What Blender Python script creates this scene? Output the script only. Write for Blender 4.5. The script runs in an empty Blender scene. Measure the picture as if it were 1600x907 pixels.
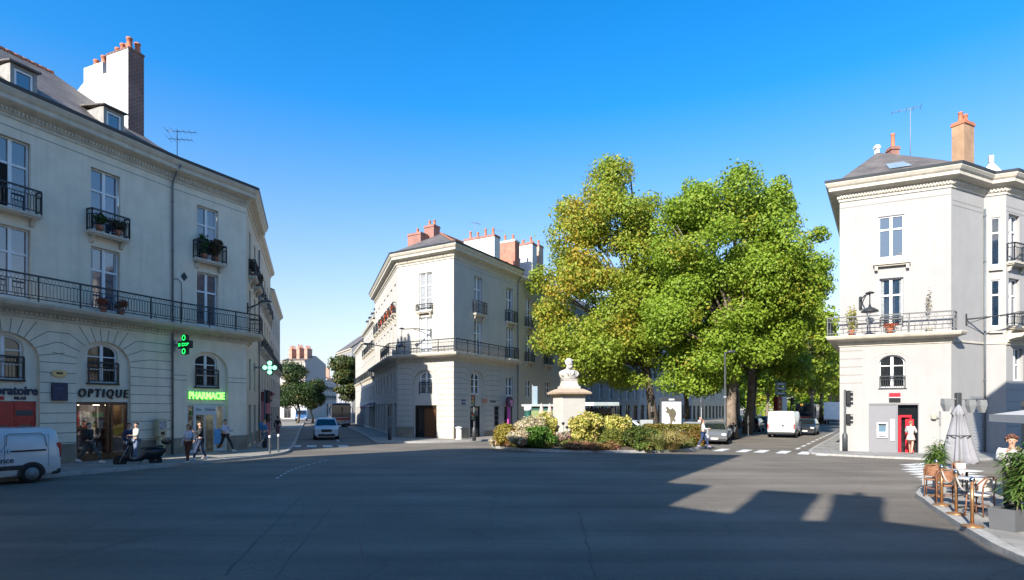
import bpy, bmesh, math, random
import numpy as np
from mathutils import Vector, Matrix, geometry as mgeo
R = math.radians
random.seed(7)
scene = bpy.context.scene
COL = scene.collection
W = {}          # world matrix of every object built so far

def T(x, y, z=0.0, rz=0.0):
    return Matrix.Translation((x, y, z)) @ Matrix.Rotation(rz, 4, 'Z')

def RX(a): return Matrix.Rotation(a, 4, 'X')
def RY(a): return Matrix.Rotation(a, 4, 'Y')
def RZ(a): return Matrix.Rotation(a, 4, 'Z')

# ---- the camera's measurements: eye at the origin 2.5 m up, looking along +y -------
def gp(px, py):
    d = 2250.0 / (py - 638.0)
    return ((px - 800) / 900.0 * d, d)

def link(name, data, parent=None, M=None):
    o = bpy.data.objects.new(name, data)
    COL.objects.link(o)
    if M is None:
        M = W[parent] if parent is not None else Matrix.Identity(4)
    if parent is not None:
        o.parent = parent
        o.matrix_local = W[parent].inverted() @ M
    else:
        o.matrix_local = M
    W[o] = M.copy()
    return o

def tag(o, label, cat, group=None):
    o['label'] = label
    o['category'] = cat
    if group: o['group'] = group
    return o

def thing(name, label, cat, M, group=None):
    o = link(name, None, None, M)
    o.empty_display_size = 0.3
    return tag(o, label, cat, group)

def copy_tree(o, M=None, parent=None):
    c = o.copy(); COL.objects.link(c)
    if parent is not None:
        c.parent = parent
        W[c] = W[parent] @ c.matrix_local
    else:
        c.matrix_local = M
        W[c] = M.copy()
    for ch in list(o.children):
        copy_tree(ch, None, c)
    return c

class MB:
    """collects shapes for ONE mesh"""
    def __init__(s):
        s.v = []; s.f = []; s.mi = []; s.sm = []; s.M = Matrix.Identity(4); s.m = 0; s.smooth = False
    def add(s, verts, faces, smooth=None):
        b = len(s.v); M = s.M
        s.v.extend([tuple(M @ Vector(p)) for p in verts])
        flip = M.determinant() < 0
        for f in faces:
            f = [b + i for i in f]
            s.f.append(f[::-1] if flip else f); s.mi.append(s.m); s.sm.append(s.smooth if smooth is None else smooth)
        return s
    def box(s, x0, x1, y0, y1, z0, z1):
        v = [(x0,y0,z0),(x1,y0,z0),(x1,y1,z0),(x0,y1,z0),(x0,y0,z1),(x1,y0,z1),(x1,y1,z1),(x0,y1,z1)]
        return s.add(v, [(0,3,2,1),(4,5,6,7),(0,1,5,4),(1,2,6,5),(2,3,7,6),(3,0,4,7)], False)
    def bbox(s, x0, x1, y0, y1, z0, z1, r=0.03):
        """box with bevelled vertical and horizontal edges (chamfers)"""
        r = min(r, (x1-x0)*.45, (y1-y0)*.45, (z1-z0)*.45)
        def ring(i, z):
            a, b, c, d = x0+i, x1-i, y0+i, y1-i
            q = r
            return [(a+q,c,z),(b-q,c,z),(b,c+q,z),(b,d-q,z),(b-q,d,z),(a+q,d,z),(a,d-q,z),(a,c+q,z)]
        rings = [ring(r*.9, z0), ring(0, z0+r), ring(0, z1-r), ring(r*.9, z1)]
        return s.loft(rings, True, True)
    def loft(s, rings, cap0=True, cap1=True, closed=True, smooth=None):
        n = len(rings[0]); v = [p for r in rings for p in r]; f = []
        for i in range(len(rings)-1):
            for j in range(n if closed else n-1):
                k = (j+1) % n
                f.append((i*n+j, i*n+k, (i+1)*n+k, (i+1)*n+j))
        if cap0: f.append(tuple(range(n))[::-1])
        if cap1: f.append(tuple((len(rings)-1)*n + j for j in range(n)))
        return s.add(v, f, smooth)
    def lathe(s, prof, n=12, cx=0, cy=0, smooth=True, cap=True):
        rings = [[(cx+r*math.cos(2*math.pi*j/n), cy+r*math.sin(2*math.pi*j/n), z) for j in range(n)] for r, z in prof]
        return s.loft(rings, cap, cap, True, smooth)
    def tube(s, pts, r, n=6, smooth=True, cap=True):
        pts = [Vector(p) for p in pts]
        rs = r if isinstance(r, (list, tuple)) else [r]*len(pts)
        rings = []; prev = None
        for i, p in enumerate(pts):
            t = (pts[min(i+1, len(pts)-1)] - pts[max(i-1, 0)])
            if t.length < 1e-9: t = Vector((0,0,1))
            t.normalize()
            a = prev if prev is not None else (Vector((0,0,1)) if abs(t.z) < .9 else Vector((1,0,0)))
            u = (a - t*a.dot(t))
            if u.length < 1e-6: u = t.orthogonal()
            u.normalize(); w = t.cross(u); prev = u
            rings.append([tuple(p + u*rs[i]*math.cos(2*math.pi*j/n) + w*rs[i]*math.sin(2*math.pi*j/n)) for j in range(n)])
        return s.loft(rings, cap, cap, True, smooth)
    def prism(s, poly, a0, a1, axis='y'):
        """polygon (2D, ccw) extruded along an axis"""
        def P(p, a):
            return {'y': (p[0], a, p[1]), 'x': (a, p[0], p[1]), 'z': (p[0], p[1], a)}[axis]
        n = len(poly)
        v = [P(p, a0) for p in poly] + [P(p, a1) for p in poly]
        f = [tuple(range(n)), tuple(range(n, 2*n))[::-1]] + [(i, i+n, (i+1)%n+n, (i+1)%n) for i in range(n)]
        return s.add(v, f, False)
    def quad(s, a, b, c, d): return s.add([a,b,c,d], [(0,1,2,3)], False)
    def tri(s, a, b, c): return s.add([a,b,c], [(0,1,2)], False)
    def ball(s, c, r, nu=10, nv=7):
        rx, ry, rz = r if isinstance(r, (tuple, list)) else (r, r, r)
        rings = []
        for i in range(nv+1):
            t = -math.pi/2 + math.pi*i/nv
            t = max(-1.5, min(1.5, t))
            rings.append([(c[0]+rx*math.cos(t)*math.cos(2*math.pi*j/nu), c[1]+ry*math.cos(t)*math.sin(2*math.pi*j/nu), c[2]+rz*math.sin(t)) for j in range(nu)])
        return s.loft(rings, True, True, True, True)
    def sweep(s, path, prof, closed=False, caps=True, smooth=False):
        """profile (out, z) swept along a plan path; 'out' is to the right of the travel direction reversed = outward for
        walls listed left to right as seen from outside"""
        P = [Vector((p[0], p[1])) for p in path]; n = len(P)
        def nrm(a, b):
            d = (b-a).normalized(); return Vector((d.y, -d.x))
        rings = []
        for i in range(n):
            if closed or 0 < i < n-1:
                a = nrm(P[i-1], P[i]); b = nrm(P[i], P[(i+1) % n])
                m = a+b
                m = m / max(m.dot(a), .25) if m.length > 1e-6 else a
            elif i == 0: m = nrm(P[0], P[1])
            else: m = nrm(P[n-2], P[n-1])
            rings.append([(P[i].x+m.x*o, P[i].y+m.y*o, z) for o, z in prof])
        if closed: rings.append(rings[0])
        k = len(prof); v = [p for r in rings for p in r]; f = []
        for i in range(len(rings)-1):
            for j in range(k-1):
                f.append((i*k+j, (i+1)*k+j, (i+1)*k+j+1, i*k+j+1))
        if caps and not closed:
            f.append(tuple(range(k))); f.append(tuple((len(rings)-1)*k+j for j in range(k))[::-1])
        return s.add(v, f, smooth)
    def mesh(s, name, mats):
        me = bpy.data.meshes.new(name)
        me.from_pydata(s.v, [], s.f)
        for m in (mats if isinstance(mats, (list, tuple)) else [mats]): me.materials.append(m)
        me.polygons.foreach_set('material_index', s.mi)
        me.polygons.foreach_set('use_smooth', s.sm)
        me.update()
        return me
    def build(s, name, mats, parent=None, M=None, fix=True):
        me = s.mesh(name, mats)
        if fix: fix_normals(me)
        return link(name, me, parent, M)

def fix_normals(me):
    bm = bmesh.new(); bm.from_mesh(me)
    bmesh.ops.recalc_face_normals(bm, faces=bm.faces)
    bm.to_mesh(me); bm.free()

# ---------------------------------------------------------------- materials
MATS = {}
def mat(name, col, rough=.8, var=.12, scale=3.0, bump=0.0, metal=0.0, spec=.5, streak=0.0, coat=0.0, emit=0.0, ior=1.5, coords='Object', rnd=0.0, detail=4):
    if name in MATS: return MATS[name]
    m = bpy.data.materials.new(name); m.use_nodes = True
    nt = m.node_tree; N = nt.nodes; Lk = nt.links
    b = N['Principled BSDF']
    b.inputs['Roughness'].default_value = rough
    b.inputs['Metallic'].default_value = metal
    b.inputs['Specular IOR Level'].default_value = spec
    b.inputs['IOR'].default_value = ior
    b.inputs['Coat Weight'].default_value = coat
    if coat: b.inputs['Coat Roughness'].default_value = .05
    tc = N.new('ShaderNodeTexCoord')
    ns = N.new('ShaderNodeTexNoise'); ns.inputs['Scale'].default_value = scale; ns.inputs['Detail'].default_value = detail
    ns.inputs['Roughness'].default_value = .6
    Lk.new(tc.outputs[coords], ns.inputs['Vector'])
    mr = N.new('ShaderNodeMapRange'); mr.inputs['From Min'].default_value = .3; mr.inputs['From Max'].default_value = .7
    mr.inputs['To Min'].default_value = 1-var; mr.inputs['To Max'].default_value = 1+var*.6
    Lk.new(ns.outputs['Fac'], mr.inputs['Value'])
    mx = N.new('ShaderNodeMix'); mx.data_type = 'RGBA'; mx.blend_type = 'MULTIPLY'; mx.inputs['Factor'].default_value = 1
    mx.inputs['A'].default_value = (*col, 1)
    Lk.new(mr.outputs['Result'], mx.inputs['B'])
    out = mx.outputs['Result']
    if streak:
        mp = N.new('ShaderNodeMapping'); mp.inputs['Scale'].default_value = (2.2, 2.2, .16)
        Lk.new(tc.outputs[coords], mp.inputs['Vector'])
        n2 = N.new('ShaderNodeTexNoise'); n2.inputs['Scale'].default_value = 1.3; n2.inputs['Detail'].default_value = 6; n2.inputs['Roughness'].default_value = .65
        Lk.new(mp.outputs['Vector'], n2.inputs['Vector'])
        m2 = N.new('ShaderNodeMapRange'); m2.inputs['From Min'].default_value = .48; m2.inputs['From Max'].default_value = .75
        m2.inputs['To Min'].default_value = 0; m2.inputs['To Max'].default_value = streak
        Lk.new(n2.outputs['Fac'], m2.inputs['Value'])
        x2 = N.new('ShaderNodeMix'); x2.data_type = 'RGBA'
        Lk.new(m2.outputs['Result'], x2.inputs['Factor']); Lk.new(out, x2.inputs['A'])
        x2.inputs['B'].default_value = (col[0]*.55, col[1]*.54, col[2]*.5, 1)
        out = x2.outputs['Result']
    if rnd:
        oi = N.new('ShaderNodeObjectInfo')
        m3 = N.new('ShaderNodeMapRange'); m3.inputs['To Min'].default_value = 1-rnd; m3.inputs['To Max'].default_value = 1+rnd
        Lk.new(oi.outputs['Random'], m3.inputs['Value'])
        x3 = N.new('ShaderNodeMix'); x3.data_type = 'RGBA'; x3.blend_type = 'MULTIPLY'; x3.inputs['Factor'].default_value = 1
        Lk.new(out, x3.inputs['A']); Lk.new(m3.outputs['Result'], x3.inputs['B'])
        out = x3.outputs['Result']
    Lk.new(out, b.inputs['Base Color'])
    if bump:
        bp = N.new('ShaderNodeBump'); bp.inputs['Strength'].default_value = bump; bp.inputs['Distance'].default_value = .02
        Lk.new(ns.outputs['Fac'], bp.inputs['Height']); Lk.new(bp.outputs['Normal'], b.inputs['Normal'])
    if emit:
        Lk.new(out, b.inputs['Emission Color']); b.inputs['Emission Strength'].default_value = emit
    MATS[name] = m
    return m

def brick_mat(name, c1, c2, mortar, sc=1.0, bw=.22, bh=.07, ms=.012, rough=.85, swap=True):
    """courses run along z; the horizontal coordinate is x+y so every wall of the object carries them"""
    if name in MATS: return MATS[name]
    m = bpy.data.materials.new(name); m.use_nodes = True
    nt = m.node_tree; N = nt.nodes; Lk = nt.links; b = N['Principled BSDF']
    b.inputs['Roughness'].default_value = rough
    tc = N.new('ShaderNodeTexCoord'); sp = N.new('ShaderNodeSeparateXYZ'); cb = N.new('ShaderNodeCombineXYZ'); ad = N.new('ShaderNodeMath')
    Lk.new(tc.outputs['Object'], sp.inputs[0])
    Lk.new(sp.outputs['X'], ad.inputs[0]); Lk.new(sp.outputs['Y'], ad.inputs[1])
    Lk.new(ad.outputs[0], cb.inputs['X']); Lk.new(sp.outputs['Z'], cb.inputs['Y'])
    br = N.new('ShaderNodeTexBrick'); br.inputs['Scale'].default_value = sc
    br.inputs['Brick Width'].default_value = bw; br.inputs['Row Height'].default_value = bh; br.inputs['Mortar Size'].default_value = ms
    br.inputs['Color1'].default_value = (*c1, 1); br.inputs['Color2'].default_value = (*c2, 1); br.inputs['Mortar'].default_value = (*mortar, 1)
    Lk.new(cb.outputs[0], br.inputs['Vector'])
    ns = N.new('ShaderNodeTexNoise'); ns.inputs['Scale'].default_value = 1.1; ns.inputs['Detail'].default_value = 5
    Lk.new(tc.outputs['Object'], ns.inputs['Vector'])
    mr = N.new('ShaderNodeMapRange'); mr.inputs['From Min'].default_value = .3; mr.inputs['From Max'].default_value = .7; mr.inputs['To Min'].default_value = .7; mr.inputs['To Max'].default_value = 1.2
    Lk.new(ns.outputs['Fac'], mr.inputs['Value'])
    mx = N.new('ShaderNodeMix'); mx.data_type = 'RGBA'; mx.blend_type = 'MULTIPLY'; mx.inputs['Factor'].default_value = 1
    Lk.new(br.outputs['Color'], mx.inputs['A']); Lk.new(mr.outputs['Result'], mx.inputs['B'])
    Lk.new(mx.outputs['Result'], b.inputs['Base Color'])
    bp = N.new('ShaderNodeBump'); bp.inputs['Strength'].default_value = .4; bp.inputs['Distance'].default_value = .02
    Lk.new(br.outputs['Fac'], bp.inputs['Height']); bp.invert = True; Lk.new(bp.outputs['Normal'], b.inputs['Normal'])
    MATS[name] = m
    return m

def leaf_mat(name, cols, warm=None, trans=.35, patch=.35, wfrac=.12):
    """each leaf its own tint; patches of the crown lean to the warm tint"""
    if name in MATS: return MATS[name]
    m = bpy.data.materials.new(name); m.use_nodes = True
    nt = m.node_tree; N = nt.nodes; Lk = nt.links
    N.remove(N['Principled BSDF']); out = N['Material Output']
    ge = N.new('ShaderNodeNewGeometry'); cr = N.new('ShaderNodeValToRGB')
    el = cr.color_ramp.elements
    el[0].position = 0; el[0].color = (*cols[0], 1); el[1].position = 1; el[1].color = (*cols[-1], 1)
    for i, c in enumerate(cols[1:-1]):
        e = el.new((i+1)/(len(cols)-1)); e.color = (*c, 1)
    Lk.new(ge.outputs['Random Per Island'], cr.inputs['Fac'])
    col = cr.outputs['Color']
    if warm:
        tc = N.new('ShaderNodeTexCoord'); ns = N.new('ShaderNodeTexNoise'); ns.inputs['Scale'].default_value = patch; ns.inputs['Detail'].default_value = 3
        Lk.new(tc.outputs['Object'], ns.inputs['Vector'])
        wn = N.new('ShaderNodeTexWhiteNoise'); wn.noise_dimensions = '1D'; Lk.new(ge.outputs['Random Per Island'], wn.inputs['W'])
        a = N.new('ShaderNodeMath'); a.operation = 'MULTIPLY_ADD'; a.inputs[1].default_value = .3; Lk.new(wn.outputs['Value'], a.inputs[0]); Lk.new(ns.outputs['Fac'], a.inputs[2])
        mr = N.new('ShaderNodeMapRange'); mr.inputs['From Min'].default_value = .82-wfrac; mr.inputs['From Max'].default_value = .98-wfrac*.6
        Lk.new(a.outputs[0], mr.inputs['Value'])
        mx = N.new('ShaderNodeMix'); mx.data_type = 'RGBA'; Lk.new(mr.outputs['Result'], mx.inputs['Factor']); Lk.new(col, mx.inputs['A']); mx.inputs['B'].default_value = (*warm, 1)
        col = mx.outputs['Result']
    df = N.new('ShaderNodeBsdfPrincipled'); df.inputs['Roughness'].default_value = .55; df.inputs['Specular IOR Level'].default_value = .35
    tr = N.new('ShaderNodeBsdfTranslucent'); ms = N.new('ShaderNodeMixShader'); ms.inputs['Fac'].default_value = trans
    Lk.new(col, df.inputs['Base Color']); Lk.new(col, tr.inputs['Color'])
    Lk.new(df.outputs[0], ms.inputs[1]); Lk.new(tr.outputs[0], ms.inputs[2]); Lk.new(ms.outputs[0], out.inputs['Surface'])
    MATS[name] = m
    return m

def glass_mat(name, col=(.03,.035,.04), rough=.04, ior=2.0, rnd=.5):
    return mat(name, col, rough, var=.3, scale=.8, ior=ior, spec=.5, rnd=rnd)

STONE = mat('limestone', (.50,.465,.40), .9, var=.07, scale=1.6, bump=.08, streak=.28)
STONE_L = mat('limestone_grey', (.76,.675,.535), .9, var=.10, scale=1.2, bump=.08, streak=.30)
STONE_W = mat('painted_render', (.46,.435,.39), .9, var=.08, scale=.9, streak=.28)
STONE_B = mat('buff_render', (.52,.465,.36), .9, var=.09, scale=1.3, streak=.25)
TRIM = mat('stone_trim', (.56,.51,.42), .9, var=.15, scale=2.5, bump=.1, streak=.4)
PLINTH = brick_mat('plinth_stone', (.30,.25,.18), (.24,.20,.15), (.20,.18,.15), 1.0, .7, .42, .015)
STONE_R = mat('bank_render', (.355,.345,.335), .9, var=.06, scale=.9, streak=.16)
JOINT = mat('joint', (.23,.215,.18), .95, var=.2)
WHITE = mat('white_paint', (.78,.78,.77), .45, var=.05)
OFFW = mat('cream_paint', (.62,.58,.50), .5, var=.08)
IRON = mat('wrought_iron', (.022,.027,.032), .5, var=.2)
GLASS = glass_mat('window_glass', (.018,.042,.08), ior=2.6)
GLASSD = glass_mat('dark_glass', (.012,.014,.016), rnd=.3, ior=1.7)
CURT = mat('net_curtain', (.42,.44,.45), .8, var=.25, scale=6, rnd=.35)
SLATE = brick_mat('slate', (.165,.14,.118), (.125,.108,.096), (.05,.045,.042), 1.0, .25, .14, .008, rough=.62)
ZINC = mat('zinc', (.16,.18,.20), .5, var=.15, metal=.3)
BRICK = brick_mat('red_brick', (.36,.10,.065), (.27,.075,.05), (.36,.30,.26), 1.0, .22, .075, .012)
BRICKD = brick_mat('weathered_brick', (.21,.085,.06), (.13,.055,.045), (.30,.23,.20), 1.0, .26, .10, .016)
TERRA = mat('terracotta', (.48,.17,.09), .8, var=.2, scale=4)
BLACK = mat('black_paint', (.012,.013,.015), .35, var=.1)
DGREY = mat('dark_grey_metal', (.05,.055,.06), .45, var=.15)
GREY = mat('grey_metal', (.22,.23,.24), .45, var=.12)
RUBBER = mat('rubber', (.012,.012,.012), .85, var=.2)
CHROME = mat('chrome', (.6,.6,.6), .15, metal=1.0, var=.05)
WOOD = mat('brown_wood', (.14,.055,.022), .45, var=.3, scale=9)

def facing(x, y, deg):
    """frame of a wall: x along it (left to right seen from outside), y into the building, z up. deg: bearing of the wall, 0 = +y, 90 = +x"""
    a = R(deg); d = (math.sin(a), math.cos(a))
    return Matrix(((d[0], -d[1], 0, x), (d[1], d[0], 0, y), (0, 0, 1, 0), (0, 0, 0, 1)))

def text_mesh(txt, size, depth=.02, shear=0.0, spacing=1.0, bold=0.0, align='CENTER', name='lettering'):
    cu = bpy.data.curves.new(name, 'FONT'); cu.body = txt; cu.size = size; cu.extrude = depth/2; cu.shear = shear
    cu.space_character = spacing; cu.offset = bold; cu.align_x = align; cu.align_y = 'CENTER'; cu.resolution_u = 3
    o = bpy.data.objects.new(name, cu); COL.objects.link(o)
    dg = bpy.context.evaluated_depsgraph_get(); dg.update()
    me = bpy.data.meshes.new_from_object(o.evaluated_get(dg))
    bpy.data.objects.remove(o); bpy.data.curves.remove(cu)
    me.name = name
    me.transform(Matrix.Rotation(math.pi/2, 4, 'X'))       # stands upright in the x-z plane, reads from -y
    return me

def fit_x(me, width):
    xs = [v.co.x for v in me.vertices]; a = width/(max(xs)-min(xs)); me.transform(Matrix.Diagonal((a, 1, 1, 1))); return me
def thick(me, shear, w):
    bm = bmesh.new()
    for dx, dz in ((-w, 0), (w, 0), (0, w*.6), (0, -w*.6)):
        q = me.copy(); q.transform(Matrix.Translation((dx, dx*.05, dz))); bm.from_mesh(q); bpy.data.meshes.remove(q)
    bm.to_mesh(me); bm.free()
    for v in me.vertices: v.co.x += shear*v.co.z
    return me
def text_obj(txt, size, m, parent, M, name='lettering', fit=None, **k):
    me = text_mesh(txt, size, name=name, **k)
    if fit: fit_x(me, fit)
    me.materials.clear(); me.materials.append(m)
    return link(name, me, parent, M)
# ---------------------------------------------------------------- facade kit
def arc_top(u, w, zs, rise, n=10):
    """points of an arched head from right spring to left spring"""
    return [(u + w/2*math.cos(math.pi*i/n), zs + rise*math.sin(math.pi*i/n)) for i in range(n+1)]

def hole(u, w, z0, z1, rise=0.0):
    if rise <= 0: return [(u-w/2, z0), (u+w/2, z0), (u+w/2, z1), (u-w/2, z1)]
    return [(u-w/2, z0), (u+w/2, z0)] + arc_top(u, w, z1-rise, rise)

def wall(b, F, L, ztop, holes, mats, depth=.24, z0=-.3, y=0.0, u0=0.0, outline=None, joints=None, name='wall', plinth=None):
    mb = MB()
    outer = outline or [(u0, z0), (L, z0), (L, ztop), (u0, ztop)]
    loops = [[Vector((p[0], p[1], 0)) for p in outer]] + [[Vector((p[0], p[1], 0)) for p in h] for h in holes]
    flat = [p for l in loops for p in l]
    tris = mgeo.tessellate_polygon(loops)
    vs = [(p.x, y, p.y) for p in flat]
    fs = []
    for t in tris:
        a, c, d = [flat[i] for i in t]
        cr = (c.x-a.x)*(d.y-a.y) - (c.y-a.y)*(d.x-a.x)
        if abs(cr) < 1e-9: continue
        fs.append(t if cr > 0 else t[::-1])
    mb.add(vs, fs, False)
    for h in holes:
        n = len(h)
        v = [(p[0], y, p[1]) for p in h] + [(p[0], y+depth, p[1]) for p in h]
        mb.add(v, [(i, i+n, (i+1) % n+n, (i+1) % n) for i in range(n)], False)
    if joints:
        mb.m = 1
        for (p, q) in joints: strip(mb, p, q, y)
    if plinth:
        mb.m = 2
        for (a, c, h) in plinth: mb.box(a, c, y-.035, y+.05, 0, h)
    return mb.build(name, mats if isinstance(mats, list) else [mats, JOINT, PLINTH], b, F, fix=False)

def strip(mb, p, q, y=0.0, w=.032, out=.005):
    """a raked mortar joint drawn from p to q on the wall"""
    dx, dz = q[0]-p[0], q[1]-p[1]; l = math.hypot(dx, dz)
    if l < .03: return
    nx, nz = -dz/l*w/2, dx/l*w/2
    a, b_, c, d = (p[0]-nx, p[1]-nz), (q[0]-nx, q[1]-nz), (q[0]+nx, q[1]+nz), (p[0]+nx, p[1]+nz)
    mb.add([(t[0], y-out, t[1]) for t in (a, b_, c, d)], [(0, 1, 2, 3)], False)

def rustic(u0, u1, arches, ztop=6.0, zlow=1.0, step=.43, r_in=1.2, zs=4.45, rise=1.1, fan=True):
    """joints of a rusticated ground floor that bend round the arches"""
    J = []
    levels = [zlow + step*i for i in range(int((ztop-zlow)/step)+1)]
    cuts = sorted(arches)
    spans = []; prev = (u0, None)
    for a in cuts:
        spans.append((prev[0], a-r_in, prev[1], a)); prev = (a+r_in, a)
    spans.append((prev[0], u1, prev[1], None))
    up = [z for z in levels if z > zs+.05]
    for (a, c, la, ra) in spans:
        if c - a < .05: continue
        for z in levels:
            if z <= zs+.05: J.append(((a, z), (c, z)))
        for i, z in enumerate(up):
            th = R(13+17*i)
            xl, xr = a, c
            if la is not None:
                s = (la+r_in*math.cos(th), zs+rise*math.sin(th)); k = (z-s[1])/math.sin(th) if z > s[1] else .25
                e = (s[0]+k*math.cos(th)+.22, z); J.append((s, e)); xl = e[0]
            if ra is not None:
                s = (ra-r_in*math.cos(th), zs+rise*math.sin(th)); k = (z-s[1])/math.sin(th) if z > s[1] else .25
                e = (s[0]-k*math.cos(th)-.22, z); J.append((s, e)); xr = e[0]
            if xr > xl: J.append(((xl, z), (xr, z)))
    if fan:
        for a in cuts:
            for t in (-32, -19, -6.5, 6.5, 19, 32):
                th = R(90-t)
                s = (a+r_in*math.cos(th), zs+rise*math.sin(th)); k = (ztop+.1-s[1])/math.sin(th)
                J.append((s, (s[0]+k*math.cos(th), ztop+.1)))
    return J

_WM = {}
def window_meshes(w, h, rise=0.0, rows=(.66,), cols=2, frame=.07, mull=.13, fm=None, gm=None, bar=.05):
    key = (round(w, 3), round(h, 3), round(rise, 3), rows, cols, fm.name, gm.name)
    if key in _WM: return _WM[key]
    mb = MB()
    d0, d1 = -.03, .05
    head = h - rise
    mb.box(-w/2, -w/2+frame, d0, d1, 0, head); mb.box(w/2-frame, w/2, d0, d1, 0, head)
    mb.box(-w/2+frame, w/2-frame, d0, d1, 0, frame*1.3)
    if rise:
        o = arc_top(0, w, head, rise); i = arc_top(0, w-2*frame, head, rise-frame)
        for k in range(len(o)-1):
            mb.prism([i[k], o[k], o[k+1], i[k+1]], d0, d1)
    else: mb.box(-w/2+frame, w/2-frame, d0, d1, h-frame, h)
    iw = w-2*frame
    for c in range(1, cols):
        x = -w/2+frame+iw*c/cols
        mw = mull if c*2 == cols else bar
        mb.box(x-mw/2, x+mw/2, d0-.012, d1-.003, frame*1.3, h-frame*.9)
    for r in rows:
        bw = .09 if (len(rows) == 1 or r == max(rows) and cols == 2 and h > 2.2) else bar
        mb.box(-w/2+frame, w/2-frame, d0+.006, d1-.004, r*h-bw/2, r*h+bw/2)
    fme = mb.mesh('window', fm)
    gb = MB()
    g = [(-w/2+.01, .01), (w/2-.01, .01)] + (arc_top(0, w-.02, head, rise-.01) if rise else [(w/2-.01, h-.01), (-w/2+.01, h-.01)])
    gb.add([(p[0], .03, p[1]) for p in g], [tuple(range(len(g)))], False)
    gme = gb.mesh('pane', gm)
    _WM[key] = (fme, gme); return fme, gme

def window(b, F, u, z0, w, h, rise=0.0, rows=(.66,), cols=2, depth=.2, fm=None, gm=None, curtain=None, sill=False, **k):
    fme, gme = window_meshes(w, h, rise, rows, cols, fm=fm or WHITE, gm=gm or GLASS, **k)
    M = F @ T(u, depth, z0)
    o = link('window', fme, b, M)
    link('pane', gme, o, M)
    if curtain:      # a net curtain hangs just inside: seen as a pale cloth against the pane
        cb = MB(); hw = w/2-.08
        for s in (-1, 1):
            x0, x1 = (-hw, -.09) if s < 0 else (.09, hw)
            xs = np.linspace(x0, x1, 9)
            t = .15 + .3*random.random() if curtain == 'open' else 1.0
            if curtain == 'open': xs = np.linspace(x0, x0+(x1-x0)*t, 7) if s < 0 else np.linspace(x1-(x1-x0)*t, x1, 7)
            for i in range(len(xs)-1):
                ya, yb = (.026, .020) if i % 2 else (.020, .026)
                cb.quad((xs[i], ya, .12), (xs[i+1], yb, .12), (xs[i+1], yb, h-.12-rise), (xs[i], ya, h-.12-rise))
        cb.build('curtain', CURT, o, M)
    if sill:
        sb = MB(); sb.box(-w/2-.08, w/2+.08, -depth-.08, -.035, -.09, -.005)
        sb.build('sill', TRIM, o, M)
    return o

def railing_mb(mb, path, h=1.0, z=0.0, style='bars', gap=.14, post_every=1.6):
    """iron railing along a plan path (local x, y), with rails, bars, and a decorated band"""
    for i in range(len(path)-1):
        a, c = Vector(path[i]), Vector(path[i+1]); L = (c-a).length; d = (c-a)/L; nrm = Vector((d.y, -d.x))
        def bar(u0, u1, z0, z1, t=.018):
            p, q = a+d*u0, a+d*u1
            if abs(z1-z0) < 1e-6: z1 = z0+t*1.6
            if abs(u1-u0) < 1e-6:
                p -= d*t/2; q += d*t/2
            n = nrm*t/2
            v = [(p.x+n.x, p.y+n.y, z0), (q.x+n.x, q.y+n.y, z0), (q.x-n.x, q.y-n.y, z0), (p.x-n.x, p.y-n.y, z0)]
            v += [(x, y, z1) for x, y, _ in v]
            mb.add(v, [(0,3,2,1),(4,5,6,7),(0,1,5,4),(1,2,6,5),(2,3,7,6),(3,0,4,7)], False)
        bar(0, L, z+h, z+h, .045); bar(0, L, z+.1, z+.1, .025); bar(0, L, z+h*.78, z+h*.78, .02)
        if style == 'fancy': bar(0, L, z+h*.22, z+h*.22, .02)
        npost = max(1, round(L/post_every))
        for k in range(npost+1):
            bar(L*k/npost, L*k/npost, z, z+h+.03, .045)
        nb = max(2, round(L/gap))
        for k in range(nb):
            u = L*(k+.5)/nb
            bar(u, u, z+(.22*h if style == 'fancy' else .1), z+h*.78, .017)
            if k % 2 == 0: 
                p = a+d*u; r = h*.085
                mb.tube([(p.x+d.x*r*math.cos(t), p.y+d.y*r*math.cos(t), z+h*.89+r*math.sin(t)) for t in np.linspace(0, 2*math.pi, 7)], .009, 3, False)
            if style == 'fancy' and k % 4 == 2:
                p = a+d*u; r = h*.06
                mb.tube([(p.x+d.x*r*math.cos(t), p.y+d.y*r*math.cos(t), z+h*.15+r*math.sin(t)) for t in np.linspace(0, 2*math.pi, 7)], .009, 3, False)

_BAL = {}
def balconet(b, F, u, z, w=1.75, d=.42, h=.92, stone=None, iron=None):
    stone = stone or TRIM; iron = iron or IRON
    key = (w, d, h, stone.name)
    if key not in _BAL:
        mb = MB()
        mb.box(-w/2, w/2, -d, -.003, -.10, 0); mb.box(-w/2+.05, w/2-.05, -d+.06, -.003, -.17, -.1)
        for s in (-1, 1):
            x = s*(w/2-.22)
            mb.prism([(-.003, -.5), (-.1, -.46), (-.16, -.3), (-d*.75, -.17), (-.003, -.17)], x-.07, x+.07, 'x')
        rb = MB()
        railing_mb(rb, [(-w/2+.04, -.01), (-w/2+.04, -d+.04), (w/2-.04, -d+.04), (w/2-.04, -.01)], h, 0, 'bars', .11, 3)
        m1 = mb.mesh('balcony', stone); fix_normals(m1); m2 = rb.mesh('railing', iron); fix_normals(m2)
        _BAL[key] = (m1, m2)
    m1, m2 = _BAL[key]; M = F @ T(u, 0, z)
    o = link('balcony', m1, b, M); link('railing', m2, o, M)
    return o

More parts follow.
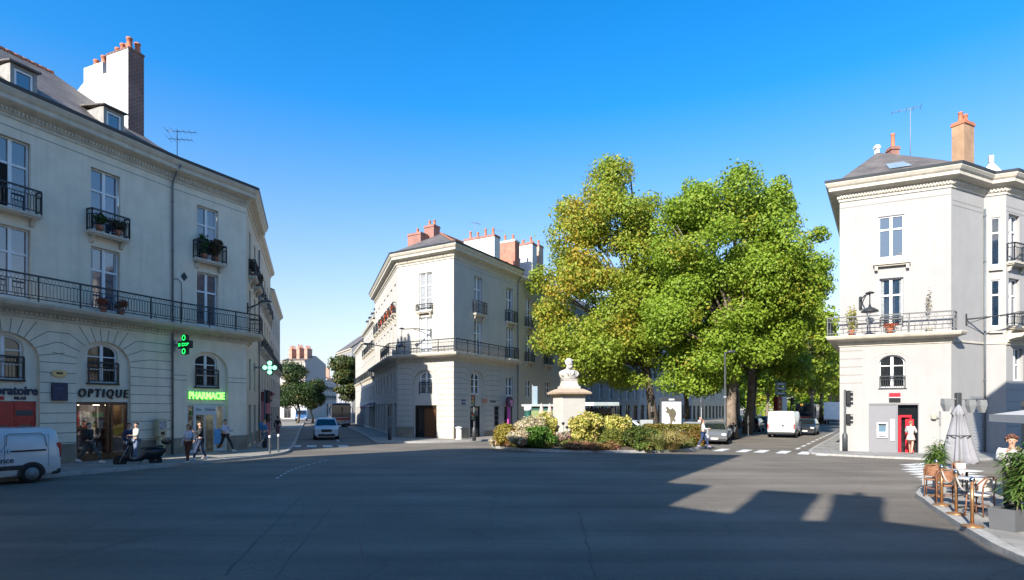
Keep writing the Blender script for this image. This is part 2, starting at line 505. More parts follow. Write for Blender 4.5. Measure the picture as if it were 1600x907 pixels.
CORN = [(0.0, 14.1), (.05, 14.1), (.05, 14.22), (.12, 14.26), (.12, 14.46), (.2, 14.5), (.44, 14.58), (.5, 14.62), (.5, 14.78), (.58, 14.86), (.66, 15.0), (.66, 15.06), (0, 15.08)]
SLAB = [(0.0, 6.18), (.06, 6.2), (.06, 6.3), (.13, 6.34), (.13, 6.44), (.3, 6.5), (.5, 6.54), (.72, 6.56), (.76, 6.6), (.82, 6.7), (.82, 6.76), (.0, 6.78)]
def local_path(path): return [(p[0], p[1]) for p in path]

def moulding(b, path, prof, m, dent=None, name='cornice', dz=0.0, caps=True, org=None):
    mb = MB(); base = W[b].translation
    P = [(p[0]-base.x, p[1]-base.y) for p in path]
    mb.sweep(P, [(o, z+dz) for o, z in prof], caps=caps)
    if dent:
        z0, z1, o0, o1, sp, wd = dent
        for i in range(len(P)-1):
            a, c = Vector(P[i]), Vector(P[i+1]); L = (c-a).length; d = (c-a)/L; n = Vector((d.y, -d.x))
            k = int(L/sp)
            for j in range(k):
                u = (j+.5)*L/k; p0 = a+d*(u-wd/2); p1 = a+d*(u+wd/2)
                q = [p0+n*o0, p1+n*o0, p1+n*o1, p0+n*o1]
                v = [(t.x, t.y, z0+dz) for t in q]+[(t.x, t.y, z1+dz) for t in q]
                mb.add(v, [(0,3,2,1),(4,5,6,7),(0,1,5,4),(1,2,6,5),(2,3,7,6),(3,0,4,7)], False)
    return mb.build(name, m, b, T(base.x, base.y, 0))

def gutter(b, path, z, out=.7, m=None):
    return moulding(b, path, [(out-.1, z), (out+.06, z), (out+.09, z+.14), (out-.0, z+.17), (out-.1, z+.14)], m or mat('dark_zinc', (.035, .042, .05), .5, var=.2), name='gutter')

def poly_part(b, name, m, polys, both=False):
    """planar faces given in world coordinates"""
    base = W[b].translation; mb = MB()
    for p in polys:
        mb.add([(q[0]-base.x, q[1]-base.y, q[2]) for q in p], [tuple(range(len(p)))], False)
    return mb.build(name, m, b, T(base.x, base.y, 0))

def chimney(b, M, w, d, z0, z1, m, pots=3, cap=True, cap_m=None, along='x', pot_m=None, pot_h=.6):
    """brick or rendered stack, w along x, d along y, with a cap course and clay pots as its sub-part"""
    mb = MB()
    mb.box(-w/2, w/2, -d/2, d/2, z0, z1-.003)
    if cap:
        mb.m = 1
        mb.box(-w/2-.05, w/2+.05, -d/2-.05, d/2+.05, z1, z1+.1); mb.box(-w/2-.02, w/2+.02, -d/2-.02, d/2+.02, z1+.103, z1+.2)
    o = mb.build('chimney', [m, cap_m or m], b, M)
    if pots:
        L = w if w >= d else d
        for i in range(pots):
            t = (i+.5)/pots*L - L/2
            x, y = (t, 0) if w >= d else (0, t)
            pb = MB(); hh = pot_h*random.uniform(.75, 1.15)
            pb.lathe([(.15, z1+.2), (.16, z1+.24), (.12, z1+.3), (.105, z1+.2+hh*.85), (.13, z1+.2+hh*.9), (.13, z1+.2+hh), (.09, z1+.2+hh)], 10, x, y)
            pb.build('chimney_pot', pot_m or TERRA, o, M)
    return o

def drainpipe(b, F, u, ztop, y=-.09, r=.05, hop=True, out=.65):
    mb = MB()
    pts = [(u, y, .1), (u, y, ztop-.6)]
    if hop: pts += [(u, y-.02, ztop-.45), (u+.05, -out*.6, ztop+.1), (u+.05, -out, ztop+.35)]
    mb.tube(pts, r, 7)
    for z in (1.5, 4, 7.5, 10.5, 13): 
        if z < ztop: mb.lathe([(r+.02, z), (r+.02, z+.06)], 8, u, y)
    return mb.build('drainpipe', ZINC, b, F)

def dormer(b, M, w=1.15, h=1.35, deep=1.6, roof_up=.25):
    """small slate-hung dormer: cheeks and lean-to roof as one part, window and pane below it. M: foot of its front, y inwards"""
    mb = MB()
    mb.m = 0
    mb.box(-w/2, -w/2+.14, 0, deep, 0, h); mb.box(w/2-.14, w/2, 0, deep, 0, h)
    mb.box(-w/2+.14, w/2-.14, .02, .1, 0, .2); mb.box(-w/2+.14, w/2-.14, .02, .1, h-.14, h)
    mb.m = 1
    mb.prism([(-.15, h), (deep+.3, h+roof_up), (deep+.3, h+roof_up+.07), (-.15, h+.07)], -w/2-.1, w/2+.1, 'x')
    o = mb.build('dormer', [mat('dormer_cheek', (.30, .29, .27), .8, var=.2, scale=5), SLATE], b, M)
    f, g = window_meshes(w-.3, h-.36, 0, (), 2 if w > 1.3 else 1, fm=WHITE, gm=GLASS)
    link('window', f, o, M @ T(0, .05, .2)); link('pane', g, o, M @ T(0, .05, .2))
    return o
# ================================================================ LEFT CORNER BUILDING (optician, pharmacy)
LO = (-20.2, 22.7); LB = 22.5
FL = facing(*LO, LB)
def wpt(F, u, y=0.0, z=0.0):
    p = F @ Vector((u, y, z)); return (p.x, p.y, p.z)
bL = thing('corner_building', 'pale grey stone building in shade with an optician and a pharmacy on its ground floor', 'building', T(*LO))
LS = -2.2
PIV = wpt(FL, 7.3)[:2]; FP = facing(*PIV, 28.0); LE = 4.37; PU = 1.99     # the pharmacy's front turns a little towards the square
ARCH = dict(r_in=1.2, zs=4.45, rise=1.1)
def arch_hole(u): return [(u-1.2, 0.0), (u+1.2, 0.0)] + [(u+1.2*math.cos(math.pi*i/16), 4.45+1.1*math.sin(math.pi*i/16)) for i in range(17)]
ups = [-6.9+3.64*0, -3.22, .42, 4.06, 9.45]
holes = [arch_hole(u) for u in (.2, 4.0)]
for u in (.42, 4.06):
    holes.append(hole(u, 1.3, 6.95, 9.8)); holes.append(hole(u, 1.3, 10.5, 13.35))
J = rustic(LS, 7.3, [.2, 4.0])+[((LS, 13.75), (7.3, 13.75))]
STONEP = [STONE_L, JOINT, PLINTH]
wall(bL, FL, 7.3, 14.12, holes, STONEP, depth=.14, u0=LS, joints=J, plinth=[(LS, -1.0, .95), (1.4, 2.8, .95), (5.2, 7.3, .95)])
JP = [((.05, 3.95), (PU-1.2, 3.95)), ((.05, 4.2), (PU-1.2, 4.2)), ((PU+1.2, 3.95), (LE, 3.95)), ((PU+1.2, 4.2), (LE, 4.2)), ((0, 13.75), (LE, 13.75))]
wall(bL, FP, LE, 14.12, [arch_hole(PU), hole(PU, 1.25, 6.95, 9.8), hole(PU, 1.25, 10.5, 13.35)], STONEP, depth=.14, joints=JP, plinth=[(0, PU-1.2, .95), (PU+1.2, LE, .95)])
# recessed infill of each arch
def infill(b, F, u, hs, m=STONEP, y=.14):
    out = [(u-1.2, 0.0), (u+1.2, 0.0)] + [(u+1.2*math.cos(math.pi*i/16), 4.45+1.1*math.sin(math.pi*i/16)) for i in range(17)]
    return wall(b, F, 0, 0, hs, m, depth=.16, y=y, outline=out, name='arch_infill')
for u in (.2, 4.0):
    infill(bL, FL, u, [hole(u, 1.36, 3.62, 5.42, .42), hole(u, 2.3, .02, 2.78)])
infill(bL, FP, PU, [hole(PU, 1.3, 3.62, 5.42, .42), hole(PU, 2.2, .02, 2.72)])
for F_, u in ((FL, .2), (FL, 4.0), (FP, PU)):
    window(bL, F_, u, 3.62, 1.36 if F_ is FL else 1.3, 1.8, .42, (.36, .68), 2, depth=.26, gm=GLASSD)
    rb = MB(); railing_mb(rb, [(-.66, -.09), (.66, -.09)], .92, 0, 'bars', .12, 3); rb.box(-.72, .72, -.1, .0, -.05, .03)
    rb.build('window_guard', IRON, bL, F_ @ T(u, .14, 3.62))
for i, (F_, u) in enumerate(((FL, .42), (FL, 4.06), (FP, PU))):
    w_ = 1.3 if F_ is FL else 1.25
    window(bL, F_, u, 6.95, w_, 2.85, 0, (.64,), 2, curtain=('open' if i == 1 else None))
    window(bL, F_, u, 10.5, w_, 2.85, 0, (.64,) if i < 1 else (.66,), 2, curtain=('open' if i == 2 else None))
    balconet(bL, F_, u, 10.42)
ob = MB(); ob.box(-.58, -.07, -.012, .015, .12, 1.75); ob.build('open_casement', mat('dark_room', (.006, .005, .005), .9), bL, FL @ T(.42, .2, 10.5))  # near-black plate on the left leaf, painted as the shade of the room inside
# left street side of the same building
FLs = facing(*wpt(FP, LE)[:2], -19.2); LSL = 7.3
hs = [hole(u, 1.1, a, c) for u in (2.0, 5.2) for a, c in ((3.6, 5.5), (6.95, 9.7), (10.5, 13.2))] + [hole(u, 1.5, .3, 2.7) for u in (2.0, 5.2)]
wall(bL, FLs, LSL, 14.12, hs, [STONE_B, JOINT, PLINTH], plinth=[(0, 1.2, .95), (2.8, 4.4, .95), (6, LSL, .95)])
for u in (2.0, 5.2):
    window(bL, FLs, u, 3.6, 1.1, 1.9, 0, (.5,), 2, gm=GLASSD); window(bL, FLs, u, 6.95, 1.1, 2.75, 0, (.64,), 2); window(bL, FLs, u, 10.5, 1.1, 2.7, 0, (.64,), 2)
    window(bL, FLs, u, .3, 1.5, 2.4, 0, (.8,), 2, fm=DGREY, gm=GLASSD)
    balconet(bL, FLs, u, 10.42)
C0, C1, C2 = wpt(FL, LS)[:2], wpt(FP, LE)[:2], wpt(FLs, LSL)[:2]
moulding(bL, [C0, PIV, C1, C2], CORN, TRIM, (14.3, 14.43, .12, .175, .14, .075), name='cornice')
C15 = wpt(FLs, 1.5)[:2]
moulding(bL, [C0, PIV, C1, C15], SLAB, TRIM, (6.32, 6.43, .13, .19, .17, .09), name='balcony_slab')
gutter(bL, [C0, PIV, C1, C2], 15.06, .62)
rb = MB(); base = W[bL].translation
import itertools
def offs(pts, o):
    mbt = MB(); mbt.sweep(pts, [(o, 0), (o, 1)], caps=False); return [mbt.v[2*i][:2] for i in range(len(pts))]
rp = offs([C0, PIV, C1, C15], .74) + [C15]
railing_mb(rb, [Vector((p[0]-base.x, p[1]-base.y)) for p in rp], 1.0, 6.79, 'fancy', .13, 1.5)
rb.build('railing', IRON, bL, T(base.x, base.y, 0))
drainpipe(bL, FL, 7.3, 14.5)
# roofs: steep slate roof that ends in a hip, then a low zinc one over the pharmacy
def LP(u, y, z): return wpt(FL, u, y, z)
HE = 8.1
poly_part(bL, 'roof', SLATE, [
    [LP(LS, -.5, 15.14), LP(HE, -.5, 15.14), LP(HE-.9, 1.0, 16.1), LP(LS, 1.0, 16.1)],
    [LP(LS, 1.0, 16.1), LP(HE-.9, 1.0, 16.1), LP(HE-3.3, 5.2, 19.4), LP(LS, 5.2, 19.4)],
    [LP(HE, -.5, 15.14), LP(HE, 11.5, 15.14), LP(HE-.9, 10, 16.1), LP(HE-.9, 1.0, 16.1)],
    [LP(HE-.9, 1.0, 16.1), LP(HE-.9, 10, 16.1), LP(HE-3.3, 5.2, 19.4)],
    [LP(LS, -.5, 15.1), LP(LS, 1, 16.08), LP(LS, 5.2, 19.38), LP(LS, 11.5, 15.1)],
    [LP(LS, 5.2, 19.4), LP(HE-3.3, 5.2, 19.4), LP(HE-.9, 10, 16.1), LP(HE, 11.5, 15.1), LP(LS, 11.5, 15.1)]])
rt = MB()
rt.m = 0
for k in range(36):
    u = LS+.35*k
    if u < HE-3.3: rt.tube([(u, 5.2, 19.42), (u+.33, 5.2, 19.44)], .09, 6)
rt.build('ridge_tiles', mat('ridge_tile', (.30, .13, .08), .85, var=.3, scale=4), bL, FL)
poly_part(bL, 'low_roof', ZINC, [
    [LP(HE, -.55, 15.13), (C1[0]+.35, C1[1]-.5, 15.13), LP(10.4, 3.2, 15.75), LP(HE, 3.2, 15.75)],
    [(C1[0]+.35, C1[1]-.5, 15.13), (C2[0]+.55, C2[1]+.2, 15.13), LP(8.8, 10, 15.75), LP(10.4, 3.2, 15.75)],
    [LP(HE, 3.2, 15.75), LP(10.4, 3.2, 15.75), LP(8.8, 10, 15.75), LP(HE-1, 11, 15.7)]])
# rear and party walls close the block
def back_walls(b, pts, z, m):
    base = W[b].translation; mb = MB()
    for a, c in zip(pts[:-1], pts[1:]):
        mb.quad((a[0]-base.x, a[1]-base.y, 0), (c[0]-base.x, c[1]-base.y, 0), (c[0]-base.x, c[1]-base.y, z), (a[0]-base.x, a[1]-base.y, z))
    return mb.build('rear_wall', m, b, T(base.x, base.y, 0))
back_walls(bL, [C2, LP(HE-1, 11.5, 0), LP(LS, 11.5, 0), C0], 15.1, STONE_L)
# the big party-wall stack: rendered on its broad face, brick on its narrow one
PLAS = mat('stack_render', (.66, .66, .655), .9, var=.06, scale=1.2, streak=.2)
mb = MB(); Mc = FL
u0, u1 = 6.12, 6.94
mb.m = 1; mb.box(u0+.004, u1, 1.55, 3.2, 15.6, 20.6)
mb.m = 0; mb.box(u0, u0+.003, 1.56, 3.2, 15.6, 20.6); mb.box(u0-.02, u1-.3, 3.2, 3.5, 15.6, 19.7); mb.box(u0-.02, u1-.3, 3.5, 5.0, 15.6, 20.35)
mb.prism([(5.0, 15.6), (7.4, 15.6), (7.4, 18.2), (5.0, 19.6)], u0-.02, u1-.3, 'x')
mb.m = 1; mb.box(u0-.03, u1+.03, 1.51, 3.25, 20.6, 20.68)
ch = mb.build('chimney', [PLAS, BRICKD], bL, Mc)
for (y, z) in ((1.75, 20.68), (2.15, 20.68), (2.55, 20.68), (2.95, 20.68)):
    for dx in ((0.2, .62) if y < 2 else (.41,)):
        pb = MB(); hh = random.uniform(.45, .7)
        pb.lathe([(.17, z), (.17, z+.1), (.13, z+.15), (.12, z+hh-.1), (.15, z+hh-.08), (.15, z+hh), (.1, z+hh)], 10, u0+dx, y); pb.build('chimney_pot', TERRA, ch, Mc)
for y in (3.8, 4.4):
    pb = MB(); z = 20.35; hh = random.uniform(.4, .6)
    pb.lathe([(.17, z), (.17, z+.1), (.13, z+.15), (.12, z+hh-.1), (.15, z+hh-.08), (.15, z+hh), (.1, z+hh)], 10, u0+.25, y); pb.build('chimney_pot', TERRA, ch, Mc)
for u in (.98, 4.62):
    dormer(bL, FL @ T(u, .3, 15.3), .95, 1.2, 1.6, .3)
# --- optician, laboratory and pharmacy shop fronts
def shopfront(b, F, u, w, h, m, posts, y=.2, stall=.35, transom=.78, gm=None, z0=.02):
    mb = MB()
    mb.box(-w/2, -w/2+.09, -.05, .07, 0, h); mb.box(w/2-.09, w/2, -.05, .07, 0, h); mb.box(-w/2+.09, w/2-.09, -.05, .07, h-.12, h)
    if stall: mb.box(-w/2+.09, w/2-.09, -.04, .06, 0, stall)
    for p in posts: mb.box(p-.05, p+.05, -.052, .05, stall, h-.12)
    if transom: mb.box(-w/2+.09, w/2-.09, -.046, .046, h*transom-.04, h*transom+.04)
    o = mb.build('shop_front', m, b, F @ T(u, y, z0))
    g = MB(); g.quad((-w/2+.05, .02, stall), (w/2-.05, .02, stall), (w/2-.05, .02, h-.05), (-w/2+.05, .02, h-.05))
    g.build('pane', gm or CLEAR, o, F @ T(u, y, z0))
    return o
def clear_glass():
    m = bpy.data.materials.new('shop_glass'); m.use_nodes = True; nt = m.node_tree; N = nt.nodes
    N.remove(N['Principled BSDF'])
    t = N.new('ShaderNodeBsdfTransparent'); g = N.new('ShaderNodeBsdfGlossy'); x = N.new('ShaderNodeMixShader'); l = N.new('ShaderNodeFresnel')
    ns = N.new('ShaderNodeTexNoise'); ns.inputs['Scale'].default_value = .6
    g.inputs['Roughness'].default_value = .02; l.inputs['IOR'].default_value = 1.75; t.inputs['Color'].default_value = (.72, .76, .76, 1)
    bp = N.new('ShaderNodeBump'); bp.inputs['Strength'].default_value = .02; nt.links.new(ns.outputs['Fac'], bp.inputs['Height']); nt.links.new(bp.outputs[0], g.inputs['Normal'])
    nt.links.new(l.outputs[0], x.inputs[0]); nt.links.new(t.outputs[0], x.inputs[1]); nt.links.new(g.outputs[0], x.inputs[2]); nt.links.new(x.outputs[0], N['Material Output'].inputs['Surface'])
    return m
CLEAR = clear_glass()
INT = mat('shop_interior', (.20, .13, .08), .8, var=.5, scale=2.5)
INTW = mat('shop_interior_pale', (.42, .43, .42), .8, var=.4, scale=3)
LAMP = mat('shop_lamp', (1, .82, .55), .5, var=0, emit=9)
LAMPW = mat('shop_lamp_white', (1, .97, .9), .5, var=0, emit=8)
def room(b, F, u, w, h, deep, m, lamp, z0=.03, y=.3, seed=1):
    """the shallow shop interior seen through the glass, with shelves of goods and a lit ceiling strip"""
    rnd = random.Random(seed); mb = MB()
    mb.quad((-w/2, deep, 0), (w/2, deep, 0), (w/2, deep, h), (-w/2, deep, h))
    mb.quad((-w/2, 0, 0), (-w/2, deep, 0), (-w/2, deep, h), (-w/2, 0, h)); mb.quad((w/2, deep, 0), (w/2, 0, 0), (w/2, 0, h), (w/2, deep, h))
    mb.quad((-w/2, 0, h), (-w/2, deep, h), (w/2, deep, h), (w/2, 0, h)); mb.quad((-w/2, 0, 0), (w/2, 0, 0), (w/2, deep, 0), (-w/2, deep, 0))
    for i in range(4): mb.box(-w/2+.05, w/2-.05, deep-.3, deep-.02, .5+.5*i, .53+.5*i)
    o = mb.build('interior', m, b, F @ T(u, y, z0), fix=False)
    gb = MB()
    for i in range(26):
        x = rnd.uniform(-w/2+.15, w/2-.15); k = rnd.randrange(4); s = rnd.uniform(.05, .16); hh = rnd.uniform(.1, .34); gb.m = rnd.randrange(4)
        gb.box(x-s, x+s, deep-.28, deep-.12, .531+.5*k, .531+.5*k+hh)
    gb.build('goods', [mat('goods_white', (.6, .6, .58)), mat('goods_red', (.4, .05, .04)), mat('goods_green', (.08, .25, .12)), mat('goods_blue', (.07, .14, .3))], o, F @ T(u, y, z0))
    lb = MB()
    for t in (-.28, .12, .36): lb.box(w*t-.12, w*t+.12, deep*.4, deep*.4+.1, h-.1, h-.03)
    lb.build('ceiling_lamp', lamp, o, F @ T(u, y, z0))
    return o
shopfront(bL, FL, 4.0, 2.3, 2.74, WOOD, (.25, .42), stall=.42, transom=0)
room(bL, FL, 4.0, 2.26, 2.7, 1.7, INT, LAMP, seed=3)
RED = mat('red_gloss_paint', (.42, .012, .02), .3, var=.1)
mb = MB()
for (a, c) in ((-1.15, -.38), (-.36, .38), (.4, 1.15)):
    mb.box(a+.0, c-.0, -.04, .05, 0, 2.74)
    mb.box(a+.1, a+.16, -.06, -.041, .2, 1.9); mb.box(c-.16, c-.1, -.06, -.041, .2, 1.9)
mb.box(-1.15, 1.15, -.07, -.041, 2.02, 2.1); mb.box(-1.15, 1.15, -.08, -.041, 2.66, 2.74)
for u in (.2,):
    d = mb.build('door', RED, bL, FL @ T(u, .24, .02))
    g = MB()
    for (a, c) in ((-.98, -.55), (-.2, .2), (.55, 1.0)):
        g.box(a, c, -.05, -.042, .95, 1.8)
    g.build('pane', GLASSD, d, FL @ T(u, .24, .02))
    g = MB(); g.box(.45, 1.05, -.05, -.042, 2.16, 2.4); g.build('grille', DGREY, d, FL @ T(u, .24, .02))
# pharmacy: pale aluminium front, automatic doors, narrow windows each side
ALU = mat('pale_aluminium', (.55, .57, .58), .4, var=.06)
mb = MB()
for a, c in ((-1.1, -1.03), (-.72, -.58), (.46, .6), (1.03, 1.1)): mb.box(a, c, -.05, .06, 0, 2.68)
mb.box(-.72, .6, -.07, .07, 2.12, 2.68); mb.box(-1.03, -.72, -.05, .06, 0, .25); mb.box(.6, 1.03, -.05, .06, 0, .25)
mb.box(-1.03, -.72, -.05, .06, 2.6, 2.68); mb.box(.6, 1.03, -.05, .06, 2.6, 2.68); mb.box(-.08, -.03, -.03, .03, 0, 2.12); mb.box(-.58, .46, -.03, .03, 0, .08)
o = mb.build('shop_front', ALU, bL, FP @ T(PU, .2, .02))
g = MB(); g.quad((-1.05, .02, .05), (1.05, .02, .05), (1.05, .02, 2.65), (-1.05, .02, 2.65)); g.build('pane', CLEAR, o, FP @ T(PU, .2, .02))
room(bL, FP, PU, 2.16, 2.66, 2.0, INTW, LAMPW, seed=9)
pb = MB(); pb.box(-.3, .12, -.06, -.052, .5, 1.35); 
pb.build('poster', mat('poster_blue', (.12, .35, .6), .6, var=.3, scale=5), o, FP @ T(PU+.75, .2, .02))
text_obj('Drs    Dubois', .2, mat('sign_grey', (.09, .12, .15), .5), o, FP @ T(PU-.05, .12, 2.42), depth=.012)
# --- signs
NAVY = mat('navy_letters', (.02, .028, .07), .5)
s = fit_x(text_mesh('Laboratoire', .5, .05, bold=.012, align='RIGHT'), 2.06); s.materials.append(NAVY)
o = link('shop_sign', s, None, FL @ T(1.37, .10, 3.2)); tag(o, 'dark navy lettering oratoire over the red doors', 'shop sign')
s = text_mesh('MLAB', .17, .03, bold=.004); s.materials.append(NAVY)
dm = MB(); dm.box(-.9, -.74, -.02, .02, -.07, .07); dm.build('logo', mat('logo_red', (.5, .03, .03), .5), o, FL @ T(.95, .12, 2.9)); link('small_lettering', s, o, FL @ T(.75, .10, 2.9))
s = fit_x(thick(text_mesh('OPTIQUE', .54, .08, spacing=1.42), .13, .016), 2.2); s.materials.append(mat('black_letters', (.015, .015, .018), .4))
o = link('shop_sign', s, None, FL @ T(4.03, .09, 3.16)); tag(o, 'slanted black capital letters OPTIQUE above the brown wooden shop window', 'shop sign')
o = thing('neon_sign', 'green glowing letters PHARMACIE above the glass shop door', 'neon sign', FP @ T(PU, .1, 3.15))
NEON = mat('neon_green', (.22, 1, .12), .4, var=0, emit=1.3); NEONB = mat('neon_box', (.08, .55, .12), .5, var=.05)
text_obj('PHARMACIE', .52, NEON, o, FP @ T(PU, .06, 3.15), bold=.012, depth=.05, spacing=1.02, fit=2.05)
text_obj('PHARMACIE', .52, NEONB, o, FP @ T(PU+.02, .105, 3.14), name='letter_backing', bold=.03, depth=.05, spacing=1.02, fit=2.1)
# square dark wall sign and the oval brass one
o = thing('wall_sign', 'square dark navy wall sign beside the red doors', 'wall sign', FL @ T(2.1, 0, 3.2))
mb = MB(); mb.box(-.3, .3, -.12, -.03, -.38, .38); mb.build('panel', NAVY, o)
mb = MB()
text_obj('LABO', .15, mat('faded_letters', (.08, .12, .22), .6), o, W[o] @ T(-.04, -.123, .12), depth=.006)
mb.box(-.2, -.14, -.125, -.121, -.3, -.22); mb.build('emblem', mat('faded_letters', (.08, .12, .22), .6), o)
o = thing('plaque', 'oval brass plaque above the square navy wall sign', 'plaque', FL @ T(2.1, -.05, 3.98))
mb = MB(); mb.add([(.3*math.cos(t), y, .15*math.sin(t)) for y in (-.03, .03) for t in np.linspace(0, 2*math.pi, 17)[:-1]], [tuple(range(16)), tuple(range(16, 32))[::-1]]+[(i, i+16, (i+1) % 16+16, (i+1) % 16) for i in range(16)]); mb.build('plate', mat('brass', (.5, .4, .2), .4, metal=.6), o)
mb = MB(); mb.box(-.13, .13, -.036, -.031, -.04, .05); mb.build('emblem', BLACK, o)
# pharmacy crosses
GLOW = mat('led_green', (.01, .9, .12), .4, var=0, emit=1.3)
GLOWP = mat('led_pale_green', (.35, 1, .6), .4, var=0, emit=.85)
def cross(M, a, b_, t, label, lit, body):
    o = thing('pharmacy_cross', label, 'pharmacy cross', M)
    mb = MB(); mb.bbox(-a, a, -t, t, -b_, b_, .02); mb.bbox(-b_, b_, -t, t, b_+.002, a, .02); mb.bbox(-b_, b_, -t, t, -a, -b_-.002, .02)
    mb.build('case', body, o)
    mb = MB(); mb.box(-a-.5, -a+.05, -.04, .04, -.06, .06); mb.box(-a-.52, -a-.46, -.09, .09, -.28, .28)
    mb.build('bracket', GREY, o)
    return o
Mx = FP @ T(.1, -1.0, 5.7) @ RZ(R(-90))
o = cross(Mx, .5, .19, .09, 'dark pharmacy cross with green lit outlines on the building front under the balcony', GLOW, BLACK)
mb = MB()
def ring(mb, cx, cz, r, y, w=.045, n=6, ro=0):
    for i in range(n):
        t0, t1 = 2*math.pi*i/n+ro, 2*math.pi*(i+1)/n+ro
        p = [(cx+k*math.cos(t), y, cz+k*math.sin(t)) for k, t in ((r, t0), (r, t1), (r-w, t1), (r-w, t0))]
        mb.quad(*p)
for y in (-.096, .096):
    ring(mb, 0, .34, .15, y, n=6, ro=R(30)); ring(mb, 0, -.34, .15, y, n=6, ro=R(30))
    for (x, z, w, h) in ((-.36, .05, .14, .03), (-.36, -.06, .16, .03), (-.3, 0, .03, .16), (-.4, 0, .03, .1), (-.12, .0, .03, .16), (-.06, .06, .1, .03), (-.06, -.06, .1, .03), (.05, 0, .03, .14), (.16, .05, .12, .03), (.2, -.05, .14, .03), (.3, .02, .1, .08), (.38, .05, .08, .03)):
        mb.quad((x-w/2, y, z-h/2), (x+w/2, y, z-h/2), (x+w/2, y, z+h/2), (x-w/2, y, z+h/2))
mb.build('led_pattern', GLOW, o)
Mx = facing(*wpt(FLs, 4.4, -.98)[:2], 78) @ T(0, 0, 5.15)
o = cross(Mx, .48, .18, .09, 'bright green lit pharmacy cross hanging over the side street pavement', GLOWP, mat('green_case', (.02, .12, .06), .5))
mb = MB()
for y in (-.096, .096):
    for ax in ((1, 0), (-1, 0), (0, 1), (0, -1)):
        cxx, cz = ax[0]*.3, ax[1]*.3
        mb.add([(cxx+.15*math.cos(t), y, cz+.15*math.sin(t)) for t in np.linspace(0, 2*math.pi, 9)[:-1]], [tuple(range(8))])
    mb.quad((-.12, y, -.12), (.12, y, -.12), (.12, y, .12), (-.12, y, .12))
mb.build('led_pattern', GLOWP, o)
# diamond pattress plate
mb = MB(); mb.prism([(0, -.22), (.17, 0), (0, .22), (-.17, 0)], -.05, -.004); mb.build('tie_plate', IRON, bL, FP @ T(.65, 0, 9.35))
# cable running along the front
mb = MB(); mb.tube([(.08, -.05, 9.1), (.28, -.07, 9.16), (.46, -.08, 9.0), (.5, -.06, 8.4), (.5, -.05, 7.0)], .02, 5); mb.build('cable', DGREY, bL, FP)

# ================================================================ buildings further along the left street
def row_building(label, F, L, zt, floors, spacing, w, deep, m, roof_m, roof_h, ground=None, shutters=False, name='row_building', wm=None, bal=None, cols=2, end_wall=True, corn=True, group=None, z_g=2.7, gm=None):
    b = thing(name, label, 'building', T(*wpt(F, 0)[:2]), group)
    n = max(1, round(L/spacing)); us = [L*(i+.5)/n for i in range(n)]
    hs = []
    for z0, h in floors: hs += [hole(u, w, z0, z0+h) for u in us]
    gs = []
    if ground:
        gs = [(u, ground[0], ground[1]) for u in us]; hs += [hole(u, ground[0], .25, ground[1]) for u in us]
    wall(b, F, L, zt, hs, [m, JOINT, PLINTH], depth=.2)
    for z0, h in floors:
        for u in us: window(b, F, u, z0, w, h, 0, (.64,), cols, depth=.16, fm=wm)
    for u, gw, gt in gs: window(b, F, u, .25, gw, gt-.25, 0, (.8,), 2, depth=.14, fm=DGREY, gm=gm or GLASSD)
    if bal:
        for z0 in bal:
            for u in us: balconet(b, F, u, z0-.06, w+.45, .3, .85)
    if corn: moulding(b, [wpt(F, 0)[:2], wpt(F, L)[:2]], [(0, zt-.5), (.05, zt-.5), (.08, zt-.35), (.3, zt-.2), (.36, zt), (0, zt+.02)], TRIM)
    P = lambda u, y, z: wpt(F, u, y, z)
    e = -.36 if corn else -.15
    poly_part(b, 'roof', roof_m, [[P(0, e, zt+.02), P(L, e, zt+.02), P(L, deep/2, zt+roof_h), P(0, deep/2, zt+roof_h)], [P(0, deep/2, zt+roof_h), P(L, deep/2, zt+roof_h), P(L, deep, zt), P(0, deep, zt)]])
    poly_part(b, 'gable_wall', m, [[P(0, 0, 0), P(0, 0, zt), P(0, deep/2, zt+roof_h-.02), P(0, deep, zt), P(0, deep, 0)], [P(L, 0, 0), P(L, 0, zt), P(L, deep/2, zt+roof_h-.02), P(L, deep, zt), P(L, deep, 0)], [P(0, deep, 0), P(0, deep, zt), P(L, deep, zt), P(L, deep, 0)]])
    return b
F2 = facing(*wpt(FLs, LSL+.02)[:2], -19.2)
b2 = row_building('cream plastered building behind the pharmacy with iron balconies along the side street', F2, 13.4, 14.9, ((3.7, 1.9), (6.9, 2.5), (10.4, 2.4)), 2.6, 1.05, 10, STONE_B, SLATE, 2.6, (1.5, 2.7), bal=(6.9, 10.4))
F3 = facing(*wpt(F2, 13.42)[:2], -19.2)
b3 = row_building('narrower grey building past the cream one with dark shutters', F3, 17, 13.4, ((3.5, 1.8), (6.6, 2.2), (9.8, 2.2)), 2.8, 1.0, 10, mat('grey_render', (.40, .385, .34), .9, streak=.3), SLATE, 2.2, (1.5, 2.6), bal=(6.6,))
chimney(b3, F3 @ T(15.5, 3.5), .8, 2.2, 13, 16.2, mat('pink_brick', (.5, .26, .2), .9, var=.2), 3)
drainpipe(b2, F2, .25, 14.2, hop=False)
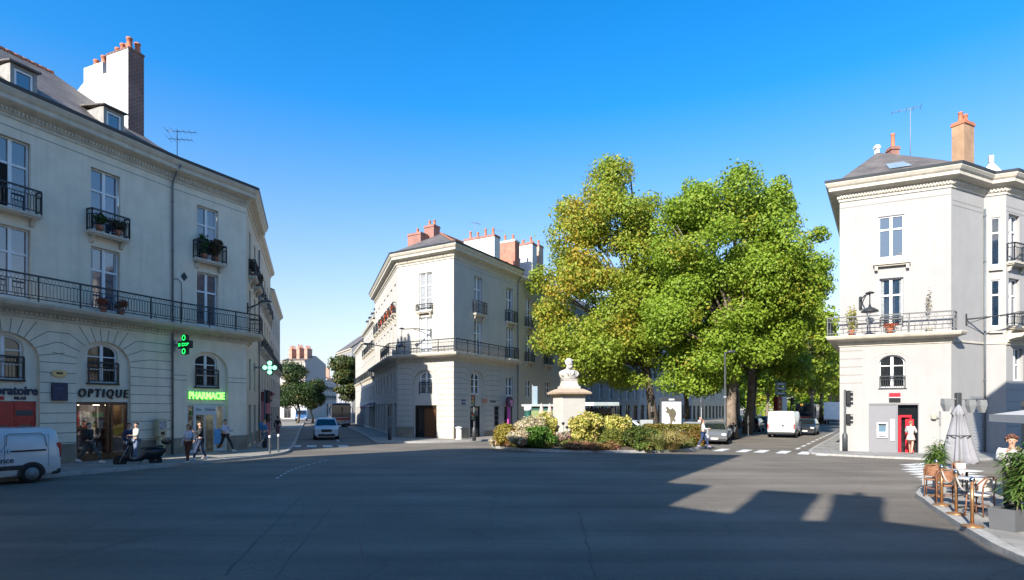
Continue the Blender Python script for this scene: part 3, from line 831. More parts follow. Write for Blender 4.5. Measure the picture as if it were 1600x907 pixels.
# pink shop front on the second building, with its dark red fascia
o = thing('pink_boutique', 'small pink shop front with a dark red fascia jutting on the side street', 'shop front', F2 @ T(4.6, 0, 0))
PINK = mat('pink_paint', (.52, .16, .2), .6, var=.1); MAROON = mat('maroon_paint', (.2, .02, .03), .5)
mb = MB(); mb.bbox(-1.5, -1.1, -.45, .0, 0, 3.0, .03); mb.bbox(1.1, 1.5, -.45, .0, 0, 3.0, .03); mb.bbox(-.2, .2, -.45, .0, 0, 3.0, .03); mb.build('pillar', PINK, o)
mb = MB(); mb.bbox(-1.6, 1.6, -.6, 0, 3.003, 3.55, .04); mb.bbox(-1.75, 1.75, -.8, 0, 3.56, 3.72, .03); mb.build('fascia', MAROON, o)
mb = MB(); mb.box(-1.1, -.2, -.2, -.15, .1, 2.9); mb.box(.2, 1.1, -.2, -.15, .1, 2.9); mb.build('pane', GLASSD, o)

# far end of the left street: row that turns towards us, seen over the trees
PALE = mat('pale_stone_far', (.52, .48, .42), .9, var=.1, streak=.2)
def far_row(x, y, deg, L, zt, label, m=PALE, sp=2.8, bal=(6.5, 9.6), roof=SLATE, rh=3.0, floors=((3.6, 2.0), (6.6, 2.2), (9.7, 2.1)), ch=2):
    F = facing(x, y, deg)
    b = row_building(label, F, L, zt, floors, sp, 1.1, 11, m, roof, rh, (1.6, 2.8), bal=bal)
    for i in range(ch):
        chimney(b, F @ T(L*(i+.5)/ch, 3.5), .7, 2.6, zt, zt+rh+1.2+.8*random.random(), mat('far_chimney', (.5, .28, .2), .9, var=.25, scale=2), 4, pot_h=.7)
    return b
FLO = ((2.9, 1.7), (5.3, 1.8), (7.8, 1.7))
far_row(-52.4, 131, 96, 5.6, 13.2, 'tall white gabled building rising behind the dark street trees', mat('white_render_far', (.46, .42, .38), .9, streak=.15), ch=3, rh=1.6)
far_row(-53.4, 148, .5, 16, 10.6, 'pale stone block with balconies past the street trees', ch=3, floors=FLO, bal=(5.3, 7.8), rh=1.6)
far_row(-53.0, 164.3, -4, 17, 10.9, 'cream block with dark balcony bands at the bend of the street', ch=2, floors=FLO, bal=(2.9, 5.3, 7.8), roof=TERRA, rh=2)
far_row(-54.0, 184, 95, 9, 7, 'low far house closing the view down the street', ch=1, floors=((3.6, 1.6),), bal=None, rh=1.5)
# ================================================================ MIDDLE CORNER BUILDING
MO = (-9.45, 47.5); MBG = 121.2
FM = facing(*MO, MBG); MLEN = 5.79
MC = wpt(FM, MLEN)[:2]
bM = thing('corner_building', 'white corner building between the two streets with red brick chimneys and a sunlit chamfered front', 'building', T(*MO))
u = 2.9
Jm = rustic(0, MLEN, [u], zlow=1.0)
wall(bM, FM, MLEN, 14.12, [arch_hole(u), hole(2.98, 1.3, 6.95, 9.75), hole(2.98, 1.3, 10.3, 13.3)], [STONE_W, JOINT, PLINTH], depth=.14, joints=Jm, plinth=[(0, u-1.2, .95)])
infill(bM, FM, u, [hole(u, 1.3, 3.62, 5.42, .42), hole(u, 2.2, .02, 2.72)], [STONE_W, JOINT, PLINTH])
window(bM, FM, u, 3.62, 1.3, 1.8, .42, (.36, .68), 2, depth=.26, gm=glass_mat('pale_glass', (.12, .14, .15)))
window(bM, FM, 2.98, 6.95, 1.3, 2.8, 0, (.4, .68), 2, depth=.12, curtain='full'); window(bM, FM, 2.98, 10.3, 1.3, 3.0, 0, (.33, .66), 2, depth=.12, curtain='full')
balconet(bM, FM, 2.98, 10.22, 1.6, .3, .5)
rb = MB(); railing_mb(rb, [(-.64, -.05), (.64, -.05)], .9, 0, 'bars', .12, 3); rb.build('window_guard', IRON, bM, FM @ T(u, .14, 3.62))
# door of the chamfer: heavy dark wood with a brown leaf
mb = MB(); mb.box(-1.1, -.98, -.1, .05, 0, 2.7); mb.box(.98, 1.1, -.1, .05, 0, 2.7); mb.box(-.98, .98, -.1, .05, 2.45, 2.7); mb.box(-.28, -.2, -.06, .05, 0, 2.45)
o = mb.build('shop_front', mat('black_brown_wood', (.022, .014, .01), .4, var=.3, scale=8), bM, FM @ T(u, .25, .02))
mb = MB(); mb.box(-.2, .98, -.03, .03, 0, 2.45); mb.box(-.05, .85, -.05, -.031, .9, 2.2); mb.box(-.05, .85, -.05, -.031, .2, .75); mb.build('door', WOOD, o)
mb = MB(); mb.box(-.98, -.28, -.0, .03, .02, 2.45); mb.build('pane', GLASSD, o)
mb = MB(); mb.box(-1.15, 1.15, -.16, -.05, 2.72, 2.8); mb.build('lintel', TRIM, o)
# right wing, shaded, facing the avenue
FMR = facing(*MC, 30.0); MRL = 10.1
Jr = rustic(0, 7.0, [3.2])
hr = [arch_hole(3.2), hole(8.6, 1.3, 3.62, 5.3), hole(6.4, .9, .85, 2.65), hole(8.4, 1.6, .1, 2.65)]
for q in (3.45, 8.6): hr += [hole(q, 1.2, 6.95, 9.75), hole(q, 1.2, 10.3, 13.3)]
wall(bM, FMR, MRL, 14.12, hr, [STONE_W, JOINT, PLINTH], depth=.14, joints=Jr+[((.2, 3.45), (2.0, 3.45)), ((4.4, 3.45), (10, 3.45)), ((0, 13.75), (10, 13.75))], plinth=[(0, 2.0, .9), (4.4, 7.5, .6), (9.3, 10.1, .6)])
infill(bM, FMR, 3.2, [hole(3.2, 1.25, 3.62, 5.42, .42), hole(3.2, 1.5, .02, 2.66)], [STONE_W, JOINT, PLINTH])
window(bM, FMR, 3.2, 3.62, 1.25, 1.8, .42, (.36, .68), 2, depth=.26)
window(bM, FMR, 8.6, 3.62, 1.3, 1.68, 0, (.5,), 2)
window(bM, FMR, 6.4, .85, .9, 1.8, 0, (), 1, fm=DGREY, gm=GLASSD)
window(bM, FMR, 8.4, .1, 1.6, 2.55, 0, (.5,), 2, fm=mat('teal_frame', (.02, .09, .09), .5), gm=GLASSD)
mb = MB(); mb.box(-.75, -.68, -.05, .05, 0, 2.64); mb.box(.68, .75, -.05, .05, 0, 2.64); mb.box(-.68, .68, -.05, .05, 2.5, 2.64)
o = mb.build('shop_front', BLACK, bM, FMR @ T(3.2, .26, .02)); mb = MB(); mb.box(-.68, .68, 0, .03, .02, 2.5); mb.build('pane', GLASSD, o)
mb = MB(); mb.box(-.12, .1, -.06, -.02, .5, 1.5); mb.build('poster', mat('poster_pale', (.6, .45, .4), .6, var=.4, scale=4), o)
for q in (3.45, 8.6):
    window(bM, FMR, q, 6.95, 1.2, 2.8, 0, (.62,), 2, curtain='open'); window(bM, FMR, q, 10.3, 1.2, 3.0, 0, (.33, .66), 2, curtain='full' if q < 5 else None)
    balconet(bM, FMR, q, 10.22, 1.7, .36, .95)
balconet(bM, FMR, 8.6, 6.92, 1.7, .5, .95)
# left wing along the side street
FMLs = (MO[0]-.329*17.7, MO[1]+.944*17.7); FML = facing(*FMLs, 160.8)
hl = []
qs = [16.2-2.45*i for i in range(7)]
for q in qs: hl += [hole(q, 1.05, 3.9, 5.5), hole(q, 1.05, 6.95, 9.6), hole(q, 1.05, 10.5, 13.0), hole(q, 1.5, .3, 2.9)]
wall(bM, FML, 17.7, 14.12, hl, [STONE_W, JOINT, PLINTH], plinth=[(17.0, 17.7, .95)])
GERAN = mat('shop_awning_red', (.4, .02, .04), .7)
for i, q in enumerate(qs):
    window(bM, FML, q, 3.9, 1.05, 1.6, 0, (.5,), 2); window(bM, FML, q, 6.95, 1.05, 2.65, 0, (.64,), 2, depth=.14); window(bM, FML, q, 10.5, 1.05, 2.5, 0, (.5,), 2, depth=.12)
    window(bM, FML, q, .3, 1.5, 2.6, 0, (.8,), 2, fm=DGREY, gm=GLASSD); balconet(bM, FML, q, 10.42, 1.5, .3, .9)
P0, P3 = FMLs, wpt(FMR, MRL)[:2]
moulding(bM, [P0, MO, MC, P3], CORN, TRIM, (14.3, 14.43, .12, .175, .14, .075), name='cornice')
moulding(bM, [P0, MO, MC, wpt(FMR, 9.6)[:2]], SLAB, TRIM, None, name='balcony_slab')
gutter(bM, [P0, MO, MC, P3], 15.06, .62)
rb = MB(); base = W[bM].translation
rp = offs([wpt(FML, 12)[:2], MO, MC, wpt(FMR, 7.0)[:2]], .74)
railing_mb(rb, [Vector((p[0]-base.x, p[1]-base.y)) for p in rp], .95, 6.79, 'fancy', .16, 1.6); rb.build('railing', IRON, bM, T(base.x, base.y, 0))
drainpipe(bM, FMR, 9.95, 14.5)
# hipped slate roof
def wp(F, u, y, z): return wpt(F, u, y, z)
e1, e2 = (MO[0]-.55, MO[1]-.3, 15.16), (MC[0]+.1, MC[1]-.6, 15.16)
pk = (-6.35, 51.2, 18.0)
rR = wp(FMR, 10.1, 5.4, 18.3); rE = wp(FMR, 10.1, -.55, 15.16); lE = wp(FML, 0, -.55, 15.16); lR = wp(FML, 0, 5.2, 18.4)
poly_part(bM, 'roof', SLATE, [[e1, e2, pk], [e2, rE, rR, pk], [lE, e1, pk, lR], [lR, pk, rR, wp(FMR, 10.1, 11, 15)], [lR, wp(FMR, 10.1, 11, 15), wp(FML, 0, 10.5, 15)]])
mb = MB(); 
def ridge(a, c, n):
    a, c = Vector(a), Vector(c)
    for i in range(n): mb.tube([a+(c-a)*(i/n), a+(c-a)*((i+.94)/n)], .1, 6)
ridge(pk, rR, 18); ridge(e2, pk, 16)
base = W[bM].translation
mb.v = [(p[0]-base.x, p[1]-base.y, p[2]+.04) for p in mb.v]; mb.build('ridge_tiles', MATS['ridge_tile'], bM, T(base.x, base.y))
chimney(bM, facing(-8.3, 51.9, 121) @ T(-.25, 0), 1.5, 1.0, 15.3, 18.0, BRICK, 1, pot_h=.5)
chimney(bM, facing(-7.3, 52.6, 121), 1.1, .9, 15.5, 18.9, BRICK, 2, pot_h=.55)
chimney(bM, facing(-10.6, 50.6, 160) @ T(-1.2, 1.8), .9, .7, 14.8, 16.6, BRICK, 2, pot_h=.4)
chimney(bM, FMR @ T(9.2, 3.4), 1.0, 3.4, 14.9, 18.3, PLAS, 4, cap_m=BRICK, pot_h=.75)
back_walls(bM, [P3, wp(FMR, 10.1, 11, 0), wp(FML, 0, 10.5, 0), P0], 15.0, STONE_W)
mb = MB(); mb.box(-.26, .26, -.03, -.006, -.2, .2); 
o = thing('street_sign', 'small blue enamel street name plate on the shaded wing of the white corner building', 'street sign', FMR @ T(1.3, 0, 2.98)); mb.build('plate', mat('enamel_blue', (.02, .04, .16), .3), o)
mb = MB(); mb.box(-.2, .2, -.034, -.031, -.03, .04); mb.build('faded_lettering', OFFW, o)
o = thing('shop_sign', 'red and grey shop lettering over the door on the shaded wing', 'shop sign', FMR @ T(3.6, 0, 3.1))
mb = MB(); mb.box(.55, .78, -.04, -.006, -.16, .18); mb.box(.84, 1.12, -.04, -.006, -.16, .18); mb.build('logo', mat('logo_salmon', (.5, .13, .08), .5), o)
text_obj('22', .3, OFFW, o, W[o] @ T(.84, -.042, 0), depth=.01)
text_obj('Bancaire', .26, DGREY, o, W[o] @ T(2.1, -.02, -.02), depth=.02, bold=.004)
o = thing('shop_totem', 'tall magenta pole sign with a round dark top by the shaded wing', 'sign', FMR @ T(7.5, -.55, 0))
MAG = mat('magenta_panel', (.42, .06, .3), .4)
mb = MB(); mb.bbox(-.2, .2, -.09, .09, 0, 2.85, .03); mb.build('post', MAG, o)
mb = MB(); mb.add([(.5*math.cos(t)+.12, y, 3.0+.5*math.sin(t)) for y in (-.12, .12) for t in np.linspace(0, 2*math.pi, 25)[:-1]], [tuple(range(24)), tuple(range(24, 48))[::-1]]+[(i, i+24, (i+1) % 24+24, (i+1) % 24) for i in range(24)]); mb.build('disc', mat('plum', (.06, .015, .06), .4), o)
mb = MB()
for (x, z, w) in ((.0, 3.05, .16), (.22, 2.9, .2), (.1, 2.75, .12), (.25, 3.15, .1)): mb.add([(x+.12+w*math.cos(t), -.126, z+w*math.sin(t)) for t in np.linspace(0, 2*math.pi, 11)[:-1]], [tuple(range(10))[::-1]])
mb.build('emblem', mat('pink_emblem', (.7, .25, .5), .4), o)

# neighbours of the right wing along the avenue
FA2 = facing(*wpt(FMR, 10.12)[:2], 30.0)
bA = row_building('buff coloured building next to the white corner one, half behind the big tree', FA2, 12.2, 14.6, ((3.5, 1.7), (6.85, 2.7), (10.2, 2.8)), 3.7, 1.15, 11, STONE_B, SLATE, 3.4, (1.6, 2.7), bal=(6.95, 10.25))
chimney(bA, FA2 @ T(3.2, 4.2), .9, 4.6, 14.8, 18.9, mat('pink_brick2', (.52, .2, .14), .9, var=.25, scale=3), 5, pot_h=.6, cap_m=PLAS)
chimney(bA, FA2 @ T(6.5, 3.0), 1.0, 2.6, 14.8, 19.4, PLAS, 3, cap_m=BRICK, pot_h=.7)
chimney(bA, FA2 @ T(8.8, 3.4), 1.0, 2.6, 14.8, 19.8, mat('peach_render', (.6, .42, .32), .9, var=.2), 4, cap_m=BRICK, pot_h=.7)
FA3 = facing(*wpt(FA2, 12.24)[:2], 30.0)
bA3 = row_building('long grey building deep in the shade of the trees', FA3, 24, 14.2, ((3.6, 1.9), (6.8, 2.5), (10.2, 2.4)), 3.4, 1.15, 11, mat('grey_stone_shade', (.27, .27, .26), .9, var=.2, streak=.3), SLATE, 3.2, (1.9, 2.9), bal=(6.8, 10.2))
FA4 = facing(*wpt(FA3, 24.04)[:2], 30.0)
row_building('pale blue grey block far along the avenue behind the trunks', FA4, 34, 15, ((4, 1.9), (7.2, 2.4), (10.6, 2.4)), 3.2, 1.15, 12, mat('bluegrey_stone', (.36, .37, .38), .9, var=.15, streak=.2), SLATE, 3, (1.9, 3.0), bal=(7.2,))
FA5 = facing(*wpt(FA4, 34.04)[:2], 32.0)
row_building('farthest pale block closing the tree lined avenue', FA5, 46, 16, ((4, 1.9), (7.2, 2.4), (10.6, 2.4)), 3.2, 1.15, 12, STONE_B, SLATE, 3, (1.9, 3.0))
# low white pavilion wall glimpsed under the left tree
# neighbours of the left wing along the side street
FB2 = facing(FMLs[0]-.329*14.5, FMLs[1]+.944*14.5, 160.8)
bB = row_building('sunlit white building with zinc dormers beyond the white corner one', FB2, 14.45, 12.4, ((3.4, 1.7), (6.2, 2.2), (9.3, 2.0)), 2.5, 1.0, 10, STONE_W, ZINC, 3.4, (1.6, 2.6), bal=(6.2, 9.3))
for i in range(4): dormer(bB, FB2 @ T(2+3.4*i, .25, 12.5), 1.1, 1.4, 1.4)
chimney(bB, FB2 @ T(13.9, 3), .8, 2.4, 12.4, 16.6, BRICK, 3, pot_h=.5)
FB3 = facing(FMLs[0]-.329*30, FMLs[1]+.944*30, 160.8)
bB3 = row_building('lower bright white house with shops further down the side street', FB3, 15.4, 11.4, ((3.4, 1.7), (6.2, 2.1), (8.9, 1.9)), 2.5, 1.0, 10, STONE_W, ZINC, 3.0, (1.6, 2.6), bal=(6.2,))
FB4 = facing(FMLs[0]-.329*30-10.5, FMLs[1]+.944*30+24.5, 150)
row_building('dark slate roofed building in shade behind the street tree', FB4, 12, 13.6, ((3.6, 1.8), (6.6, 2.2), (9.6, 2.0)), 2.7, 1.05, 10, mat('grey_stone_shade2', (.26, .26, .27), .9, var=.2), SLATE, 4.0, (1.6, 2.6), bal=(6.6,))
# awnings over the side-street shops
for i, (q, m_, lab) in enumerate(((9.5, GERAN, 'red fabric awning over a shop along the sunlit side street'), (12.8, mat('awning_blue', (.03, .06, .14), .7), 'dark blue fabric awning over a shop along the side street'))):
    F = FB2 if i == 0 else FB2 @ T(.6, 0, 0)
    o = thing('awning', lab, 'awning', F @ T(q, 0, 2.9)); mb = MB()
    mb.prism([(-.01, .25), (-1.1, -.25), (-1.1, -.5), (-1.07, -.5), (-1.07, -.27), (-.01, .2)], -1.2, 1.2, 'x'); mb.build('cloth', m_, o)
    mb = MB()
    for x in (-1.1, 1.1): mb.tube([(x, -.01, -.35), (x, -1.05, -.3)], .02, 5)
    mb.build('arm', DGREY, o)
# ================================================================ RIGHT CORNER BUILDING (bank)
RO = (18.49, 32.5); FR = facing(*RO, 116.2); RL = 5.1
RC = wpt(FR, RL)[:2]
bR = thing('corner_building', 'dazzling white corner building with a grey cash machine panel and a red bank door', 'building', T(*RO))
uw = 2.45
arcR = [((uw+1.28*math.cos(math.pi*i/14), 4.55+1.0*math.sin(math.pi*i/14)), (uw+1.28*math.cos(math.pi*(i+1)/14), 4.55+1.0*math.sin(math.pi*(i+1)/14))) for i in range(3, 11)]
wall(bR, FR, RL, 14.12, [hole(uw, 1.18, 10.7, 13.0), hole(uw, 1.1, 6.9, 9.6), hole(2.5, 1.2, 3.58, 5.4, .42), hole(2.55, 2.3, .02, 2.75)], [STONE_R, JOINT, PLINTH], depth=.2, joints=[((0, 13.75), (RL, 13.75))]+[((.02, z), (1.1, z)) for z in (3.9, 4.35, 4.8, 5.25, 5.7)])
mb = MB()
for (p, q) in arcR: strip(mb, p, q, 0, .05, .02)
mb.build('arch_moulding', TRIM, bR, FR, fix=False)
window(bR, FR, uw, 10.7, 1.18, 2.3, 0, (.68,), 2, depth=.1); window(bR, FR, uw, 6.9, 1.1, 2.7, 0, (.66,), 2, curtain='open')
window(bR, FR, 2.5, 3.58, 1.2, 1.82, .42, (.36, .68), 2, gm=GLASSD)
rb = MB(); railing_mb(rb, [(-.58, -.04), (.58, -.04)], .62, 0, 'bars', .11, 3); rb.box(-.66, .66, -.08, .0, -.05, .0); rb.build('window_guard', IRON, bR, FR @ T(2.5, .05, 3.58))
rb = MB(); railing_mb(rb, [(-.52, -.04), (.52, -.04)], .55, 0, 'bars', .11, 3); rb.build('window_guard', IRON, bR, FR @ T(uw, .05, 6.9))
mb = MB(); mb.box(-.85, .85, -.28, 0, -.08, 0); mb.box(-.8, .8, -.2, -.001, -.16, -.082)
for s in (-1, 1): mb.box(s*.72-.07, s*.72+.07, -.22, -.001, -.36, -.162)
mb.build('window_ledge', TRIM, bR, FR @ T(uw, 0, 10.4))
# cash machine panel
ANT = mat('bank_grey', (.22, .22, .235), .4, var=.04)
mb = MB(); mb.box(1.42, 2.72, .06, .12, .02, 2.74); mb.box(1.40, 1.45, .03, .06, .02, 2.74); mb.box(2.69, 2.75, .0, .1, .02, 2.74); mb.box(1.45, 3.7, .02, .1, 2.68, 2.745); mb.box(3.66, 3.7, .02, .12, .02, 2.68)
o = mb.build('bank_front', ANT, bR, FR)
mb = MB(); mb.bbox(1.78, 2.3, -.02, .07, .85, 1.72, .03); mb.bbox(2.42, 2.62, .01, .07, .7, 1.9, .02); mb.build('cash_machine', mat('machine_white', (.7, .7, .7), .35), o)
mb = MB(); mb.box(1.86, 2.2, -.03, -.021, 1.2, 1.55); mb.build('screen', mat('atm_screen', (.12, .2, .26), .2), o)
mb = MB(); mb.box(1.84, 2.22, -.035, -.022, 1.56, 1.64); mb.box(1.88, 2.2, -.04, -.022, .92, .96); mb.build('slot', BLACK, o)
mb = MB(); mb.box(2.75, 3.66, .3, .35, .02, 2.68); mb.build('pane', GLASSD, o)
mb = MB(); mb.box(2.78, 2.9, .02, .12, .02, 2.1); mb.box(3.3, 3.38, .1, .18, .02, 2.1); mb.box(2.9, 3.38, .05, .14, 2.0, 2.12); mb.box(3.12, 3.5, .2, .26, .02, 1.9)
mb.build('door', mat('bank_red', (.62, .015, .03), .35), o)
o = thing('bank_sign', 'red over black square bank sign with a thin white bar above the grey cash panel', 'sign', FR @ T(2.6, 0, 3.08))
for nm, m_, a, c in (('red_half', MATS['bank_red'], .02, .24), ('white_bar', WHITE, -.02, .018), ('black_half', BLACK, -.24, -.022)):
    mb = MB(); mb.box(-.26, .26, -.08, -.005, a, c); mb.build(nm, m_, o)
# the side turned to the avenue
FRa = facing(RO[0]+.545*22, RO[1]+.839*22, 213.0)
hs = []
for q in (20, 16.5, 13, 9.5, 6): hs += [hole(q, 1.1, 3.6, 5.4), hole(q, 1.1, 6.95, 9.6), hole(q, 1.1, 10.6, 13), hole(q, 1.6, .2, 2.7)]
wall(bR, FRa, 22, 14.12, hs, [STONE_R, JOINT, PLINTH])
for q in (20, 16.5, 13, 9.5, 6): window(bR, FRa, q, 3.6, 1.1, 1.8); window(bR, FRa, q, 6.95, 1.1, 2.65); window(bR, FRa, q, 10.6, 1.1, 2.4); window(bR, FRa, q, .2, 1.6, 2.5, fm=DGREY, gm=GLASSD)
# facets right of the chamfer
FR2 = facing(*RC, 64); C2_ = wpt(FR2, 3.2)[:2]; FR3 = facing(*C2_, 116.2); C3_ = wpt(FR3, .95)[:2]; FR4 = facing(*C3_, 64)
wall(bR, FR2, 3.2, 14.12, [hole(2.62, .9, .05, 2.9)], [STONE_R, JOINT, PLINTH], joints=[((.1, 13.45), (3, 13.45)), ((.1, 13.2), (3, 13.2))])
mb = MB()
for i in range(18): mb.prism([(-.02, .05+.155*i), (.03, .05+.155*i+.02), (-.02, .05+.155*i+.13)], 2.18, 3.06, 'x')
mb.box(2.17, 3.07, .04, .06, .05, 2.9); mb.build('shutter', mat('shutter_grey', (.42, .43, .44), .5), bR, FR2 @ T(0, .03, 0))
F5 = FR4; R5L = 9.0
wall(bR, FR3, .95, 14.12, [hole(.5, .4, 10.3, 12.9), hole(.5, .4, 6.95, 9.5)], [STONE_R, JOINT, PLINTH])
window(bR, FR3, .5, 10.3, .4, 2.6, 0, (.68,), 1, depth=.08, frame=.05); window(bR, FR3, .5, 6.95, .4, 2.55, 0, (.68,), 1, depth=.08, frame=.05)
for z in (10.0, 6.6): mb = MB(); mb.box(.2, .8, -.14, 0, z, z+.08); mb.build('window_ledge', TRIM, bR, FR3)
h4 = [hole(q, 1.15, 10.5, 13.1) for q in (.85, 4.2, 7.4)]+[hole(q, 1.15, 6.95, 9.6) for q in (.85, 4.2, 7.4)]+[hole(q, 1.05, 4.0, 5.8) for q in (1.25, 4.2, 7.4)]+[hole(4.9, 6.6, .3, 2.9)]
wall(bR, FR4, R5L, 14.12, h4, [STONE_R, JOINT, PLINTH], joints=[((0, 13.45), (9, 13.45)), ((0, 13.2), (9, 13.2)), ((0, 3.5), (9, 3.5))]+[((.05, z), (1.5, z)) for z in (.6, 1.05, 1.5, 1.95, 2.4, 2.85)])
for q in (.85, 4.2, 7.4): window(bR, FR4, q, 10.5, 1.15, 2.6, 0, (.66,), 2, curtain='open'); window(bR, FR4, q, 6.95, 1.15, 2.65, 0, (.66,), 2); balconet(bR, FR4, q, 10.42, 1.7, .4, .95); balconet(bR, FR4, q, 6.95, 1.7, .4, .6)
for q in (1.25, 4.2, 7.4): window(bR, FR4, q, 4.0, 1.05, 1.8, 0, (.5,), 2)
mb = MB()
for a in (1.6, 3.8, 6.0, 8.12): mb.box(a, a+.08, .0, .1, .3, 2.9)
mb.box(1.68, 8.12, .0, .1, 2.45, 2.6)
o = mb.build('shop_front', mat('dark_green_paint', (.02, .05, .045), .4), bR, FR4 @ T(0, .06, 0)); mb = MB(); mb.box(1.6, 8.2, .08, .1, .3, 2.9); mb.build('pane', mat('green_glass', (.015, .05, .05), .08, ior=1.8), o, FR4 @ T(0, .06, 0))
PR = [wpt(FRa, 0)[:2], RO, RC, C2_, C3_, wpt(FR4, R5L)[:2]]
moulding(bR, PR, CORN, TRIM, (14.3, 14.43, .12, .175, .14, .075), name='cornice')
moulding(bR, PR[:2]+[RC, wpt(FR2, .25)[:2]], [(o*.78, z) for o, z in SLAB], TRIM, None, name='balcony_slab', dz=-.25)
moulding(bR, [wpt(FR4, -.05)[:2], wpt(FR4, R5L)[:2]], SLAB, TRIM, None, name='balcony_slab', dz=-.25)
moulding(bR, [RC, C2_, C3_], [(0, 6.0), (.05, 6.0), (.05, 6.08), (0, 6.1)], TRIM, name='string_course')
rb = MB(); base = W[bR].translation
rp = offs([wpt(FRa, 19)[:2], RO, RC], .56); 
railing_mb(rb, [Vector((p[0]-base.x, p[1]-base.y)) for p in rp+[wpt(FR2, .3, -.1)[:2]]], .95, 6.54, 'bars', .3, 1.9); rb.build('railing', mat('thin_iron', (.12, .12, .12), .5), bR, T(base.x, base.y, 0))
gutter(bR, PR, 15.06, .62)
drainpipe(bR, FR2, 3.1, 14.0, hop=False)
pk = (22.6, 35.6, 18.3)
E1, E2 = (RO[0]-.35, RO[1]-.45, 15.14), (RC[0]-.0, RC[1]-.6, 15.14); EA = (RO[0]+.545*22-.5, RO[1]+.839*22, 15.14)
rd = (RO[0]+.545*22+4.5, RO[1]+.839*22-2.5, 18.6)
k2 = wpt(FR2, 3.3, .2, 15.5); k4 = wpt(FR4, R5L, -.5, 15.14); r4 = wpt(FR4, R5L, 5.0, 18.6); r4b = wpt(FR4, 2.0, 5.0, 18.4)
poly_part(bR, 'roof', SLATE, [[E1, E2, pk], [EA, E1, pk, rd], [E2, k2, r4b, pk], [wpt(FR3, .3, -.4, 15.14), k4, r4, r4b], [k2, wpt(FR3, .3, -.4, 15.14), r4b], [pk, r4b, r4, rd]])
chimney(bR, FR2 @ T(2.75, .8), 1.0, .62, 15.0, 18.2, mat('orange_render', (.40, .25, .15), .9, var=.35, scale=1.2, streak=.3), 2, cap_m=TERRA, pot_h=.6)
chimney(bR, T(24.0, 36.3), .5, .5, 17.2, 18.7, BRICK, 1, pot_h=.8)
chimney(bR, T(22.65, 35.75), .2, .2, 18.0, 18.6, PLAS, 0)
chimney(bR, FRa @ T(14, 2.2), .7, .5, 15.6, 17.2, BRICK, 2, pot_h=.35)
mb = MB(); mb.prism([(-.5, 15.3), (.5, 15.3), (0, 16.0)], .2, 1.4); mb.box(-.1, .1, .2, .4, 15.95, 16.3); mb.build('dormer', PLAS, bR, FR3 @ T(.3, -.3, 0))
sk = MB(); a = Vector(E1); c = Vector(E2); p = Vector(pk)
def onroof(s, t, o=.05):
    e = a+(c-a)*s; n = (c-a).cross(p-a).normalized(); n = n if n.z > 0 else -n
    return tuple(e+(p-e)*t+n*o-Vector((base.x, base.y, 0)))
sk.quad(onroof(.46, .14), onroof(.68, .14), onroof(.69, .36), onroof(.45, .36)); sk.build('skylight', glass_mat('skylight_glass', (.25, .3, .32), ior=1.6), bR, T(base.x, base.y))
back_walls(bR, [wpt(FR4, R5L)[:2], wpt(FR4, R5L, 10)[:2], wpt(FRa, 0, 10)[:2], wpt(FRa, 0)[:2]], 15.0, STONE_R)

# ================================================================ the blocks behind and beside the camera that throw the shade
def sun_pt(A, B): return (.53*A+.848*B, .848*A-.53*B)
def shade_block(label, A0, A1, prof, m, roof_m, floors=True):  # unseen block, roof heights shaped so its shadow edge falls across the square
    """an unseen building whose front runs across the sunlight: prof lists (B, height of its roof) along the front"""
    x0, y0 = sun_pt(A1, prof[0][0]); b = thing('shade_building', label, 'building', T(x0, y0)); mb = MB(); base = W[b].translation
    def V(A, B, z):
        p = sun_pt(A, B); return (p[0]-base.x, p[1]-base.y, z)
    rf = MB(); wl = MB()
    for (B0, z0), (B1, z1) in zip(prof[:-1], prof[1:]):
        if abs(B1-B0) < .01: 
            wl.quad(V(A0, B0, 0), V(A1, B0, 0), V(A1, B0, max(z0, z1)-.02), V(A0, B0, max(z0, z1)-.02)); continue
        Am = (A0+A1)/2
        wl.quad(V(A1, B0, 0), V(A1, B1, 0), V(A1, B1, z1-3.6), V(A1, B0, z0-3.6)); wl.quad(V(A0, B1, 0), V(A0, B0, 0), V(A0, B0, z0-3.6), V(A0, B1, z1-3.6))
        rf.quad(V(A1+.3, B0, z0-3.62), V(A1+.3, B1, z1-3.62), V(Am, B1, z1), V(Am, B0, z0)); rf.quad(V(A0-.3, B1, z1-3.62), V(A0-.3, B0, z0-3.62), V(Am, B0, z0), V(Am, B1, z1))
    for (B, z) in (prof[0], prof[-1]): wl.add([V(A0, B, 0), V(A1, B, 0), V(A1, B, z-3.6), V((A0+A1)/2, B, z-.02), V(A0, B, z-3.6)], [(0, 1, 2, 3, 4)])
    M = T(base.x, base.y)
    wl.build('wall', m, b, M); rf.build('roof', roof_m, b, M)
    wm = MB(); gm = MB()
    (B0, z0), (B1, z1) = prof[0], prof[-1]
    k = int(abs(B1-B0)/3)
    for i in range(k):
        B = B0+(B1-B0)*(i+.5)/k
        for z in (1, 4.2, 7.4):
            wm.add([V(A1+.03, B-.6, z), V(A1+.03, B+.6, z), V(A1+.03, B+.6, z+2.1), V(A1+.03, B-.6, z+2.1)], [(0, 1, 2, 3)]); gm.add([V(A1+.05, B-.5, z+.1), V(A1+.05, B+.5, z+.1), V(A1+.05, B+.5, z+2), V(A1+.05, B-.5, z+2)], [(0, 1, 2, 3)])
    fo = wm.build('window', WHITE, b, M); gm.build('pane', GLASS, fo, M)
    return b
TE = 1.6    # shadow length per metre of height
tall = [(-28.8, 11.7), (-25.4, 12.2), (-25.38, 14.2), (-23.1, 18.2), (-22.3, 20.0), (-20.5, 21.2), (-12.3, 21.8), (-5.85, 23.1)]
shade_block('unseen tall grey block behind the viewer on the left, roofline shaped for its shade', -11, 1, tall, STONE_L, SLATE)
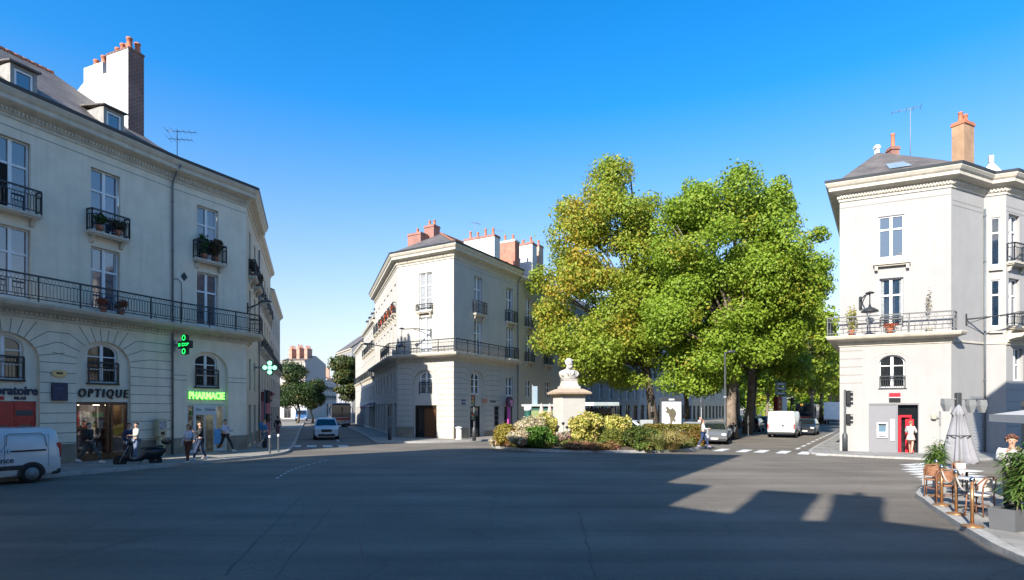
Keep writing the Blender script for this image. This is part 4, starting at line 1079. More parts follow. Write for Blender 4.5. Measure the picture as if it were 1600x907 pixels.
low = [(-6.6, 17.6), (-4.42, 17.2), (-4.4, 14.6), (-2.88, 14.4), (-2.86, 14.4), (-1.25, 14.4), (-.92, 14.5), (.25, 14.9), (1.5, 14.7), (1.75, 13.6), (2.1, 13.0), (9, 12.8)]
bl = shade_block('unseen lower slate roofed block right behind the viewer, roofline shaped for its shade', -14, -3.4, low, STONE, SLATE)
def stack(b, A, B0, B1, z, m=PLAS, pots=0):
    x, y = sun_pt(A, (B0+B1)/2); return chimney(b, facing(x, y, 122), abs(B1-B0), 1.4, 9, z-.2, m, pots)
stack(bl, -8.7, -5.3, -4.4, 17.0); stack(bl, -8.7, -2.85, -1.3, 16.85); stack(bl, -8.7, -.9, .25, 17.0, BRICK, 3)
FC = facing(15.5, 15.5, 203.5)       # cafe front, just outside the frame on the right
bC = thing('cafe_building', 'cafe building beside the terrace just right of the view', 'building', T(15.5, 15.5))
hc = [hole(q, 2.2, .3, 2.9) for q in (2.2, 5.4, 8.6, 11.8)]+[hole(q, 1.2, z, z+2.2) for q in (2.2, 5.4, 8.6, 11.8) for z in (4.2, 7.6, 11)]
wall(bC, FC, 14, 14.0, hc, [STONE, JOINT, PLINTH])
for q in (2.2, 5.4, 8.6, 11.8):
    window(bC, FC, q, .3, 2.2, 2.6, fm=DGREY, gm=GLASSD)
    for z in (4.2, 7.6, 11): window(bC, FC, q, z, 1.2, 2.2)
FC2 = facing(26.29, 20.76, 244)
wall(bC, FC2, 12, 14.0, [hole(q, 1.2, z, z+2.2) for q in (2.5, 6, 9.5) for z in (4.2, 7.6, 11)], [STONE, JOINT, PLINTH])
for q in (2.5, 6, 9.5):
    for z in (4.2, 7.6, 11): window(bC, FC2, q, z, 1.2, 2.2)
moulding(bC, [wpt(FC2, 0)[:2], (15.5, 15.5), wpt(FC, 14)[:2]], [(0, 13.9), (.4, 14.1), (.4, 14.3), (0, 14.3)], TRIM)
rr = (20.2, 13.5, 17.6)
poly_part(bC, 'roof', SLATE, [[(15.3, 15.8, 14.3), wpt(FC, 14, -.3, 14.3), (14, .5, 17.6), rr], [(15.3, 15.8, 14.3), wpt(FC2, 0, -.3, 14.3), (28, 17, 17.6), rr], [rr, (14, .5, 17.6), (28, 17, 17.6)]])
back_walls(bC, [wpt(FC, 14)[:2], (20, 0), (30, 14), wpt(FC2, 0)[:2]], 14.0, STONE)
# ---------------------------------------------------------------- ground, pavements, paint
def asphalt(name, base, crack=True):
    m = bpy.data.materials.new(name); m.use_nodes = True; nt = m.node_tree; N = nt.nodes; L = nt.links; b = N['Principled BSDF']
    tc = N.new('ShaderNodeTexCoord')
    def noise(sc, det=5, rough=.6, mp=None):
        n = N.new('ShaderNodeTexNoise'); n.inputs['Scale'].default_value = sc; n.inputs['Detail'].default_value = det; n.inputs['Roughness'].default_value = rough
        if mp:
            q = N.new('ShaderNodeMapping'); q.inputs['Scale'].default_value = mp[0]; q.inputs['Rotation'].default_value = (0, 0, mp[1]); L.new(tc.outputs['Object'], q.inputs[0]); L.new(q.outputs[0], n.inputs['Vector'])
        else: L.new(tc.outputs['Object'], n.inputs['Vector'])
        return n.outputs['Fac']
    def rng(v, a, c, d, e):
        r = N.new('ShaderNodeMapRange'); r.inputs['From Min'].default_value = a; r.inputs['From Max'].default_value = c; r.inputs['To Min'].default_value = d; r.inputs['To Max'].default_value = e; L.new(v, r.inputs['Value']); return r.outputs['Result']
    def mul(a, c):
        x = N.new('ShaderNodeMath'); x.operation = 'MULTIPLY'; L.new(a, x.inputs[0]); L.new(c, x.inputs[1]); return x.outputs[0]
    v = mul(rng(noise(.25), .3, .7, .74, 1.18), rng(noise(9, 3), .3, .7, .9, 1.1))
    v = mul(v, rng(noise(120, 2), .3, .7, .75, 1.25))
    v = mul(v, rng(noise(.55, 4, .6, ((.12, 1.6, 1), R(28))), .35, .65, .78, 1.15))      # tyre-polished bands
    if crack:
        vo = N.new('ShaderNodeTexVoronoi'); vo.feature = 'DISTANCE_TO_EDGE'; vo.inputs['Scale'].default_value = .16
        wob = N.new('ShaderNodeTexNoise'); wob.inputs['Scale'].default_value = .8; wob.inputs['Detail'].default_value = 5; L.new(tc.outputs['Object'], wob.inputs['Vector'])
        ad = N.new('ShaderNodeMix'); ad.data_type = 'RGBA'; ad.blend_type = 'ADD'; ad.inputs['Factor'].default_value = .8
        L.new(tc.outputs['Object'], ad.inputs['A']); L.new(wob.outputs['Color'], ad.inputs['B']); L.new(ad.outputs['Result'], vo.inputs['Vector'])
        v = mul(v, rng(vo.outputs['Distance'], .0, .004, .78, 1.0))
    mx = N.new('ShaderNodeMix'); mx.data_type = 'RGBA'; mx.blend_type = 'MULTIPLY'; mx.inputs['Factor'].default_value = 1; mx.inputs['A'].default_value = (*base, 1); L.new(v, mx.inputs['B'])
    L.new(mx.outputs['Result'], b.inputs['Base Color']); b.inputs['Roughness'].default_value = .82; b.inputs['Specular IOR Level'].default_value = .3
    bp = N.new('ShaderNodeBump'); bp.inputs['Strength'].default_value = .35; bp.inputs['Distance'].default_value = .01; L.new(noise(90, 3), bp.inputs['Height']); L.new(bp.outputs[0], b.inputs['Normal'])
    MATS[name] = m; return m
ASPH = asphalt('asphalt', (.165, .146, .122))
PAVE = asphalt('pavement_asphalt', (.27, .25, .215), False)
PAVEL = brick_mat('pale_paving', (.42, .40, .37), (.37, .355, .33), (.24, .23, .21), 1.0, .6, .4, .012)
def paving_flat(name, c1, c2, mo, bw, bh):
    m = brick_mat(name, c1, c2, mo, 1.0, bw, bh, .012)
    nt = m.node_tree
    for n in nt.nodes:
        if n.type == 'TEX_BRICK':
            for l in list(n.inputs['Vector'].links): nt.links.remove(l)
            tc = [q for q in nt.nodes if q.type == 'TEX_COORD'][0]; mp = nt.nodes.new('ShaderNodeMapping'); mp.inputs['Rotation'].default_value = (0, 0, R(27))
            nt.links.new(tc.outputs['Object'], mp.inputs[0]); nt.links.new(mp.outputs[0], n.inputs['Vector'])
    return m
PAVEL = paving_flat('pale_paving_slabs', (.28, .27, .25), (.25, .24, .225), (.17, .16, .15), .8, .5)
GRAN = mat('granite_kerb', (.36, .35, .33), .8, var=.25, scale=6, bump=.2)
PAINT = mat('road_paint', (.62, .62, .60), .7, var=.3, scale=5)
def struct(o): o['kind'] = 'structure'; return o
mb = MB(); mb.quad((-400, -120, 0), (400, -120, 0), (400, 700, 0), (-400, 700, 0)); struct(mb.build('road', ASPH, None, T(0, 0)))
def smooth_path(P, n=6):
    """Catmull-Rom through plan points"""
    P = [Vector(p) for p in P]; Q = [P[0]*2-P[1]]+P+[P[-1]*2-P[-2]]; out = []
    for i in range(1, len(Q)-2):
        a, b_, c, d = Q[i-1:i+3]
        for k in range(n):
            t = k/n; out.append(.5*((2*b_)+(c-a)*t+(2*a-5*b_+4*c-d)*t*t+(3*b_-a-3*c+d)*t**3))
    out.append(P[-1]); return out
def pavement(edge, back, m, h=.13, kerb=True, name='pavement', kw=.16):
    """raised sheet between a kerb line (road side, pavement lying to its left when walking along it) and a back line"""
    mb = MB(); E_ = [Vector(p) for p in edge]; inn = []
    for i, p in enumerate(E_):
        t = (E_[min(i+1, len(E_)-1)]-E_[max(i-1, 0)]).normalized(); inn.append(p+Vector((-t.y, t.x))*kw)
    poly = [(p.x, p.y) for p in inn]+[tuple(p) for p in back[::-1]]
    loops = [[Vector((p[0], p[1], 0)) for p in poly]]
    tr = mgeo.tessellate_polygon(loops); mb.m = 0
    mb.add([(p[0], p[1], h) for p in poly], [t for t in tr])
    mb.m = 1
    for i in range(len(E_)-1):
        a, c, d, e = E_[i], E_[i+1], inn[i+1], inn[i]
        mb.quad((a.x, a.y, 0), (c.x, c.y, 0), (c.x, c.y, h+.004), (a.x, a.y, h+.004)); mb.quad((a.x, a.y, h+.004), (c.x, c.y, h+.004), (d.x, d.y, h+.004), (e.x, e.y, h+.004))
    o = mb.build(name, [m, GRAN], None, T(0, 0)); return struct(o)
# left pavement (kerb runs from the lower left, past the pharmacy, round into the street)
le = smooth_path([(-24.5, 9.0), (-19.2, 16), (-16.7, 20.5), (-15.1, 23.4), (-13.8, 26), (-12.6, 29), (-12.35, 31.2), (-13.2, 34.5), (-16.6, 44.5), (-26.6, 73), (-36, 100)])
pavement(le, [(-36, 10), wpt(FL, LS, .3)[:2], PIV, wpt(FP, LE, .3)[:2], wpt(FLs, 40, .3)[:2], (-42, 101)], PAVE)
# middle pavement: side street, chamfer and avenue
me_ = smooth_path([(-31, 104), (-20.8, 73.5), (-12.2, 48.5), (-10.0, 41.8), (-8.9, 40.9), (-5.6, 41.4), (-1.9, 43.6), (1.2, 47.0), (8.0, 57), (30, 90), (46, 113)])
pavement(me_, [(-36, 104), wpt(FML, 0, .3)[:2], wpt(FM, 0, .3)[:2], wpt(FM, MLEN, .3)[:2], wpt(FMR, 60, .3)[:2], (50, 122)], PAVE)
# right pavement in front of the bank and along the avenue and the street on the right
re_ = smooth_path([(48, 82), (30.5, 54), (19, 36.2), (16.6, 32.2), (16.4, 30.9), (17.4, 29.6), (19.2, 28.2), (22.3, 27.4), (30, 31.2), (40, 36)])
pavement(re_, [(50, 80), wpt(FRa, 5, .3)[:2], wpt(FR, 0, .3)[:2], wpt(FR, RL, .3)[:2], wpt(FR2, 3.2, .3)[:2], wpt(FR4, 8.9, .3)[:2], (42, 40)], PAVEL, h=.09)
# cafe pavement
ce_ = smooth_path([(34, 25.2), (20, 18.9), (13.6, 18.0), (11.6, 16.5), (10.75, 15.0), (10.1, 13.7), (8.8, 10.9), (8.2, 9.3), (7.0, 5.0), (5.5, -2)])
pavement(ce_, [(34, 20), (26.4, 20.7), (15.6, 15.4), wpt(FC, 14, .3)[:2], (12, -2)], PAVEL, h=.12, kw=.22)
# island round the bust: kerb and soil are built with the planting
def paint(quads, name='road_marking'):
    mb = MB()
    for q in quads: mb.add([(p[0], p[1], .004) for p in q], [tuple(range(len(q)))])
    return struct(mb.build(name, PAINT, None, T(0, 0)))
def bar(c, d, l, w):
    d = Vector(d).normalized(); n = Vector((-d.y, d.x)); c = Vector(c)
    return [tuple(c-d*l/2-n*w/2), tuple(c+d*l/2-n*w/2), tuple(c+d*l/2+n*w/2), tuple(c-d*l/2+n*w/2)]
av = (.545, .839)
# zebra at the mouth of the avenue
q = []
for px, py in ((1122, 705), (1158, 706.5), (1186, 707.3), (1221, 708.6), (1255, 710), (1284, 712)):
    x, y = gp(px, py); q.append(bar((x+.5, y+.8), av, 2.3, .55))
paint(q)
# dashed lane line of the avenue
q = []
x, y = gp(1243, 703)
for i in range(12): q.append(bar((x+av[0]*(1.2+2.9*i), y+av[1]*(1.2+2.9*i)), av, 1.7, .2))
paint(q)
x, y = gp(1256, 710.5)
# zebra to the cafe
q = []
for i in range(9): q.append(bar((17.0-.42*i+1.4-.1, 26.3-.86*i-.55), (.9, .44), 3.4 if i > 1 else 2.6, .45))
paint(q)
# zebra and lines of the left street
sd = (-.329, .944)
q = [bar((-9.9-1.35*i*.944+(-.5), 37.0-.0*i-1.35*i*.329*.0+.2), sd, 1.9, .55) for i in range(-1, 2)]
q = []
for px in (463, 487, 512, 536): x, y = gp(px, 697.5); q.append(bar((x, y), sd, 1.7, .6))
for i in range(10): q.append(bar((-11.2+sd[0]*(7+6*i), 38+sd[1]*(7+6*i)), sd, 3, .13))
paint(q)
# dark bitumen seams between the surfacing strips
mb = MB(); rs = random.Random(4)
for (a, c) in (((427, 905), (520, 790)), ((350, 900), (470, 775)), ((560, 905), (566, 760)), ((60, 880), (430, 790)), ((930, 905), (905, 800))):
    p, e = Vector(gp(*a)), Vector(gp(*c)); n_ = 14; prev = None
    for k in range(n_+1):
        q = p+(e-p)*k/n_; t_ = (e-p).normalized(); w_ = rs.uniform(.012, .03); o_ = rs.uniform(-.03, .03); nn = Vector((-t_.y, t_.x)); cur = (q+nn*(o_-w_), q+nn*(o_+w_))
        if prev: mb.add([(*prev[0], .003), (*cur[0], .003), (*cur[1], .003), (*prev[1], .003)], [(0, 1, 2, 3)])
        prev = cur
struct(mb.build('road_seam', mat('bitumen', (.05, .048, .045), .6, var=.3, scale=8), None, T(0, 0)))
# worn pale arc on the carriageway (an old lane edge) and the gutter line by the left kerb
q = []
pts = smooth_path([gp(432, 748), gp(455, 735), gp(480, 727), gp(515, 719)], 8)
for a, c in zip(pts[:-1:2], pts[1::2]): q.append(bar((a+c)/2, c-a, (c-a).length*1.0, .07))
paint(q)
# ---------------------------------------------------------------- foliage
def leaf_mesh(name, blobs, n, size, m, seed=0, shell=.55, droop=.25, flat=.75, aspect=.8):
    """n separate leaves scattered through a crown made of many clumps; blobs: (x, y, z, rx, ry, rz)"""
    rg = np.random.default_rng(seed)
    B = np.array(blobs, float); vol = (B[:, 3]*B[:, 4]*B[:, 5])**.72; p = vol/vol.sum()
    idx = rg.choice(len(B), n, p=p)
    d = rg.normal(size=(n, 3)); d /= np.linalg.norm(d, axis=1)[:, None]
    r = 1-(1-shell)*rg.random(n)**1.6*1.0
    r = np.where(rg.random(n) < .08, rg.random(n)**.5, r)*(1+.10*rg.normal(size=n))
    b = B[idx]; c = b[:, :3]+d*b[:, 3:6]*r[:, None]
    nr = d*flat+rg.normal(size=(n, 3))*.5+np.array([0, 0, .3]); nr /= np.linalg.norm(nr, axis=1)[:, None]
    a = np.cross(nr, rg.normal(size=(n, 3))); a /= np.linalg.norm(a, axis=1)[:, None]
    a[:, 2] -= droop; a /= np.linalg.norm(a, axis=1)[:, None]
    t = np.cross(nr, a); t /= np.linalg.norm(t, axis=1)[:, None]
    s = (size*(.65+.7*rg.random(n)))[:, None]
    v = np.stack([c-a*s*.5, c+t*s*aspect*.5+a*s*.05+nr*s*.12, c+a*s*.55, c-t*s*aspect*.5+a*s*.05+nr*s*.12], 1).reshape(-1, 3)
    return raw_quads(name, v, m)
def raw_quads(name, v, m):
    nv = len(v); nf = nv//4
    me = bpy.data.meshes.new(name); me.vertices.add(nv); me.loops.add(nv); me.polygons.add(nf)
    me.vertices.foreach_set('co', v.astype(np.float32).ravel()); me.loops.foreach_set('vertex_index', np.arange(nv, dtype=np.int32))
    me.polygons.foreach_set('loop_start', np.arange(0, nv, 4, dtype=np.int32)); me.polygons.foreach_set('loop_total', np.full(nf, 4, dtype=np.int32))
    me.materials.append(m); me.update(calc_edges=True); return me
PLANE = leaf_mat('plane_leaf', [(.15, .25, .02), (.21, .325, .026), (.265, .375, .034), (.31, .40, .045), (.225, .335, .028)], (.46, .36, .05), .42, .2, .05)
PLANEY = leaf_mat('plane_leaf_yellowing', [(.175, .255, .022), (.24, .33, .03), (.295, .375, .04), (.335, .395, .05), (.25, .335, .03)], (.50, .36, .05), .42, .2, .11)
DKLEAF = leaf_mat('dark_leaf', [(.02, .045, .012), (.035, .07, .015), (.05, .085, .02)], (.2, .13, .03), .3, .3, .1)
BARK = mat('plane_bark', (.20, .155, .115), .9, var=.55, scale=2.6, bump=.5, detail=6)
BARKD = mat('dark_bark', (.10, .08, .06), .95, var=.4, scale=5, bump=.5)
def clumps(parts, seed, rc=(1.1, 2.1), dens=.62):
    """parts: big lobes (x, y, z, rx, ry, rz) -> many clumps on and inside their surfaces"""
    rg = random.Random(seed); out = []
    for (x, y, z, rx, ry, rz) in parts:
        k = max(4, int(dens*(rx*ry*rz)**.67*1.5))
        for i in range(k):
            while True:
                d = Vector((rg.gauss(0, 1), rg.gauss(0, 1), rg.gauss(0, 1)))
                if d.length > .01: d.normalize(); break
            q = rg.uniform(.55, 1.0)**.6; s = rg.uniform(*rc)*min(1, (rx*ry*rz)**.333/2.6)
            out.append((x+d.x*(rx-s*.6)*q, y+d.y*(ry-s*.6)*q, z+d.z*(rz-s*.6)*q, s*rg.uniform(.9, 1.3), s*rg.uniform(.9, 1.3), s*rg.uniform(.6, .9)))
    return out
def tree(label, x, y, parts, r0, trunk_h, lm, bm_, n, size, seed, lean=(0, 0), group=None, rc=(1.1, 2.1), cat='tree', name='plane_tree', dens=.62):
    t = thing(name, label, cat, T(x, y), group); rg = random.Random(seed)
    mb = MB(); top = max(p[2]-p[5]*.6 for p in parts)
    pts = []; rad = []
    for i in range(9):
        s = i/8; z = top*s
        pts.append((lean[0]*s+.25*math.sin(s*5+seed), lean[1]*s+.25*math.cos(s*4+seed), z)); rad.append(r0*(1.35 if i == 0 else 1)*(1-s*.86))
    mb.tube(pts, rad, 10)
    for p in parts:
        for k in range(2 if p[3] < 3 else 4):
            zb = max(trunk_h*rg.uniform(.85, 1.3), p[2]*rg.uniform(.35, .6)); s = min(1, zb/top); b0 = Vector((lean[0]*s, lean[1]*s, zb))
            e = Vector((p[0]+rg.uniform(-.35, .35)*p[3], p[1]+rg.uniform(-.35, .35)*p[4], p[2]+rg.uniform(-.3, .25)*p[5]))
            mid = (b0+e)/2+Vector((rg.uniform(-.4, .4), rg.uniform(-.4, .4), .6)); q = r0*rg.uniform(.22, .4)
            mb.tube([b0, (b0+mid)/2, mid, (mid+e)/2, e], [q, q*.8, q*.6, q*.4, q*.15], 6)
    mb.build('trunk', bm_, t)
    cl = clumps(parts, seed, rc, dens)
    link('crown', leaf_mesh('crown', cl, n, size, lm, seed), t)
    return t
def lob(px, py, D, x0, y0, rpx, rpz, dy=0.0, ry=None):
    """a lobe measured on the photograph: centre pixel, distance, half width and half height in pixels"""
    x = (px-800)/900*D; z = 2.5+(638-py)/900*D; rx = rpx/900*D
    return (x-x0, D-y0+dy, z, rx, ry or rx, rpz/900*D)
# left big tree
D = 53; X0 = (1024-800)/900*D
A = lambda px, py, rx, rz, dy=0: lob(px, py, D+dy, X0, D, rx, rz)
tree('tallest yellowing plane tree left of the clump behind the bust', X0, D, [A(950, 290, 42, 48), A(955, 345, 72, 62), A(905, 395, 58, 58), A(990, 400, 55, 70), A(885, 465, 58, 55, -1), A(950, 480, 70, 80), A(880, 525, 48, 45, -1.5), A(930, 555, 56, 46, -2), A(985, 545, 50, 58, -1), A(962, 262, 24, 18), A(1012, 340, 24, 40), A(1030, 420, 40, 60, 1), A(1020, 520, 45, 60, 1), A(860, 440, 34, 30), A(880, 330, 30, 34), A(985, 592, 42, 24), A(935, 585, 40, 24, -1)], .42, 5.0, PLANEY, BARKD, 90000, .225, 3, lean=(-2.5, 0))
D = 47; X1 = (1146-800)/900*D
A1 = lambda px, py, rx, rz, dy=0: lob(px, py, D+dy, X1, D, rx, rz)
tree('broad green plane tree with a thick pale trunk beside the lamp post', X1, D, [A1(1165, 310, 52, 56), A1(1090, 335, 48, 56), A1(1203, 345, 42, 58), A1(1120, 400, 85, 70), A1(1205, 425, 68, 70), A1(1060, 425, 50, 60), A1(1060, 505, 55, 58, -.8), A1(1120, 500, 75, 70, .5), A1(1200, 500, 66, 60, 1.5), A1(1100, 572, 52, 44, -.3), A1(1160, 556, 50, 44, .8), A1(1222, 535, 34, 32, 2), A1(1215, 300, 22, 28), A1(1085, 300, 24, 22), A1(1050, 360, 30, 50), A1(1245, 440, 42, 60), A1(1246, 415, 36, 44), A1(1070, 600, 44, 28, .5)], .47, 4.8, PLANE, BARK, 120000, .215, 5)
D = 56; X2 = (1164-800)/900*D
A2 = lambda px, py, rx, rz, dy=0: lob(px, py, D+dy, X2, D, rx, rz)
tree('plane tree with a twig crown reaching right towards the bank roof', X2, D, [A2(1245, 425, 42, 52), A2(1277, 368, 16, 20), A2(1255, 470, 35, 60), A2(1215, 480, 50, 70), A2(1150, 470, 50, 80), A2(1226, 335, 20, 30), A2(1230, 560, 36, 40)], .40, 6, PLANE, BARK, 42000, .25, 8, lean=(2, 0))
D = 60; X3 = (1178-800)/900*D
tree('slim plane tree with a dark trunk right of the two pale trunks', X3, D, [(0, 0, 12, 4.5, 4.5, 5), (1.5, 1, 8.5, 3.5, 3.5, 2.6), (-2, 1, 9, 3.5, 3.5, 3)], .33, 5.5, PLANE, BARKD, 9000, .42, 11)
D = 52; X4 = (1069-800)/900*D
tree('plane tree on a dark slender trunk just behind the advertising panel', X4, D, [(0, 1, 11, 4.5, 4, 5), (1, 0, 7.5, 3.5, 3, 2)], .3, 5, PLANE, BARKD, 8000, .4, 13)
rows = [(72, 1150, 0), (74, 1268, 1), (90, 1180, 0), (92, 1285, 1), (112, 1200, 0), (114, 1296, 1), (140, 1308, 1), (138, 1225, 0)]
kinds = ['sunlit avenue tree arching over the bus, nearest of the right hand row', 'second tree of the right hand avenue row over the white lorry', 'third tree of the right hand avenue row', 'last small looking tree of the right hand avenue row', 'nearest of the shaded avenue trees behind the white van', 'second shaded avenue tree down the median', 'third shaded avenue tree down the median', 'farthest shaded avenue tree down the median']
ki = [4, 0, 5, 1, 6, 2, 3, 7]
for i, ((D, px, s), k) in enumerate(zip(rows, ki)):
    x = (px-800)/900*D
    h = 12.5 if s else 13.0
    tree(kinds[k], x, D, [(0, 0, h-1.5, 4.4, 4.4, 3.6), (1.8, 1, h-4.5, 4, 4, 3), (-2, -.5, h-5, 4, 4, 3), (0, -1, h+1.6, 2.6, 2.6, 2.2)], .3, 4.2, PLANE if not s else PLANEY, BARK, 7000, .5, 20+i, group='avenue trees')
# side street trees
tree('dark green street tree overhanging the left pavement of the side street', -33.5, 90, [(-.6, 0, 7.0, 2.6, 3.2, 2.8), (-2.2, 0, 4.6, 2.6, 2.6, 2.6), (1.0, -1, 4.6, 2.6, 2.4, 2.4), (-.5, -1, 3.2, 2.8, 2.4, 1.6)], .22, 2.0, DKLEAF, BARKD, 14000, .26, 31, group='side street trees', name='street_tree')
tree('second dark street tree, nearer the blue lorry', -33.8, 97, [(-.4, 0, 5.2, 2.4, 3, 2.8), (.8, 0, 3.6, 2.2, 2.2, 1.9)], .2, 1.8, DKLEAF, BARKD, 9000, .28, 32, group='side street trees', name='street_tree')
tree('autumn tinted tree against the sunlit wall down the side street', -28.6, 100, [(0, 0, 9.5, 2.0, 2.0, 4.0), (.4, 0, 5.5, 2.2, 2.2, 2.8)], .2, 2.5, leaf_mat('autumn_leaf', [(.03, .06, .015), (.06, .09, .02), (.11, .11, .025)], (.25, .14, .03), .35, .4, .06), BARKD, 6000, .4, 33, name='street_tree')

# far end of the avenue: trees that read as one mass
rg_ = random.Random(77); bl = []
for i in range(90):
    d_ = rg_.uniform(150, 185); px = rg_.uniform(1060, 1330); bl.append(((px-800)/900*d_, d_, rg_.uniform(1.5, 12), rg_.uniform(2, 4), 3, rg_.uniform(2, 3.2)))
o = link('distant_trees', leaf_mesh('distant_trees', bl, 26000, .75, PLANE, 78)); tag(o, 'mass of trees closing the far end of the avenue', 'trees'); o['kind'] = 'stuff'
# ---------------------------------------------------------------- vehicles (x forward, y to the left, z up)
TYRE = RUBBER
def paint_mat(name, col, rough=.25): return mat(name, col, rough, var=.06, scale=2, coat=.6)
VWHITE = paint_mat('van_white', (.60, .61, .62)); CARW = paint_mat('car_white', (.55, .56, .57)); SILV = paint_mat('car_silver', (.30, .31, .32)); CARD = paint_mat('car_dark', (.02, .023, .027)); CARG = paint_mat('car_grey', (.12, .125, .13))
AUTOG = glass_mat('car_glass', (.012, .016, .02), ior=1.7, rnd=.1); PLAST = mat('black_plastic', (.018, .018, .02), .6)
TAIL = mat('tail_lamp', (.45, .01, .01), .2, coat=.8); HEADL = mat('head_lamp', (.55, .57, .6), .1, coat=1); PLATE = mat('number_plate', (.62, .62, .58), .5)
def vehicle(label, cat, M, name, prof, w, zb, belt, tum, paint, wheels, wr, side=(), front=None, rear=None, extras=None, group=None, plate=True, lights=True, lower=None, doors=(), crown=.03):
    t = thing(name, label, cat, M, group)
    P = [Vector(p) for p in prof]; x0, x1 = P[0].x, P[-1].x
    def hw(x, z):
        e = min((x-x0)/.35, (x1-x)/.45, 1); e = max(e, 0); k = w*(.93+.07*math.sin(e*math.pi/2))
        return k if z <= belt else k-tum*(z-belt)
    def top(x):
        for a, c in zip(P[:-1], P[1:]):
            if a.x <= x <= c.x: return a.y+(c.y-a.y)*((x-a.x)/max(c.x-a.x, 1e-6))
        return P[-1].y
    xs = sorted(set([round(p.x, 4) for p in P]+[x0+.12, x1-.14]))
    rings = []
    for x in xs:
        zt = top(x); bt = min(belt, zt-.1); h_ = hw(x, bt); h2 = hw(x, zt-.06); m = (zb+bt)/2
        half = [(h_*.9, zb), (h_*.985, zb+.1), (h_*1.0+.012, m), (h_, bt), (h2, zt-.07), (h2-.035, zt-.015), (h2-.12, zt+.004), (0, zt+crown)]
        rings.append([(x, y, z) for y, z in half]+[(x, -y, z) for y, z in half[-2::-1]])
    mb = MB(); mb.loft(rings, True, True, True, True)
    bo = mb.build('body', paint, t)
    md = bo.modifiers.new('edge', 'EDGE_SPLIT'); md.split_angle = R(40)
    # dark skirt / bumpers
    mb = MB(); mb.bbox(x0-.03, x0+.28, -w*.95, w*.95, zb-.02, zb+.2, .05); mb.build('bumper', lower or PLAST, t)
    mb = MB(); mb.bbox(x1-.3, x1+.03, -w*.93, w*.93, zb-.02, zb+.18, .05); mb.build('bumper', lower or PLAST, t)
    for s in side:
        for sg in (1, -1):
            v = [(x, sg*(hw(x, z)+.007), z) for x, z in s]
            g = MB(); g.add(v, [tuple(range(len(v)))]); g.build('side_window', AUTOG, t)
    def slope(nm, a, c, i0, i1, ins=.1):
        a, c = Vector(a), Vector(c); d = c-a; n = Vector((-d.y, d.x)).normalized()
        if n.y < 0 or (abs(n.y) < 1e-3 and (n.x > 0) != (a.x > 0)): n = -n
        p, q = a+d*i0+n*(.01+crown*.9), a+d*i1+n*(.01+crown*.9)
        g = MB(); ya, yc = hw(p.x, p.y)-ins, hw(q.x, q.y)-ins
        g.quad((p.x, ya, p.y), (q.x, yc, q.y), (q.x, -yc, q.y), (p.x, -ya, p.y)); g.build(nm, AUTOG, t)
    if front: slope('windscreen', *front)
    if rear: slope('rear_window', *rear)
    for (wx) in wheels:
        for sg in (1, -1):
            y = sg*(w-.1)
            a = MB(); a.add([(wx+(wr+.07)*math.cos(q), sg*(hw(wx, wr)+.014), max(zb-.02, wr+(wr+.07)*math.sin(q))) for q in np.linspace(-.5, math.pi+.5, 17)], [tuple(range(17))]); a.build('wheel_arch', PLAST, t)
            Mw = M @ T(wx, y+sg*.02, wr) @ RX(R(90) if sg < 0 else R(-90))
            b_ = MB(); b_.lathe([(wr*.62, .10), (wr*.9, .115), (wr, .07), (wr, -.1), (wr*.9, -.12)], 20); wo = b_.build('wheel', TYRE, t, Mw)
            b_ = MB(); b_.lathe([(wr*.64, .105), (wr*.6, .07), (wr*.2, .075), (wr*.16, .11), (.01, .112)], 16); 
            b_.m = 1
            for k in range(8):
                q = 2*math.pi*k/8; b_.ball((wr*.42*math.cos(q), wr*.42*math.sin(q), .077), (wr*.07, wr*.07, .012), 6, 4)
            b_.build('rim', [CHROME if cat == 'car' else GREY, BLACK], wo, Mw)
    if lights:
        hz = min(top(x1-.2), belt)*.80
        for sg in (1, -1):
            l = MB(); l.bbox(x1-.22, x1+.012, sg*w*.72-.17, sg*w*.72+.17, hz-.09, hz+.09, .04); l.build('headlight', HEADL, t)
    if plate:
        l = MB(); l.box(x1+.03, x1+.045, -.26, .26, zb+.12, zb+.24); l.box(x0-.05, x0-.031, -.26, .26, zb+.3, zb+.42)
        l.m = 1; l.box(x1+.046, x1+.048, -.26, -.22, zb+.12, zb+.24); l.box(x0-.052, x0-.0505, .22, .26, zb+.3, zb+.42); l.build('number_plate', [PLATE, mat('plate_blue', (.02, .06, .3))], t)
    if extras: extras(t, M, hw, top)
    return t
def tail_lamps(zs, xr, wy=.13, inset=.0):
    def f(t, M, hw, top):
        for sg in (1, -1):
            l = MB(); y = sg*(hw(xr, zs[0])-inset); l.bbox(xr-.03, xr+.14, min(y, y-sg*wy)-(.0 if sg < 0 else 0), max(y, y-sg*wy), zs[0], zs[1], .03)
            l.v = [(p[0], p[1]+sg*.015, p[2]) for p in l.v]; l.build('tail_light', TAIL, t)
    return f
def mirrors(x, z, y, m):
    def f(t, M, hw, top):
        for sg in (1, -1):
            b_ = MB(); b_.bbox(x-.09, x+.09, sg*(y+.02)-.02 if sg > 0 else -(y+.26), sg*(y+.26) if sg > 0 else -(y), z-.08, z+.1, .03); b_.build('mirror', m, t)
    return f
def both(*fs):
    def f(*a):
        for g in fs: g(*a)
    return f
def heading(x, y, dx, dy): return T(x, y, 0, math.atan2(dy, dx))
